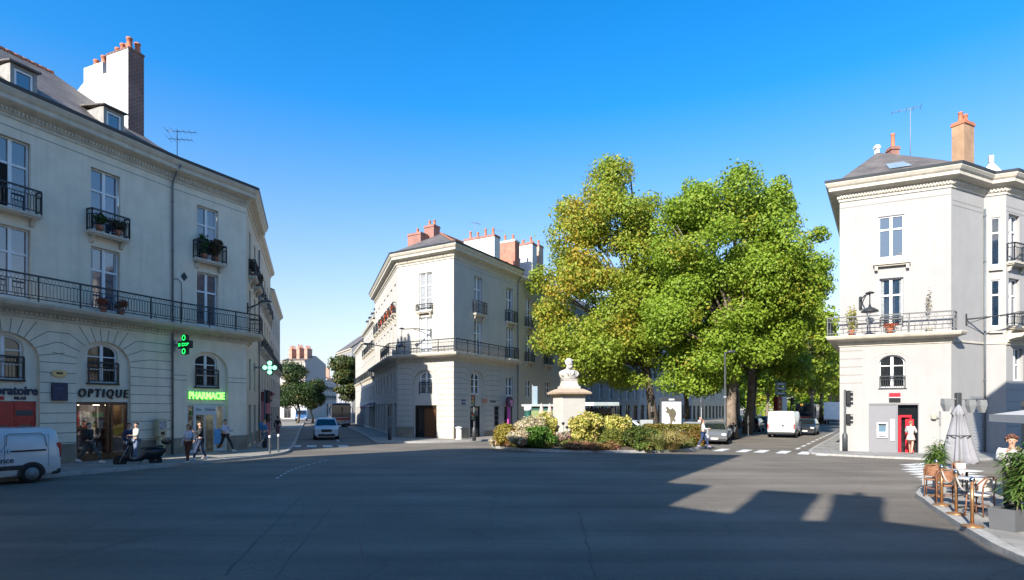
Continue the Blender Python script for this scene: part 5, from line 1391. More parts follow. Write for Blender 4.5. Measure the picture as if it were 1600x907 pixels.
# --- the small panel van on the left: only its rear half is in the picture
def van_extra(t, M, hw, top):
    tail_lamps((.78, 1.32), -2.2, .1)(t, M, hw, top); mirrors(1.15, 1.15, .9, PLAST)(t, M, hw, top)
    l = MB()
    for sg in (1, -1): l.box(-1.75, -.55, min(sg*.93, sg*.945), max(sg*.93, sg*.945), 1.06, 1.115)
    l.build('door_rail', PLAST, t)
    l = MB()
    for sg in (1, -1): l.box(-1.1, .75, min(sg*.925, sg*.95), max(sg*.925, sg*.95), .48, .62)
    l.build('rubbing_strip', PLAST, t)
    l = MB()
    y = .936
    for x in (-1.82, -.62, .3): l.box(x-.006, x+.006, y, y+.004, .5, 1.62)
    l.box(-1.82, -.62, y, y+.004, 1.60, 1.612)
    l.tube([(-1.62, y-.07, 1.66), (-.75, y-.07, 1.66), (-.7, y-.06, 1.6), (-.66, y-.02, 1.2)], .012, 5); l.tube([(-1.62, y-.07, 1.66), (-1.74, y-.05, 1.55), (-1.78, y-.01, 1.2)], .012, 5)
    l.build('panel_seam', mat('seam_grey', (.28, .29, .3)), t)
    # lettering, on the side turned to the square
    Mt = M @ T(-.02, .944, 1.0) @ RZ(R(180))
    text_obj('Assistance', .25, NAVY, t, M @ T(-.33, .953, .80) @ RZ(R(180)), bold=.004, depth=.006)
    text_obj('Renault', .34, mat('faded_white', (.50, .60, .68), .5), t, M @ T(-.28, .953, 1.13) @ RZ(R(180)), bold=.01, depth=.006)
vx, vy = gp(48, 755)
fw = (-.47, -.883)
vehicle('small white panel van cut by the left edge, its red tail lamp towards the optician', 'van', heading(vx+fw[0]*1.35, vy+fw[1]*1.35+.0, *fw) @ T(0, -.85, 0), 'panel_van',
        [(-2.2, 1.05), (-2.17, 1.5), (-2.1, 1.74), (-1.9, 1.83), (0.4, 1.84), (.9, 1.78), (1.45, 1.22), (2.05, 1.0), (2.2, .75)], .92, .26, 1.1, .16, VWHITE, (-1.35, 1.38), .32, side=[[(.32, 1.12), (1.2, 1.12), (.85, 1.62), (.32, 1.66)]], front=((.9, 1.78), (1.45, 1.22), .08, .92), rear=None, extras=van_extra)
# --- white SUV in the left street, coming towards us
sx, sy = gp(495, 688)
def suv_extra(t, M, hw, top):
    mirrors(.65, 1.02, .9, CARW)(t, M, hw, top)
    g = MB(); g.bbox(2.12, 2.24, -.4, .4, .62, .84, .04); g.build('grille', BLACK, t)
    g = MB(); g.bbox(2.1, 2.26, -.62, .62, .3, .48, .03); g.build('air_intake', BLACK, t)
    g = MB(); g.tube([(-1.6, .6, 1.72), (.3, .6, 1.72)], .025, 5); g.build('roof_rail', GREY, t); g = MB(); g.tube([(-1.6, -.6, 1.72), (.3, -.6, 1.72)], .025, 5); g.build('roof_rail', GREY, t)
vehicle('white off-roader driving towards the square in the left street', 'car', heading(sx, sy+2.2, .329, -.944), 'parked_car', [(-2.2, .95), (-2.12, 1.1), (-1.75, 1.6), (-1.4, 1.68), (.2, 1.68), (.5, 1.62), (1.15, 1.06), (1.95, .98), (2.2, .78)], .93, .3, 1.0, .3, CARW, (-1.35, 1.4), .36, side=[[(-1.6, 1.04), (.85, 1.04), (.4, 1.5), (-1.3, 1.54)]], front=((.5, 1.62), (1.15, 1.06), .1, .95), rear=((-2.12, 1.1), (-1.75, 1.6), .1, .9), extras=suv_extra, lower=CARW).name = 'car'
# --- coach further down the left street
def coach_extra(t, M, hw, top):
    g = MB(); g.box(5.98, 6.06, -1.12, 1.12, 1.35, 2.85); g.build('windscreen', AUTOG, t)
    g = MB(); g.bbox(6.0, 6.08, -1.1, 1.1, 2.9, 3.1, .03); g.build('destination_board', mat('board_dark', (.03, .03, .03), .3), t)
    g = MB(); g.box(6.05, 6.075, -1.2, 1.2, .95, 1.2); g.build('stripe', mat('coach_red', (.42, .04, .03), .4), t)
    for sg in (1, -1):
        g = MB(); g.bbox(6.0, 6.1, sg*.85-.16, sg*.85+.16, .55, .8, .04); g.build('headlight', HEADL, t)
        g = MB(); g.tube([(6.0, sg*1.2, 2.7), (6.3, sg*1.45, 2.5), (6.3, sg*1.45, 1.95)], .05, 6); g.build('mirror', PLAST, t)
        g = MB(); g.box(-5.7, 5.4, min(sg*1.262, sg*1.275), max(sg*1.262, sg*1.275), 1.45, 2.7); g.build('side_window', AUTOG, t)
def coach(label, x, y, d, paint_, ex=None, group=None):
    return vehicle(label, 'bus', heading(x, y, *d), 'bus', [(-6, 1.2), (-5.95, 3.0), (-5.8, 3.15), (5.6, 3.15), (5.9, 2.95), (6.0, 1.1)], 1.25, .3, 3.0, .0, paint_, (-3.6, 3.9), .48, extras=ex or coach_extra, lights=False, group=group, crown=.06)
bx, by = gp(523, 668)
coach('red and silver coach with a dark windscreen down the left street', bx-.35*4, by+6.5, (.329, -.944), paint_mat('coach_silver', (.36, .30, .28)))
tx, ty = gp(465, 658.5)
def lorry(label, x, y, d, cabm, boxm, L=6.0, h=3.0, w=1.1, cat='lorry', back=False):
    M = heading(x, y, *d); t = thing('lorry', label, cat, M)
    b_ = MB(); b_.bbox(-L/2, L/2-1.7, -w, w, .75, h, .05); b_.build('cargo_box', boxm, t)
    b_ = MB(); b_.loft([[(L/2-1.6, y_*w*.95, z) for y_, z in ((-1, .5), (1, .5), (1, h*.78), (-1, h*.78))], [(L/2-.35, y_*w*.95, z) for y_, z in ((-1, .5), (1, .5), (.95, h*.76), (-.95, h*.76))], [(L/2, y_*w*.95, z) for y_, z in ((-1, .5), (1, .5), (.95, h*.46), (-.95, h*.46))]]); b_.build('cab', cabm, t)
    b_ = MB(); b_.quad((L/2-.33, -w*.8, h*.75), (L/2-.33, w*.8, h*.75), (L/2+.012, w*.85, h*.47), (L/2+.012, -w*.85, h*.47)); b_.build('windscreen', AUTOG, t)
    b_ = MB(); b_.box(-L/2, L/2-1.6, -.4, .4, .5, .74); b_.build('chassis', DGREY, t)
    b_ = MB(); b_.bbox(-L/2-.06, -L/2+.06, -w, w, .42, .6, .03); b_.build('rear_bumper', DGREY, t)
    for sx_ in (-L/2+1.3, L/2-.9):
        for sg in (1, -1):
            b_ = MB(); b_.lathe([(.05, .1), (.3, .11), (.42, .06), (.42, -.12), (.3, -.14)], 16); b_.build('wheel', TYRE, t, M @ T(sx_, sg*(w-.12), .42) @ RX(R(-90*sg)))
    for sg in (1, -1):
        b_ = MB(); b_.bbox(L/2-.04, L/2+.03, sg*w*.7-.15, sg*w*.7+.15, .62, .82, .03); b_.build('headlight', HEADL, t)
        b_ = MB(); b_.box(-L/2-.07, -L/2-.0605, sg*w*.85-.09, sg*w*.85+.09, .45, .57); b_.build('tail_light', TAIL, t)
    return t
lorry('small blue and white lorry half hidden by the street trees', tx, ty+2, (.329, -.944), mat('lorry_blue', (.06, .16, .36), .35), VWHITE, 5.2, 2.7)
# --- avenue: white van seen from behind
ax, ay = gp(1219.5, 684.5)
def wv(t, M, hw, top):
    g = MB(); g.box(-2.46, -2.445, -.008, .008, .5, 1.9); g.box(-2.46, -2.445, -.85, .85, .5, .512); g.build('panel_seam', MATS['seam_grey'], t)
    g = MB(); g.bbox(-2.48, -2.44, -.22, -.08, .95, 1.1, .01); g.build('handle', BLACK, t)
    tail_lamps((.7, 1.15), -2.43, .12)(t, M, hw, top); mirrors(1.2, 1.2, .95, PLAST)(t, M, hw, top)
vehicle('plain white van seen from behind, driving away on the avenue', 'van', heading(ax+.545*2.4, ay+.839*2.4, .53, .848), 'delivery_van', [(-2.45, 1.2), (-2.42, 2.1), (-2.34, 2.22), (.7, 2.22), (1.2, 2.05), (1.75, 1.25), (2.3, 1.05), (2.45, .8)], 1.1, .3, 1.2, .06, VWHITE, (-1.5, 1.6), .34, side=[[(.5, 1.18), (1.5, 1.18), (1.1, 1.9), (.5, 1.98)]], front=((1.2, 2.05), (1.75, 1.25), .08, .92), extras=wv)
def hatch(label, x, y, d, paint_, group=None, cat='car', sc=1.0, h=1.5):
    return vehicle(label, cat, heading(x, y, *d), 'car', [(-2.0, .85), (-1.96, 1.05), (-1.7, h-.12), (-1.3, h), (.1, h), (.4, h-.06), (1.15, .98), (1.85, .86), (2.05, .65)], .87, .24, .95, .34, paint_, (-1.25, 1.3), .31, side=[[(-1.55, .98), (.85, .98), (.3, h-.14), (-1.2, h-.1)]], front=((.4, h-.06), (1.15, .98), .1, .95), rear=((-1.96, 1.05), (-1.7, h-.12), .1, .92), extras=both(tail_lamps((.7, .98), -1.98, .18), mirrors(.75, .98, .85, paint_)), group=group)
cx_, cy_ = gp(1263, 681)
hatch('dark oncoming car beside the white van on the avenue', cx_+.9, cy_+2, (-.545, -.839), CARD)
bx, by = gp(1262, 664)
def bus_extra(t, M, hw, top):
    coach_extra(t, M, hw, top)
    text_obj('C3', .3, mat('amber_display', (1, .5, .05), .5, var=0, emit=1.2), t, M @ T(6.09, -.3, 3.0) @ RZ(R(90)), depth=.01)
coach('dark oncoming city bus in the shade of the avenue trees', bx+3.2, by+6, (-.545, -.839), paint_mat('bus_dark', (.06, .075, .08)), bus_extra)
lx, ly = gp(1297, 664)
lorry('tall white box lorry seen from behind at the far end of the avenue lane', lx+2.6, ly+3.5, (.545, .839), VWHITE, mat('box_white', (.72, .72, .7), .5), 7, 3.4, 1.2)
# --- cars parked on the middle pavement side, behind the island
hx, hy_ = (1001-800)/900*47, 47
hatch('white parked hatchback behind the yellow shrubs of the island', hx-.6, hy_+.4, (.86, -.5), CARW, 'parked cars behind the island')
px_, py_ = (1083-800)/900*42, 42.5
hatch('silver parked car behind the clipped hedge', px_, py_, (.90, .42), SILV, 'parked cars behind the island')
hatch('grey parked car with a greenish windscreen beside the walking woman', (1120-800)/900*40.8, 41.2, (-.35, -.93), CARG, 'parked cars behind the island')
hatch('dark car parked in the tree shade behind the silver one', (1078-800)/900*50, 50, (.545, .839), CARD, 'parked cars behind the island')
for i, (px, D) in enumerate(((1195, 62), (1208, 71), (1168, 78))):
    hatch(['dark car parked along the shaded median, nearest', 'second car parked along the shaded median', 'third car parked along the shaded median'][i], (px-800)/900*D-1.2, D, (.545, .839), [CARD, CARG, SILV][i], 'cars parked along the median')
# --- motor scooters
def scooter(label, M, body, seat=None, box=True, group=None):
    t = thing('motor_scooter', label, 'motor scooter', M, group)
    def wheel(x, r=.25):
        Mw = M @ T(x, 0, r) @ RX(R(90)); b_ = MB(); b_.lathe([(r*.6, .05), (r*.9, .055), (r, .02), (r, -.02), (r*.9, -.055), (r*.6, -.05)], 16); w_ = b_.build('wheel', TYRE, t, Mw); b_ = MB(); b_.lathe([(r*.62, -.045), (r*.2, -.05), (.02, -.05), (.02, .05), (r*.2, .05), (r*.62, .045)], 12); b_.build('rim', GREY, w_, Mw)
    wheel(.66); wheel(-.62)
    b_ = MB(); b_.loft([[(x, y*w, z) for y, z in ((-.6, zb), (.6, zb), (1, (zb+zt)/2), (.75, zt), (-.75, zt), (-1, (zb+zt)/2))] for x, w, zb, zt in ((-1.0, .07, .62, .74), (-.85, .15, .42, .78), (-.55, .19, .34, .78), (-.25, .17, .3, .74), (-.1, .13, .24, .5), (.1, .17, .22, .34), (.32, .17, .22, .34))], True, True, True, True); b_.build('body', body, t)
    b_ = MB(); b_.loft([[(.34+o, -w, z), (.42+o, -w*.5, z), (.45+o, 0, z), (.42+o, w*.5, z), (.34+o, w, z), (.32+o, 0, z)] for w, z, o in ((.17, .25, 0), (.21, .45, .0), (.2, .7, -.05), (.13, .92, -.12), (.06, 1.0, -.13))], True, True, True, True); b_.build('leg_shield', body, t)
    b_ = MB(); b_.loft([[(.66+.3*math.cos(q), y, .25+.3*math.sin(q)) for y in (-.07, -.03, .03, .07)] for q in np.linspace(.3, 2.7, 9)], False, False, False, True); b_.build('mudguard', body, t)
    b_ = MB(); b_.tube([(.66, .07, .26), (.5, .05, .6), (.3, 0, 1.0)], .025, 6); b_.tube([(.66, -.07, .26), (.5, -.05, .6), (.3, 0, 1.0)], .025, 6); b_.build('fork', GREY, t)
    b_ = MB(); b_.tube([(.18, .34, 1.05), (.27, .15, 1.03), (.28, -.15, 1.03), (.18, -.34, 1.05)], .022, 6); b_.ball((.33, 0, 1.03), (.11, .12, .1)); b_.build('handlebar', BLACK, t)
    b_ = MB(); b_.ball((.43, 0, 1.02), (.05, .08, .08)); b_.build('headlight', HEADL, t)
    for sg in (1, -1):
        b_ = MB(); b_.tube([(.24, sg*.25, 1.05), (.26, sg*.32, 1.25)], .008, 5); b_.ball((.25, sg*.33, 1.3), (.02, .08, .05)); b_.build('mirror', BLACK, t)
    b_ = MB(); b_.loft([[(x, -w, z-.06), (x, w, z-.06), (x, w*.9, z), (x, 0, z+.03), (x, -w*.9, z)] for x, w, z in ((-.92, .12, .86), (-.7, .17, .87), (-.4, .17, .84), (-.15, .13, .81), (-.08, .06, .77))], True, True, True, True); b_.build('seat', seat or BLACK, t)
    if box:
        b_ = MB(); b_.bbox(-1.2, -.82, -.2, .2, .92, 1.2, .09); b_.build('top_box', BLACK, t)
    b_ = MB(); b_.bbox(-1.02, -.97, -.08, .08, .62, .72, .02); b_.build('tail_light', TAIL, t)
    b_ = MB(); b_.tube([(-.3, -.2, .3), (-.85, -.22, .36)], .055, 8); b_.build('exhaust', CHROME, t)
    b_ = MB(); b_.tube([(-.1, .1, .25), (-.02, .24, .02)], .015, 5); b_.build('stand', DGREY, t)
    return t
x, y = gp(213, 730)
scooter('black motor scooter with a rear top box parked on the kerb by the optician', heading(x, y+.15, -.86, -.50), BLACK)
x, y = (1126-800)/900*44, 44
scooter('pale motor scooter parked between the grey car and the lamp post', heading(x+.5, y, -.6, -.8), VWHITE, group='scooters by the tree')
scooter('dark motor scooter standing behind the pale one', heading(x+1.2, y+1.2, -.6, -.8), CARD, group='scooters by the tree')
# ---------------------------------------------------------------- people (front is -y)
def skin_mesh(name, V, E_, Rr, sub=1, root=0):
    me = bpy.data.meshes.new(name); me.from_pydata([tuple(v) for v in V], E_, [])
    o = bpy.data.objects.new(name, me); COL.objects.link(o)
    s = o.modifiers.new('skin', 'SKIN'); s.use_smooth_shade = True
    for i, r in enumerate(Rr):
        me.skin_vertices[0].data[i].radius = (r, r) if not isinstance(r, tuple) else r
        me.skin_vertices[0].data[i].use_root = (i == root)
    o.modifiers.new('sub', 'SUBSURF').levels = sub
    dg = bpy.context.evaluated_depsgraph_get(); dg.update()
    out = bpy.data.meshes.new_from_object(o.evaluated_get(dg)); out.name = name
    bpy.data.objects.remove(o); bpy.data.meshes.remove(me)
    for p in out.polygons: p.use_smooth = True
    return out
SKINM = mat('skin', (.52, .31, .22), .55, var=.05)
def person(label, M, h=1.72, stride=.0, arms=('down', 'down'), top=(.5, .5, .5), legs=(.03, .04, .08), hair=(.03, .02, .012), long_hair=False, shoes=(.6, .6, .6), skirt=None, shorts=False, sleeves='long', bag=None, slim=1.0, coat=0.0, lean=0.0, group=None, hat=None, curly=False, top_name='shirt', skin=None):
    t = thing('person', label, 'person', M, group); k = h/1.75; skm = skin or SKINM
    J = {}
    def S(*a): return Vector(a)*k
    a = stride
    J['pel'] = S(0, 0, .96); J['sp'] = S(0, -.01-lean*.2, 1.12); J['ch'] = S(0, -.0-lean*.5, 1.30); J['nb'] = S(0, .005-lean*.8, 1.45); J['nk'] = S(0, -.005-lean*.9, 1.52)
    J['h0'] = S(0, -.02-lean, 1.575); J['h1'] = S(0, -.01-lean, 1.65); J['h2'] = S(0, .0-lean, 1.70)
    for sg, n in ((1, 'l'), (-1, 'r')):
        sw = a*sg
        J['hip'+n] = S(.09*sg, 0, .91); J['kn'+n] = S(.095*sg, -.42*math.sin(sw)-.03-abs(a)*.08, .91-.42*math.cos(sw))
        bk = sw-(.5*abs(a) if sw < 0 else .12*abs(a))
        q = J['kn'+n]/k; J['an'+n] = S(q.x, q.y-.42*math.sin(bk), q.z-.42*math.cos(bk))
        q = J['an'+n]/k; J['to'+n] = S(q.x+.02*sg, q.y-.15, max(.035, q.z-.06))
        J['sh'+n] = S(.175*sg*slim, -lean*.7, 1.405)
        mode = arms[0] if sg > 0 else arms[1]; s = J['sh'+n]/k
        if mode == 'down': e = (s.x+.05*sg, s.y+.28*math.sin(sw)*.9+.02, s.z-.28); w_ = (e[0]+.0*sg, e[1]+.24*math.sin(sw-.35), e[2]-.24)
        elif mode == 'phone': e = (s.x+.07*sg, s.y-.1, s.z-.26); w_ = (e[0]-.07*sg, e[1]-.2, e[2]+.16)
        elif mode == 'front': e = (s.x+.06*sg, s.y-.08, s.z-.27); w_ = (e[0]-.1*sg, e[1]-.22, e[2]+.02)
        elif mode == 'face': e = (s.x+.08*sg, s.y-.15, s.z-.22); w_ = (e[0]-.14*sg, e[1]-.1, e[2]+.22)
        else: e = (s.x+.12*sg, s.y, s.z-.26); w_ = (e[0]-.1*sg, e[1]-.08, e[2]-.18)
        J['el'+n] = S(*e); J['wr'+n] = S(*w_); d = (J['wr'+n]-J['el'+n]).normalized(); J['hd'+n] = J['wr'+n]+d*.085*k
    RAD = dict(pel=(.135*slim, .10), sp=(.115*slim, .085), ch=(.14*slim, .098), nb=(.075, .06), nk=.05, h0=.068, h1=.088, h2=.072, hip=.083, kn=.055, an=.038, to=.032, sh=.052, el=.038, wr=.027, hd=.032)
    def build(names, edges, grow, nm, m, sub=1):
        idx = {n: i for i, n in enumerate(names)}
        rr = []
        for n in names:
            r = RAD.get(n) or RAD.get(n[:-1])
            rr.append(tuple((q*k+grow) for q in r) if isinstance(r, tuple) else r*k+grow)
        me = skin_mesh(nm, [J[n] for n in names], [(idx[p], idx[q]) for p, q in edges], rr, sub); me.materials.clear(); me.materials.append(m); return me
    Ls = ['l', 'r']
    names = ['pel', 'sp', 'ch', 'nb', 'nk', 'h0', 'h1', 'h2']+[p+s for s in Ls for p in ('hip', 'kn', 'an', 'to', 'sh', 'el', 'wr', 'hd')]
    ed = [('pel', 'sp'), ('sp', 'ch'), ('ch', 'nb'), ('nb', 'nk'), ('nk', 'h0'), ('h0', 'h1'), ('h1', 'h2')]
    for s in Ls: ed += [('pel', 'hip'+s), ('hip'+s, 'kn'+s), ('kn'+s, 'an'+s), ('an'+s, 'to'+s), ('ch', 'sh'+s), ('sh'+s, 'el'+s), ('el'+s, 'wr'+s), ('wr'+s, 'hd'+s)]
    me = build(names, ed, 0, 'body', skm, 2)
    # fingers, thumb, nose, ears joined into the same body mesh
    x = MB()
    for n in Ls:
        d = (J['hd'+n]-J['wr'+n]).normalized(); sd_ = d.cross(Vector((0, 1, .2))).normalized(); o_ = d.cross(sd_).normalized()
        for f, (off, ln) in enumerate(((-.028, .055), (-.009, .07), (.01, .066), (.029, .05))):
            b_ = J['hd'+n]+sd_*off*k; x.tube([b_-d*.01, b_+d*ln*k*.55+o_*.006, b_+d*ln*k+o_*.022], [.0095*k, .009*k, .007*k], 5)
        b_ = J['wr'+n]+d*.03*k-sd_*.03*k; x.tube([b_, b_-sd_*.02*k+d*.03*k, b_-sd_*.018*k+d*.06*k+o_*.008], [.011*k, .01*k, .008*k], 5)
    hc = J['h1']
    x.loft([[(hc.x+p*.010*k, hc.y-q*k, hc.z+z*k) for p in (-1, 1)]+[(hc.x, hc.y-(q+.012)*k, hc.z+z*k)] for q, z in ((.082, .015), (.094, -.015), (.098, -.03), (.085, -.04))], True, True)
    for sg in (1, -1): x.ball((hc.x+sg*.088*k, hc.y+.01*k, hc.z-.01*k), (.012*k, .02*k, .032*k), 6, 5)
    x.m = 1
    for sg in (1, -1): x.ball((hc.x+sg*.03*k, hc.y-.083*k, hc.z+.01*k), (.011*k, .006*k, .007*k), 6, 4)
    x.m = 2; x.ball((hc.x, hc.y-.083*k, hc.z-.06*k), (.022*k, .006*k, .007*k), 6, 4)
    em = x.mesh('bits', [skm, mat('eye_dark', (.02, .015, .01), .3), mat('lips', (.35, .12, .1), .5)])
    bm = bmesh.new(); bm.from_mesh(me); bm.from_mesh(em); me2 = bpy.data.meshes.new('body'); bm.to_mesh(me2); bm.free()
    for m_ in em.materials: me2.materials.append(m_)
    bpy.data.meshes.remove(me); bpy.data.meshes.remove(em)
    link('body', me2, t)
    cm = mat('cloth_%02x%02x%02x' % tuple(int(255*min(1, c)) for c in top), top, .9, var=.14, scale=9); lm = mat('cloth_%02x%02x%02x' % tuple(int(255*min(1, c)) for c in legs), legs, .9, var=.14, scale=9)
    nt_ = ['pel', 'sp', 'ch', 'nb']+[p+s for s in Ls for p in (('sh', 'el', 'wr') if sleeves == 'long' else ('sh', 'el'))]
    et = [('pel', 'sp'), ('sp', 'ch'), ('ch', 'nb')]+[q for s in Ls for q in (('ch', 'sh'+s), ('sh'+s, 'el'+s))]+([('el'+s, 'wr'+s) for s in Ls] if sleeves == 'long' else [])
    link(top_name, build(nt_, et, .016*k+coat, top_name, cm), t)
    if skirt:
        b_ = MB(); b_.lathe([(.15*k, 1.0*k), (.17*k, .95*k), (.20*k, .8*k), (.24*k, skirt*k), (.235*k, skirt*k)], 18); b_.build('skirt', lm, t)
    else:
        nl = ['pel']+[p+s for s in Ls for p in (('hip', 'kn', 'an') if not shorts else ('hip', 'kn'))]
        el_ = [q for s in Ls for q in (('pel', 'hip'+s), ('hip'+s, 'kn'+s))]+([('kn'+s, 'an'+s) for s in Ls] if not shorts else [])
        link('trousers', build(nl, el_, .014*k, 'trousers', lm), t)
    sm = mat('shoe_%02x%02x%02x' % tuple(int(255*min(1, c)) for c in shoes), shoes, .6)
    for s in Ls:
        A_, B_ = J['an'+s], J['to'+s]; d = (B_-A_); d.z = 0; d.normalize(); n_ = Vector((-d.y, d.x, 0)); b_ = MB()
        z0 = max(0.0, A_.z-.1*k)
        b_.loft([[tuple(A_+d*q+n_*w_*i-Vector((0, 0, A_.z))+Vector((0, 0, z0+zz))) for i, zz in ((-1, .0), (1, .0), (1, hh*.6), (.5, hh), (-.5, hh), (-1, hh*.6))] for q, w_, hh in ((-.08*k, .03*k, .08*k), (-.04*k, .042*k, .11*k), (.05*k, .042*k, .09*k), (.13*k, .047*k, .055*k), (.19*k, .03*k, .035*k))], True, True, True, True); b_.build('shoe', sm, t)
    hm = mat('hair_%02x%02x%02x' % tuple(int(255*min(1, c)) for c in hair), hair, .6, var=.3, scale=20)
    b_ = MB(); c_ = hc+Vector((0, .012*k, .022*k)); rings = []
    for i in range(7):
        q = -.35+(1.92)*i/6
        rings.append([(c_.x+.102*k*math.cos(q)*math.cos(p), c_.y+((.108 if math.sin(p) > -.2 else .098)*k*math.cos(q)*math.sin(p))*(.8 if (math.sin(p) < -.3 and i < 3) else .93 if math.sin(p) < -.3 else 1), c_.z+(max(.092*k*math.sin(q), .034*k) if math.sin(p) < -.3 else .092*k*math.sin(q))) for p in np.linspace(0, 2*math.pi, 15)[:-1]])
    b_.loft(rings, False, True, True, True)
    if long_hair: b_.loft([[(c_.x+w_*k*math.cos(p), c_.y+(.06+.03*i/3)*k+.05*k*math.sin(p), c_.z-(.02+.085*i)*k) for p in np.linspace(0, 2*math.pi, 11)[:-1]] for i, w_ in enumerate((.1, .1, .095, .06))], True, True, True, True)
    if curly:
        rc_ = random.Random(3)
        for i in range(46):
            th, el_ = rc_.uniform(0, 6.283), rc_.uniform(-.4, 1.45); p = Vector((math.cos(el_)*math.cos(th), math.cos(el_)*math.sin(th), math.sin(el_)))
            if p.y < -.45 and p.z < .62: continue
            b_.ball((c_.x+.105*k*p.x, c_.y+.105*k*p.y, c_.z+.10*k*p.z), .036*k, 6, 5)
    b_.build('hair', hm, t)
    return t
def at(px, py, face=0): x, y = gp(px, py); return T(x, y, .13, R(face))   # face: 0 looks at the viewer, 90 to the picture's right
def bag(label, M, m, w=.34, h=.3, d=.14, strap=.5, name='shoulder_bag'):
    o = thing(name, label, 'bag', M); b_ = MB(); b_.bbox(-w/2, w/2, -d/2, d/2, 0, h, .04); b_.build('body', m, o)
    b_ = MB(); b_.tube([(-w/2+.03, 0, h), (-.06, 0, h+strap*.7), (0, 0, h+strap), (.06, 0, h+strap*.7), (w/2-.03, 0, h)], .012, 5); b_.build('strap', m, o); return o
person('man in black jacket and grey trousers striding past the optician window', at(139, 731, 90), 1.75, .5, ('down', 'front'), (.018, .018, .02), (.06, .065, .07), (.05, .035, .02), coat=.012, top_name='jacket', shoes=(.55, .55, .55))
x, y = gp(150, 731)
o = bag('dark rucksack on the back of the man passing the optician', T(x-.48, y-.02, 1.15, R(90)), mat('rucksack_cloth', (.04, .03, .025), .9), .28, .45, .18, .1, 'rucksack')
person('dark haired person in dark blue standing by the scooter', at(202, 722, 40), 1.68, .1, ('down', 'down'), (.03, .05, .12), (.03, .04, .07), top_name='jacket', shoes=(.2, .2, .2))
person('person in a cream jacket behind the black scooter seat', at(213, 723, -30), 1.7, .1, ('front', 'down'), (.5, .48, .42), (.16, .2, .3), (.015, .012, .01), coat=.012, top_name='jacket', shoes=(.2, .2, .2))
person('red haired woman in pale blouse and long rust trousers near the pharmacy', at(294, 728, -15), 1.66, .12, ('front', 'down'), (.5, .52, .58), (.11, .03, .018), (.30, .10, .04), True, slim=.92, shoes=(.5, .5, .48))
person('man in dark jacket and blue jeans raising a hand beside the red haired woman', at(313, 723, -50), 1.74, .3, ('phone', 'down'), (.02, .022, .026), (.03, .045, .09), coat=.01, top_name='jacket', shoes=(.6, .6, .6))
person('man in a pale blue top and dark trousers walking out of the pharmacy', at(352, 711, 70), 1.76, .5, ('front', 'phone'), (.45, .52, .68), (.018, .02, .025), shoes=(.7, .7, .7))
person('man in shorts and bright blue top walking up the side street', at(413, 706, 130), 1.74, .45, ('down', 'down'), (.03, .16, .34), (.10, .16, .22), (.2, .1, .04), shorts=True, sleeves='short', shoes=(.3, .2, .15))
x, y = gp(417, 705)
o = bag('bright blue rucksack worn by the man in shorts', T(x-.32, y+.0, 1.22, R(130)), mat('blue_rucksack', (.02, .2, .5), .8), .32, .42, .18, .08, 'rucksack')
x = (434-800)/900*46; person('person in a black top with a pale print walking away past the pink shop', T(x, 46, .13, R(190)), 1.72, .3, ('down', 'down'), (.02, .02, .022), (.3, .12, .14), shoes=(.3, .3, .3))
person('woman in a white shirt and blue jeans stepping round the clipped hedge', at(1098.5, 703.5, 75), 1.72, .35, ('front', 'front'), (.5, .5, .5), (.025, .05, .13), (.10, .04, .02), long_hair=True, coat=.012, slim=.95, shoes=(.1, .12, .2))
x, y = gp(1101, 703.5)
bag('small white handbag hanging beside the jeans of the woman in white', T(x+.1, y-.25, .72, R(75)), mat('white_leather', (.65, .65, .66), .5), .22, .2, .1, .35)
x = (1114-800)/900*44; person('person in white top far back beside the parked scooters', T(x, 47, .1, R(20)), 1.72, .1, ('down', 'down'), (.48, .48, .48), (.03, .04, .09), shoes=(.3, .3, .3))
x = (1139-800)/900*46; person('person in white with red hair sitting low behind the lamp post', T(x, 45.2, -.35, R(-60)), 1.7, .0, ('front', 'front'), (.48, .48, .48), (.03, .03, .04), (.25, .03, .03), shoes=(.3, .3, .3))
M_ = FR @ T(3.25, -.55, .1) @ RZ(R(160))
person('person in a white tunic going in through the red bank door', M_, 1.72, .3, ('front', 'front'), (.47, .45, .43), (.55, .42, .36), (.25, .12, .08), skirt=.72, shoes=(.4, .2, .15), coat=.015)
x = (1581-800)/900*13.2; person('curly haired waiter in white shirt standing behind the front planter with hands raised', T(x, 13.2, .12, R(-35)), 1.74, .0, ('face', 'face'), (.5, .48, .48), (.03, .03, .035), (.12, .05, .03), curly=True, coat=.014, shoes=(.05, .05, .05))
# ---------------------------------------------------------------- planted island with the bust
IC = (5.4, 37.2); IA, IB = 6.75, 5.2; IROT = R(-6)
def isl(t, k=1.0):
    x, y = IA*k*math.cos(t), IB*k*math.sin(t); return (IC[0]+x*math.cos(IROT)-y*math.sin(IROT), IC[1]+x*math.sin(IROT)+y*math.cos(IROT))
N_ = 64; ts = [2*math.pi*i/N_ for i in range(N_)]
SOIL = mat('soil', (.09, .065, .045), .95, var=.4, scale=4, bump=.4)
mb = MB()
o_ = [isl(t) for t in ts]; i_ = [isl(t, .965) for t in ts]
for a in range(N_):
    b_ = (a+1) % N_
    mb.m = 1; mb.quad((*o_[a], 0), (*o_[b_], 0), (*o_[b_], .15), (*o_[a], .15)); mb.quad((*o_[a], .15), (*o_[b_], .15), (*i_[b_], .15), (*i_[a], .15))
    mb.m = 0
    r0 = [isl(ts[a], k) for k in (.965, .7, .35)]; r1 = [isl(ts[b_], k) for k in (.965, .7, .35)]
    for k, (za, zb) in enumerate(((.15, .35), (.35, .5))): mb.quad((*r0[k], za), (*r1[k], za), (*r1[k+1], zb), (*r0[k+1], zb))
    mb.tri((*r0[2], .5), (*r1[2], .5), (*IC, .55))
struct(mb.build('flower_bed', [SOIL, GRAN], None, T(0, 0)))
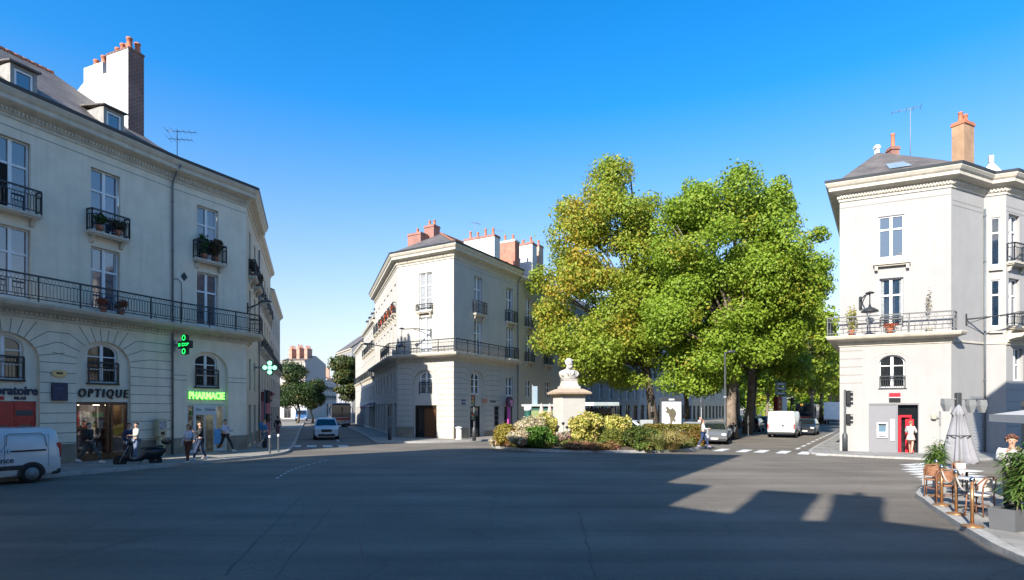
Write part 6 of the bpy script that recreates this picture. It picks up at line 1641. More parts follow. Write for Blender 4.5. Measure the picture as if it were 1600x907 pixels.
# pale stone rubble edging is part of the ground cover
def cover(name, label, cat, pts, n, size, m, seed, h=.3, flat=.1, droop=0.0, aspect=.5):
    rg = random.Random(seed); bl = []
    for (x, y, r) in pts:
        for k in range(max(3, int(r*r*6))):
            a, q = rg.uniform(0, 6.28), r*rg.random()**.5; bl.append((x+q*math.cos(a), y+q*math.sin(a), .3+h*.3, .32, .32, h*rg.uniform(.6, 1.2)))
    o = link(name, leaf_mesh(name, bl, n, size, m, seed, .4, droop, flat, aspect)); tag(o, label, cat); o['kind'] = 'stuff'; return o
GRS = leaf_mat('low_green', [(.06, .11, .02), (.12, .18, .03), (.2, .24, .05)], (.35, .2, .08), .3, .8, .1)
RUSTL = leaf_mat('russet_cover', [(.22, .10, .05), (.32, .16, .07), (.25, .2, .06)], (.42, .2, .12), .3, .8, .2)
GLDN = leaf_mat('golden_leaf', [(.10, .14, .03), (.42, .40, .07), (.60, .53, .14), (.70, .60, .24), (.46, .46, .08), (.2, .24, .04)], (.66, .44, .16), .3, 1.0, .1)
BOXG = leaf_mat('box_leaf', [(.10, .13, .02), (.16, .18, .03), (.21, .21, .035)], (.28, .17, .03), .25, 1.2, .1)
BOXD = leaf_mat('holly_leaf', [(.04, .075, .015), (.08, .12, .02), (.13, .15, .03)], (.2, .13, .03), .25, 1.2, .1)
HEDG = leaf_mat('hedge_leaf', [(.13, .12, .02), (.19, .16, .03), (.15, .17, .03)], (.28, .14, .04), .25, .8, .15)
BRGT = leaf_mat('bright_green_leaf', [(.06, .15, .02), (.11, .23, .03), (.17, .28, .05)], None, .35)
GRASB = leaf_mat('blond_grass', [(.45, .30, .12), (.58, .42, .19), (.5, .38, .12)], None, .3)
PALEF = leaf_mat('pale_flower', [(.55, .50, .28), (.6, .5, .4), (.4, .4, .12)], (.55, .25, .2), .3, 1, .12)
rim = lambda t0, t1, k, n, r: [(*isl(R(t0+(t1-t0)*i/n), k), r) for i in range(n+1)]
cover('ground_cover', 'low green ground cover along the front of the island', 'ground cover', rim(185, 355, .86, 26, .55)+rim(200, 340, .7, 16, .7), 15000, .14, GRS, 1, .30)
cover('ground_cover', 'russet creeping cover at the front kerb of the island', 'ground cover', rim(186, 216, .93, 8, .4)+rim(252, 276, .95, 8, .42), 5000, .12, RUSTL, 2, .26)
cover('ground_cover', 'mixed green cover on the back half of the island', 'ground cover', rim(0, 180, .75, 16, .9), 8000, .16, GRS, 4, .35)
def shrub(label, px, py, D, rpx, hpx, m, n, size, seed, cat='shrub', name='shrub', lobes=16, flat=.4, ry=None, group=None, aspect=.6, z0=.3, droop=.1, even=False):
    """px, py: foot on the photograph's scale at distance D; rpx, hpx: half width and height in those pixels"""
    x = (px-800)/900*D; rx = rpx/900*D; h = hpx/900*D; rg = random.Random(seed); bl = []
    if even: bl = [(0, 0, h*.5, rx, ry or rx, h*.52)]
    else:
        for i in range(lobes):
            a = rg.uniform(0, 6.28); q = rg.random()**.5*.78; s = rg.uniform(.2, .36)
            bl.append((rx*q*math.cos(a), (ry or rx)*q*math.sin(a), h*rg.uniform(.25, .86)*(1-.28*q), rx*s, (ry or rx)*s, h*rg.uniform(.14, .24)))
        bl.append((0, 0, h*.45, rx*.6, (ry or rx)*.6, h*.45))
    o = thing(name, label, cat, T(x, D, z0), group)
    link('foliage', leaf_mesh('foliage', bl, n, size, m, seed, .75 if even else .6, droop, flat, aspect), o)
    b_ = MB()
    for i in range(5):
        a = i*1.3; b_.tube([(0, 0, -.25), (rx*.2*math.cos(a), rx*.2*math.sin(a), h*.3), (rx*.45*math.cos(a), rx*.45*math.sin(a), h*.6)], [.03, .02, .01], 5)
    b_.build('stem', BARKD, o); return o
shrub('rounded ochre box ball at the left tip of the island', 790, 686, 35.2, 17, 30, leaf_mat('ochre_box', [(.22, .19, .03), (.32, .25, .04), (.26, .22, .03)], (.36, .2, .04), .25, 1.2, .15), 3600, .12, 101, even=True, name='box_ball')
shrub('pale cream flowering shrub mass left of the pedestal', 828, 684, 36.2, 30, 46, PALEF, 5200, .15, 102)
shrub('tall golden shrub touching the left side of the pedestal', 853, 676, 37.4, 24, 50, GLDN, 4800, .17, 103)
shrub('vivid green leafy clump in front of the left golden shrub', 846, 697, 33.6, 26, 34, BRGT, 2600, .2, 104, flat=.2, aspect=.4)
shrub('blush and green low shrub between the ochre ball and the vivid green clump', 812, 697, 34, 24, 26, PALEF, 3000, .13, 105)
shrub('golden shrub right against the pedestal, dark at its foot', 918, 692, 35.0, 33, 56, GLDN, 6500, .18, 106)
shrub('tallest golden shrub behind the clipped ball', 962, 676, 36.6, 24, 48, GLDN, 5200, .18, 107)
shrub('clipped olive green box ball right of the golden shrub', 957, 694, 33.4, 17, 26, BOXG, 4200, .1, 108, even=True, name='box_ball')
shrub('dark glossy holly bush in the middle of the right hand planting', 998, 698, 33.2, 27, 36, BOXD, 6000, .13, 109)
shrub('olive shrub behind the holly bush', 1022, 690, 35.6, 24, 26, BOXG, 4200, .13, 113)
shrub('pinkish low plants at the foot of the pedestal', 884, 692, 34.9, 26, 22, leaf_mat('blush_leaf', [(.3, .2, .16), (.45, .33, .28), (.2, .2, .06)], (.5, .2, .18), .3, 1, .15), 2600, .13, 117)
# clipped hedge: a long box
x0, x1 = (1012-800)/900*36.6, (1093-800)/900*35.2
hd = thing('hedge', 'long clipped brown green hedge at the right end of the island', 'hedge', T((x0+x1)/2, 36, .25))
rg = np.random.default_rng(9); n = 14000
u = rg.random((n, 3))-.5; L_, D_, H_ = (x1-x0)+.3, 1.3, 1.15
face = rg.integers(0, 5, n); c = u*np.array([L_, D_, H_])
c[face == 0, 2] = H_/2; c[face == 1, 1] = -D_/2; c[face == 2, 1] = D_/2; c[face == 3, 0] = -L_/2; c[face == 4, 0] = L_/2
c += rg.normal(size=(n, 3))*.045; c[:, 2] += H_/2
c[:, 1] += -c[:, 0]*.28
a = rg.normal(size=(n, 3)); a /= np.linalg.norm(a, axis=1)[:, None]; b_ = np.cross(a, rg.normal(size=(n, 3))); b_ /= np.linalg.norm(b_, axis=1)[:, None]
s_ = (.12*(.7+.6*rg.random(n)))[:, None]
link('foliage', raw_quads('foliage', np.stack([c-a*s_*.5, c+b_*s_*.32, c+a*s_*.5, c-b_*s_*.32], 1).reshape(-1, 3), HEDG), hd)
b_ = MB()
for i in range(6): x = -L_/2+.3+i*(L_-.6)/5; b_.tube([(x, -x*.28, -.2), (x+.1, -x*.28, .5)], .03, 5)
b_.build('stem', BARKD, hd)
# blond grass tuft: thin arching blades
def tuft(label, px, py, D, n, h, spread, m, seed):
    x = (px-800)/900*D; o = thing('grass_tuft', label, 'grass', T(x, D, .2)); rg = np.random.default_rng(seed); V = []
    for i in range(n):
        t = rg.random()*6.283; q = rg.random()*spread; l = h*(.6+.5*rg.random()); p0 = np.array([.45*math.cos(t)*rg.random(), .45*math.sin(t)*rg.random(), -.05]); d = np.array([math.cos(t), math.sin(t), 0]); w_ = np.array([-d[1], d[0], 0])*.012
        p1 = p0+d*q*.4+np.array([0, 0, l*.5]); p2 = p0+d*q*.85+np.array([0, 0, l*(.85-.15*q)]); p3 = p0+d*q*1.15+np.array([0, 0, l*(.98-.42*q)])
        for a_, c_ in ((p0, p1), (p1, p2), (p2, p3)): V += [a_-w_, a_+w_, c_+w_, c_-w_]
    link('blades', raw_quads('blades', np.array(V), m), o)
tuft('fountain of blond ornamental grass in front of the hedge', 1048, 702, 32.8, 900, 1.05, 1.0, leaf_mat('blond_green_grass', [(.45, .30, .12), (.55, .42, .19), (.25, .27, .08), (.5, .38, .12)], None, .3), 3)
tuft('smaller greenish grass tuft between the holly and the blond grass', 1028, 702, 32.6, 700, .9, .7, leaf_mat('green_grass', [(.2, .24, .06), (.3, .3, .1)], None, .3), 4)
for i, (px, D, lab) in enumerate(((1010, 32.2, 'low grey green tuft at the right front kerb of the island'), (900, 32.6, 'low tuft of dry grass below the pedestal'), (775, 36.2, 'straggly pinkish plant at the far left kerb'))):
    shrub(lab, px, 706, D, 18, 14, [GRS, RUSTL, PALEF][i], 1300, .13, 200+i, z0=.15)
for i, (px, py, lab) in enumerate(((872, 667, 'dark purple seed head left of three by the pedestal foot'), (880, 662, 'dark purple seed head highest of three by the pedestal foot'), (886, 668, 'dark purple seed head right of three by the pedestal foot'))):
    D = 34.2; x = (px-800)/900*D; z = 2.5-(py-638)/900*D; o = thing('seed_head', lab, 'plant', T(x, D, .3), 'dark seed heads')
    b_ = MB(); b_.ball((0, 0, z-.3), (.1, .1, .09), 8, 6); b_.build('flower', mat('purple_black', (.02, .01, .016), .7), o); b_ = MB(); b_.tube([(0, 0, 0), (.02, 0, z-.36)], .012, 5); b_.build('stem', BRGT, o)
# pedestal and bust
BX, BY = (889-800)/900*37.4, 37.4
MAR = mat('bust_stone', (.48, .45, .40), .8, var=.14, scale=3.5, bump=.1, streak=.25); PED = mat('pedestal_stone', (.50, .475, .43), .85, var=.07, scale=2, streak=.12)
CAPM = mat('weathered_cap', (.42, .31, .22), .9, var=.2, scale=4)
Mb = T(BX, BY, 0, R(17))
b_ = thing('pedestal', 'square pale stone pedestal with a projecting brown cap rising from the golden shrubs', 'pedestal', Mb)
mb = MB(); mb.box(-.98, .98, -.98, .98, .4, .95); mb.bbox(-.8, .8, -.8, .8, .951, 3.25, .02); mb.build('shaft', PED, b_)
mb = MB()
rings = []
for r_, z in ((.82, 3.25), (.86, 3.3), (.92, 3.36), (1.1, 3.40), (1.12, 3.5), (.85, 3.66), (.68, 3.74)): rings.append([(-r_, -r_, z), (r_, -r_, z), (r_, r_, z), (-r_, r_, z)])
mb.loft(rings); mb.build('cap', CAPM, b_)
o = thing('bust', 'white stone bust of a bearded man looking over the square from the pedestal', 'statue', Mb @ T(0, 0, 3.74) @ RZ(R(-8)))
mb = MB(); mb.loft([[(-w_, -d_, z), (w_, -d_, z), (w_, d_, z), (-w_, d_, z)] for w_, d_, z in ((.62, .55, 0), (.62, .55, .16), (.52, .46, .2), (.44, .4, .5), (.40, .38, .56))]); mb.box(-.46, .46, -.42, .42, .561, .62); mb.build('plinth', MAR, o)
def ell(cx, cy, cz, rx, ry, n=18, pw=1.0): return [(cx+rx*math.copysign(abs(math.cos(t))**pw, math.cos(t)), cy+ry*math.copysign(abs(math.sin(t))**pw, math.sin(t)), cz) for t in [2*math.pi*i/n for i in range(n)]]
mb = MB(); mb.smooth = True
mb.loft([ell(0, .02, .62, .50, .30), ell(0, .02, .70, .56, .32), ell(0, .0, .86, .64, .34), ell(0, .0, 1.02, .68, .35), ell(0, .02, 1.14, .62, .32), ell(0, .03, 1.22, .44, .27), ell(0, .02, 1.28, .25, .2), ell(0, -.01, 1.36, .18, .18), ell(0, -.03, 1.46, .17, .18)], True, True, True, True)
for sx_ in (-1, 1):        # coat lapels
    mb.tube([(sx_*.06, -.27, .8), (sx_*.2, -.34, 1.0), (sx_*.26, -.27, 1.18)], [.05, .07, .05], 7); mb.tube([(sx_*.48, -.1, 1.12), (sx_*.56, -.2, .95), (sx_*.45, -.24, .8)], [.07, .09, .05], 7)
mb.tube([(0, -.2, 1.2), (-.03, -.31, 1.08), (.02, -.33, .92)], [.06, .06, .03], 7)
mb.build('shoulders', MAR, o)
mb = MB(); mb.smooth = True
mb.loft([ell(0, -.07, 1.42, .10, .10), ell(0, -.08, 1.47, .17, .17), ell(0, -.07, 1.56, .205, .22), ell(0, -.05, 1.66, .225, .25), ell(0, -.04, 1.76, .23, .26), ell(0, -.03, 1.85, .215, .245), ell(0, -.02, 1.92, .165, .19), ell(0, -.01, 1.965, .08, .1)], True, True, True, True)
mb.loft([[(-.035, -.27, 1.60), (.035, -.27, 1.60), (0, -.36, 1.605)], [(-.028, -.29, 1.66), (.028, -.29, 1.66), (0, -.355, 1.65)], [(-.02, -.28, 1.75), (.02, -.28, 1.75), (0, -.31, 1.75)]], True, True)
for sx_ in (-1, 1):
    mb.tube([(sx_*.03, -.295, 1.755), (sx_*.09, -.30, 1.765), (sx_*.15, -.25, 1.74)], [.022, .028, .018], 6); mb.ball((sx_*.085, -.265, 1.715), (.035, .025, .024), 8, 6); mb.ball((sx_*.11, -.25, 1.64), (.06, .05, .05), 8, 6); mb.ball((sx_*.232, -.03, 1.67), (.03, .05, .075), 8, 6)
mb.build('head', MAR, o)
mb = MB(); mb.smooth = True
rgb_ = random.Random(5)
mb.loft([ell(0, -.21, 1.28, .07, .06), ell(0, -.23, 1.35, .14, .10), ell(0, -.22, 1.44, .19, .13), ell(0, -.20, 1.53, .2, .13)], True, True, True, True)
for i in range(14):
    a = rgb_.uniform(-1, 1); mb.tube([(a*.16, -.27+abs(a)*.06, 1.53), (a*.15, -.32+abs(a)*.06, 1.42), (a*.09, -.29+abs(a)*.05, 1.27+abs(a)*.08)], [.035, .04, .015], 6)
mb.tube([(-.13, -.28, 1.555), (-.05, -.335, 1.585), (0, -.325, 1.58), (.05, -.335, 1.585), (.13, -.28, 1.555)], [.015, .028, .022, .028, .015], 6)
mb.build('beard', MAR, o)
mb = MB(); mb.smooth = True
for i in range(60):
    th = rgb_.uniform(0, 6.283); el_ = rgb_.uniform(-.5, 1.4)
    p = Vector((.225*math.cos(el_)*math.cos(th), -.02+.25*math.cos(el_)*math.sin(th), 1.76+.2*math.sin(el_)))
    if p.y < -.15 and p.z < 1.87: continue
    mb.ball(tuple(p), (.06, .06, .055), 7, 5)
mb.build('hair', MAR, o)
# ---------------------------------------------------------------- street furniture
def dome_lamp(mb, x, y, z, r=.34, h=.26):
    mb.lathe([(.05, z+h+.12), (.07, z+h), (r*.5, z+h*.75), (r*.9, z+h*.3), (r, z), (r*.92, z-.01), (r*.2, z+.02)], 16, x, y)
def wall_lamp(label, M, out=1.9, up=.35, r=.34, drop=.5, group=None):
    """M: frame of a wall, bracket at its origin reaching out along -y and hanging a dark bell shade"""
    t = thing('wall_lamp', label, 'street lamp', M, group)
    b_ = MB(); b_.bbox(-.08, .08, -.06, -.002, -.35, .4, .02); b_.tube([(0, -.05, .2), (0, -out*.5, up+.1), (0, -out, up)], .035, 7); b_.tube([(0, -.05, -.25), (0, -out*.35, .1), (0, -out*.6, up+.06)], .025, 6); b_.build('bracket', IRON, t)
    b_ = MB(); b_.tube([(0, -out, up), (0, -out, up-drop+.3)], .03, 6); dome_lamp(b_, 0, -out, up-drop, r); b_.lathe([(.02, up+.14), (.22, up+.06), (.2, up+.02), (.03, up)], 12, 0, -out); b_.build('lamp_shade', IRON, t)
    b_ = MB(); b_.ball((0, -out, up-drop+.0), (.12, .12, .1), 8, 6); b_.build('bulb', mat('lamp_glass', (.7, .7, .65), .3), t); return t
def arm_lamp(label, M, out=2.4, group=None):
    """a cobra-head lantern on an arm that slopes up from the wall"""
    t = thing('wall_lamp', label, 'street lamp', M, group)
    b_ = MB(); b_.bbox(-.07, .07, -.06, -.002, -.3, .3, .02); b_.tube([(0, -.05, 0), (0, -out*.6, .12), (0, -out+.3, .2)], .04, 7); b_.tube([(0, -.05, -.25), (0, -out*.3, -.02), (0, -out*.5, .09)], .02, 5); b_.build('bracket', IRON, t)
    b_ = MB(); b_.loft([[(-w_, y, .2), (w_, y, .2), (w_*.8, y, .2+h_), (-w_*.8, y, .2+h_)] for y, w_, h_ in ((-out+.35, .06, .06), (-out, .16, .13), (-out-.4, .16, .12), (-out-.62, .06, .04))], True, True, True, True); b_.build('lamp_head', DGREY, t)
    b_ = MB(); b_.loft([[(-w_, y, .199), (w_, y, .199), (w_*.6, y, .199-h_), (-w_*.6, y, .199-h_)] for y, w_, h_ in ((-out+.05, .1, .02), (-out-.2, .12, .07), (-out-.45, .08, .02))]); b_.build('lens', MATS['lamp_glass'] if 'lamp_glass' in MATS else mat('lamp_glass', (.7, .7, .65), .3), t); return t
wall_lamp('dark bell lamp on a bracket over the chamfered white front with the dark wooden door', FM @ T(3.55, 0, 8.45) @ RZ(R(-40)), 2.3, .2, .36, 1.4)
wall_lamp('dark bell lamp pointing at the viewer from the sunlit bank front above its balcony', FR @ T(1.0, 0, 8.3) @ RZ(R(8)), 1.9, .2, .42, .95)
arm_lamp('slim lantern on an arm at the left building corner above the pharmacy balcony', facing(*wpt(FLs, .35)[:2], 25) @ T(0, 0, 8.35), 1.3)
arm_lamp('slim lantern on an arm over the side street from the white corner building', FML @ T(17.2, 0, 7.5), 2.2)
arm_lamp('big lantern on a bent arm right of the bank balcony', FR2 @ T(1.35, 0, 7.25) @ RZ(R(50)), 2.4)
# lamp post by the tree
x, y = gp(1133, 691)
t = thing('street_lamp', 'tall dark lamp post with a small flat head in front of the pale trunk', 'street lamp', T(x, y, 0))
b_ = MB(); b_.lathe([(.16, 0), (.16, .9), (.12, 1.0), (.10, 3.2), (.08, 3.3), (.06, 6.4), (.05, 6.6)], 12); b_.build('post', DGREY, t)
b_ = MB(); b_.lathe([(.08, 3.2), (.14, 3.24), (.14, 3.34), (.08, 3.4)], 12); b_.build('collar', GREY, t)
b_ = MB(); b_.tube([(0, 0, 6.5), (.25, 0, 6.62)], .04, 6); b_.loft([[(x_, -w_, 6.6), (x_, w_, 6.6), (x_, w_*.7, 6.6+h_), (x_, -w_*.7, 6.6+h_)] for x_, w_, h_ in ((.1, .1, .06), (.35, .18, .16), (.7, .16, .12), (.85, .06, .04))], True, True, True, True); b_.build('lamp_head', DGREY, t)
def pole(label, x, y, h=3.2, r=.055, m=None, cat='pole', name='pole', z=.1, group=None):
    t = thing(name, label, cat, T(x, y, z), group); b_ = MB(); b_.lathe([(r+.06, 0), (r+.06, .04), (r, .08), (r, h), (r*.5, h+.03)], 10); b_.build('post', m or DGREY, t); return t
def signal_head(t, M, x, z, n=3, m=None, face=0, w=.13, lit=None):
    """housing with n round lenses looking along -y of the local frame"""
    b_ = MB(); hh = .26*n; b_.bbox(x-w, x+w, -.16, .06, z, z+hh, .03)
    for i in range(n): b_.lathe([(.1, 0), (.1, .14), (.085, .14), (.085, 0)], 10)if False else None
    h_ = b_.build('signal_head', m or BLACK, t, M)
    cols = [mat('lens_green', (.008, .045, .03), .2), mat('lens_amber', (.07, .03, .006), .2), mat('lens_red', (.06, .006, .006), .2)]
    if n == 2: cols = [cols[0], cols[2]]
    for i in range(n):
        b_ = MB(); b_.add([(x+.085*math.cos(q), -.165, z+.13+.26*i+.085*math.sin(q)) for q in np.linspace(0, 2*math.pi, 13)[:-1]], [tuple(range(12))])
        b_.build('lens', cols[i], h_, M)
    b_ = MB()
    for i in range(n): b_.loft([[(x+.1*math.cos(q), yy, z+.13+.26*i+.1*math.sin(q)) for yy in (-.16, -.27)] for q in np.linspace(.1, math.pi-.1, 7)], False, False, False)
    b_.build('visor', BLACK, h_, M)
def traffic_light(label, x, y, face, h=3.1, low=True, m=None, two=True):
    M = T(x, y, .1, R(face)); t = thing('traffic_light', label, 'traffic light', M); b_ = MB(); b_.lathe([(.14, 0), (.14, .9), (.08, .98), (.06, 1.05), (.06, h+.3), (.03, h+.33)], 10); b_.build('post', m or DGREY, t)
    if low: signal_head(t, M @ T(0, -.12, 0), 0, 1.55, 2, m)
    signal_head(t, M @ T(0, -.12, 0), 0, h-.8+.3, 3, m); return t
x, y = gp(409, 705); traffic_light('black traffic light at the corner of the pharmacy', x-.25, y+1.0, 150, 3.2)
x, y = gp(608, 690.5); traffic_light('slim black traffic light pole at the kerb of the side street by the chamfer', x, y+.2, 200, 2.3, False)
x, y = gp(740, 692); traffic_light('dark traffic light post with pale panels in front of the shaded wing door', x, y+.6, -20, 3.1)
x, y = gp(1320, 707.5); traffic_light('traffic light post standing against the left edge of the white bank front', x-.05, y-.1, 60, 3.1)
# round sign on a pole, seen from behind
x, y = gp(1096, 702)
t = pole('thin grey pole carrying a round road sign seen from behind, beside the walking woman', x, y, 3.0, .035, GREY, 'road sign', 'road_sign')
b_ = MB(); b_.add([(.36*math.cos(q), yy, 2.75+.36*math.sin(q)) for yy in (-.03, -.045) for q in np.linspace(0, 2*math.pi, 21)[:-1]], [tuple(range(20)), tuple(range(20, 40))[::-1]]+[(i, i+20, (i+1) % 20+20, (i+1) % 20) for i in range(20)]); b_.build('sign_plate', GREY, t, W[t] @ RZ(R(60)))
def bollard(label, px, py, h=.95, r=.05, m=None, ball=True, group='steel bollards', z=.12):
    x, y = gp(px, py); o = thing('bollard', label, 'bollard', T(x, y, z), group); b_ = MB(); b_.lathe([(r*1.4, 0), (r*1.4, .04), (r, .05), (r, h-.12)], 10); b_.build('post', m or DGREY, o)
    b_ = MB(); b_.lathe([(r, h-.118), (r*1.25, h-.1), (r*1.25, h-.04), (r*.9, h), (.01, h+.03)], 10); b_.build('cap', WHITE, o)
bollard('steel bollard with a white cap, left of the pair at the pharmacy kerb', 421.5, 713); bollard('steel bollard with a white cap, right of the pair at the pharmacy kerb', 435, 710)
bollard('short stout white bollard at the corner of the white chamfered building', 717, 689.5, .95, .22, OFFW, group=None)
# stone grey letter-box like stand against the wall by the scooter
o = thing('parking_meter', 'yellowish ticket machine against the wall behind the scooter', 'ticket machine', FL @ T(6.45, -.35, .13)); b_ = MB(); b_.bbox(-.16, .16, -.13, .13, 0, .95, .03); b_.bbox(-.25, .25, -.17, .17, .951, 1.85, .05); b_.build('case', mat('case_cream', (.42, .4, .26), .5), o); b_ = MB(); b_.box(-.17, .17, -.18, -.171, 1.3, 1.72); b_.build('panel', mat('poster_mix', (.35, .35, .38), .5, var=.5, scale=9), o); b_ = MB(); b_.box(-.1, .1, -.18, -.171, 1.05, 1.2); b_.build('screen', BLACK, o)
# free-standing poster panel
D = 41; x = (1048-800)/900*D
t = thing('advertising_panel', 'big lit white poster panel in a dark frame behind the hedge', 'advertising panel', T(x, D, .1, R(8)))
b_ = MB(); b_.box(-.16, .16, -.14, .14, 0, .5); b_.bbox(-.82, .82, -.13, .13, .5, 3.15, .04); b_.build('frame', DGREY, t)
b_ = MB(); b_.box(-.72, .72, -.145, -.132, .58, 2.85); b_.build('poster', mat('poster_white', (.70, .72, .76), .4, var=.1, scale=1.5), t)
b_ = MB(); pts = [(-.14, .72), (.0, .75), (.02, 1.2), (.1, 1.5), (.24, 1.38), (.34, 1.5), (.22, 1.66), (.36, 1.95), (.3, 2.2), (.08, 2.42), (-.12, 2.3), (-.3, 2.52), (-.46, 2.44), (-.34, 2.26), (-.48, 2.12), (-.26, 2.02), (-.12, 1.7), (-.1, 1.3)]
b_.prism(pts, -.149, -.146); b_.build('poster_figure', mat('poster_olive', (.16, .14, .09), .5, var=.5, scale=4), t)
b_ = MB(); b_.box(-.2, .2, -.148, -.133, 2.95, 3.06); b_.build('title_strip', WHITE, t)
# dark green kiosk pillars, cabinet and other boxes behind the island
GRN = mat('kiosk_green', (.012, .075, .055), .5)
def pillar(label, px, D, h, r, m, cap=None):
    x = (px-800)/900*D; o = thing('pillar_box', label, 'pillar', T(x, D, .1)); b_ = MB(); b_.lathe([(r*1.1, 0), (r*1.1, .15), (r, .2), (r, h-.4)], 14); b_.build('column', m, o); b_ = MB(); b_.lathe([(r*1.15, h-.399), (r*1.2, h-.3), (r*1.2, h-.05), (r*.4, h)], 14); b_.build('cap', cap or m, o)
D = 47; x = (838-800)/900*D
o = thing('kiosk', 'low dark green kiosk with a pale roof edge beyond the left golden shrub', 'kiosk', T(x+.6, D+1, .1, R(-20))); b_ = MB(); b_.bbox(-1.3, 1.6, -1, 1, 0, 2.5, .05); b_.build('cabin', GRN, o); b_ = MB(); b_.bbox(-1.5, 1.8, -1.25, 1.2, 2.51, 2.72, .04); b_.build('roof', mat('kiosk_roof', (.3, .33, .32), .5), o); b_ = MB(); b_.box(-.9, 1.2, -1.02, -1.002, 1.3, 2.2); b_.build('pane', mat('kiosk_glass', (.22, .26, .12), .2), o)
pillar('dark green post box column with a white top left of the kiosk', 825, 45.5, 2.6, .26, GRN, WHITE)
x = (832-800)/900*47.5; t = pole('narrow tall pale blue banner pole in front of the buff building', x, 47.5, 4.3, .05, GREY, 'banner', 'banner_pole'); b_ = MB(); b_.bbox(-.02, .42, -.04, .04, 2.4, 4.2, .02); b_.build('panel', mat('pale_blue_panel', (.25, .33, .38), .5), t)
for i, (px, lab) in enumerate(((846, 'closed pale pink parasol, left of the pair beyond the golden shrub'), (859, 'closed pale pink parasol, right of the pair beyond the golden shrub'))):
    D = 43; x = (px-800)/900*D; o = thing('parasol', lab, 'parasol', T(x, D, .1), 'closed parasols behind the island'); b_ = MB(); b_.lathe([(.02, 2.75), (.08, 2.6), (.2, 2.0), (.26, 1.5), (.2, 1.0), (.1, .95)], 10); b_.build('canopy', mat('parasol_pink', (.6, .42, .34), .8, var=.2), o); b_ = MB(); b_.lathe([(.3, 0), (.3, .06), (.03, .08), (.03, 2.8)], 8); b_.build('pole', GREY, o)
D = 44; x = (940-800)/900*D; o = thing('bus_shelter', 'flat roofed shelter with a pale fascia between the pedestal and the golden shrub', 'bus shelter', T(x, D+.6, .1, R(-6)))
b_ = MB(); b_.bbox(-1.7, 1.4, -.8, .8, 2.55, 2.85, .04); b_.build('roof', mat('shelter_roof', (.28, .32, .31), .5), o)
b_ = MB(); b_.box(-1.69, -.55, -.815, -.802, 2.58, 2.83); b_.build('fascia', WHITE, o)
for s_ in (-1.5, 1.2): b_ = MB(); b_.bbox(s_-.05, s_+.05, .6, .7, 0, 2.548, .02); b_.build('post', DGREY, o)
b_ = MB(); b_.box(-1.45, 1.15, .63, .65, .2, 2.4); b_.build('pane', GLASSD, o)
D = 46; x = (985-800)/900*D; o = thing('utility_cabinet', 'pale grey utility cabinet in front of the white hatchback', 'cabinet', T((1010-800)/900*41.5, 41.5, .1)); b_ = MB(); b_.bbox(-.45, .45, -.2, .2, 0, 1.55, .03); b_.build('case', mat('cabinet_grey', (.36, .38, .37), .5), o); b_ = MB(); b_.box(-.005, .005, -.205, -.2005, .1, 1.45); b_.box(-.08, -.04, -.225, -.2005, .8, .95); b_.build('door', DGREY, o)
x = (1017-800)/900*46; o = thing('litter_bin', 'black litter bin beside the pale utility cabinet', 'bin', T((1021-800)/900*42, 42, .1)); b_ = MB(); b_.lathe([(.3, 0), (.34, .1), (.36, 1.2), (.3, 1.25)], 14); b_.build('drum', BLACK, o); b_ = MB(); b_.lathe([(.38, 1.251), (.38, 1.33), (.1, 1.45)], 14); b_.build('lid', DGREY, o)
x = (1018-800)/900*50; traffic_light('traffic light with a reddish back board in the shade beyond the cabinet', x, 50, 10, 3.1)
# totem behind the van on the avenue
D = 60; x = (1219-800)/900*D
o = thing('advertising_column', 'red and white pictogram column with grey plates on top behind the white van', 'sign', T(x, D, .1, R(18)))
b_ = MB(); b_.bbox(-.62, -.02, -.3, .3, 0, 3.6, .03); b_.build('red_half', mat('totem_red', (.40, .05, .03), .5), o); b_ = MB(); b_.bbox(-.018, .62, -.3, .3, 0, 3.6, .03); b_.build('white_half', WHITE, o)
for k in range(4):
    b_ = MB(); b_.ball((-.32, -.31, 1.4+.55*k), (.16, .02, .16), 10, 6); b_.build('pictogram', mat('totem_yellow', (.6, .42, .1), .5), o)
b_ = MB(); b_.box(-.06, .06, -.06, .06, 3.6, 5.4)
b_.build('post', DGREY, o)
for k in range(3): b_ = MB(); b_.bbox(-.72, .72, -.1, -.06, 3.75+.48*k, 4.13+.48*k, .02); b_.m = 1; b_.box(-.45, .45, -.106, -.102, 3.9+.48*k, 4.0+.48*k); b_.build('direction_plate', [mat('plate_grey', (.12, .17, .17), .5), WHITE], o)
x = (1236-800)/900*58; traffic_light('traffic light showing green between the white van and the bus', x, 58, 20, 3.2, False)
x = (1169-800)/900*50; pole('small dark post with a pale cap beside the second trunk', x, 50, 1.9, .07)
# tv antennas
def antenna(label, p, h, n=5, rot=0, w=1.0, b2=True):
    o = thing('tv_antenna', label, 'antenna', T(p[0], p[1], p[2], R(rot))); b_ = MB(); b_.tube([(0, 0, 0), (0, 0, h)], .022, 5); b_.build('mast', GREY, o)
    for zz, ln in ((h-.05, w), (h-.5, w*.8)) if b2 else ((h-.05, w),):
        b_ = MB(); b_.tube([(-ln*.5, 0, zz), (ln*.9, 0, zz+.0)], .018, 4)
        for i in range(n): x_ = -ln*.5+1.4*ln*i/(n-1); q = .45-.05*i; b_.tube([(x_, -q, zz), (x_, q, zz)], .012, 4)
        b_.build('aerial', GREY, o)
antenna('television aerial on the low roof above the pharmacy', LP(9.6, 2.6, 15.6), 2.6, 6, 10, 1.1)
antenna('white television aerial by the brick stacks of the white corner building', (-3.4, 53.0, 18.4), 1.2, 4, 40, .7, False)
antenna('thin whip aerial on the roof past the white and brick stack', wpt(FA2, 4.0, 4.5, 17.5), 3.2, 3, 0, .4, False)
antenna('tall dark aerial on the bank roof left of the orange chimney', (23.1, 33.4, 16.6), 3.3, 5, 150, 1.0, False)
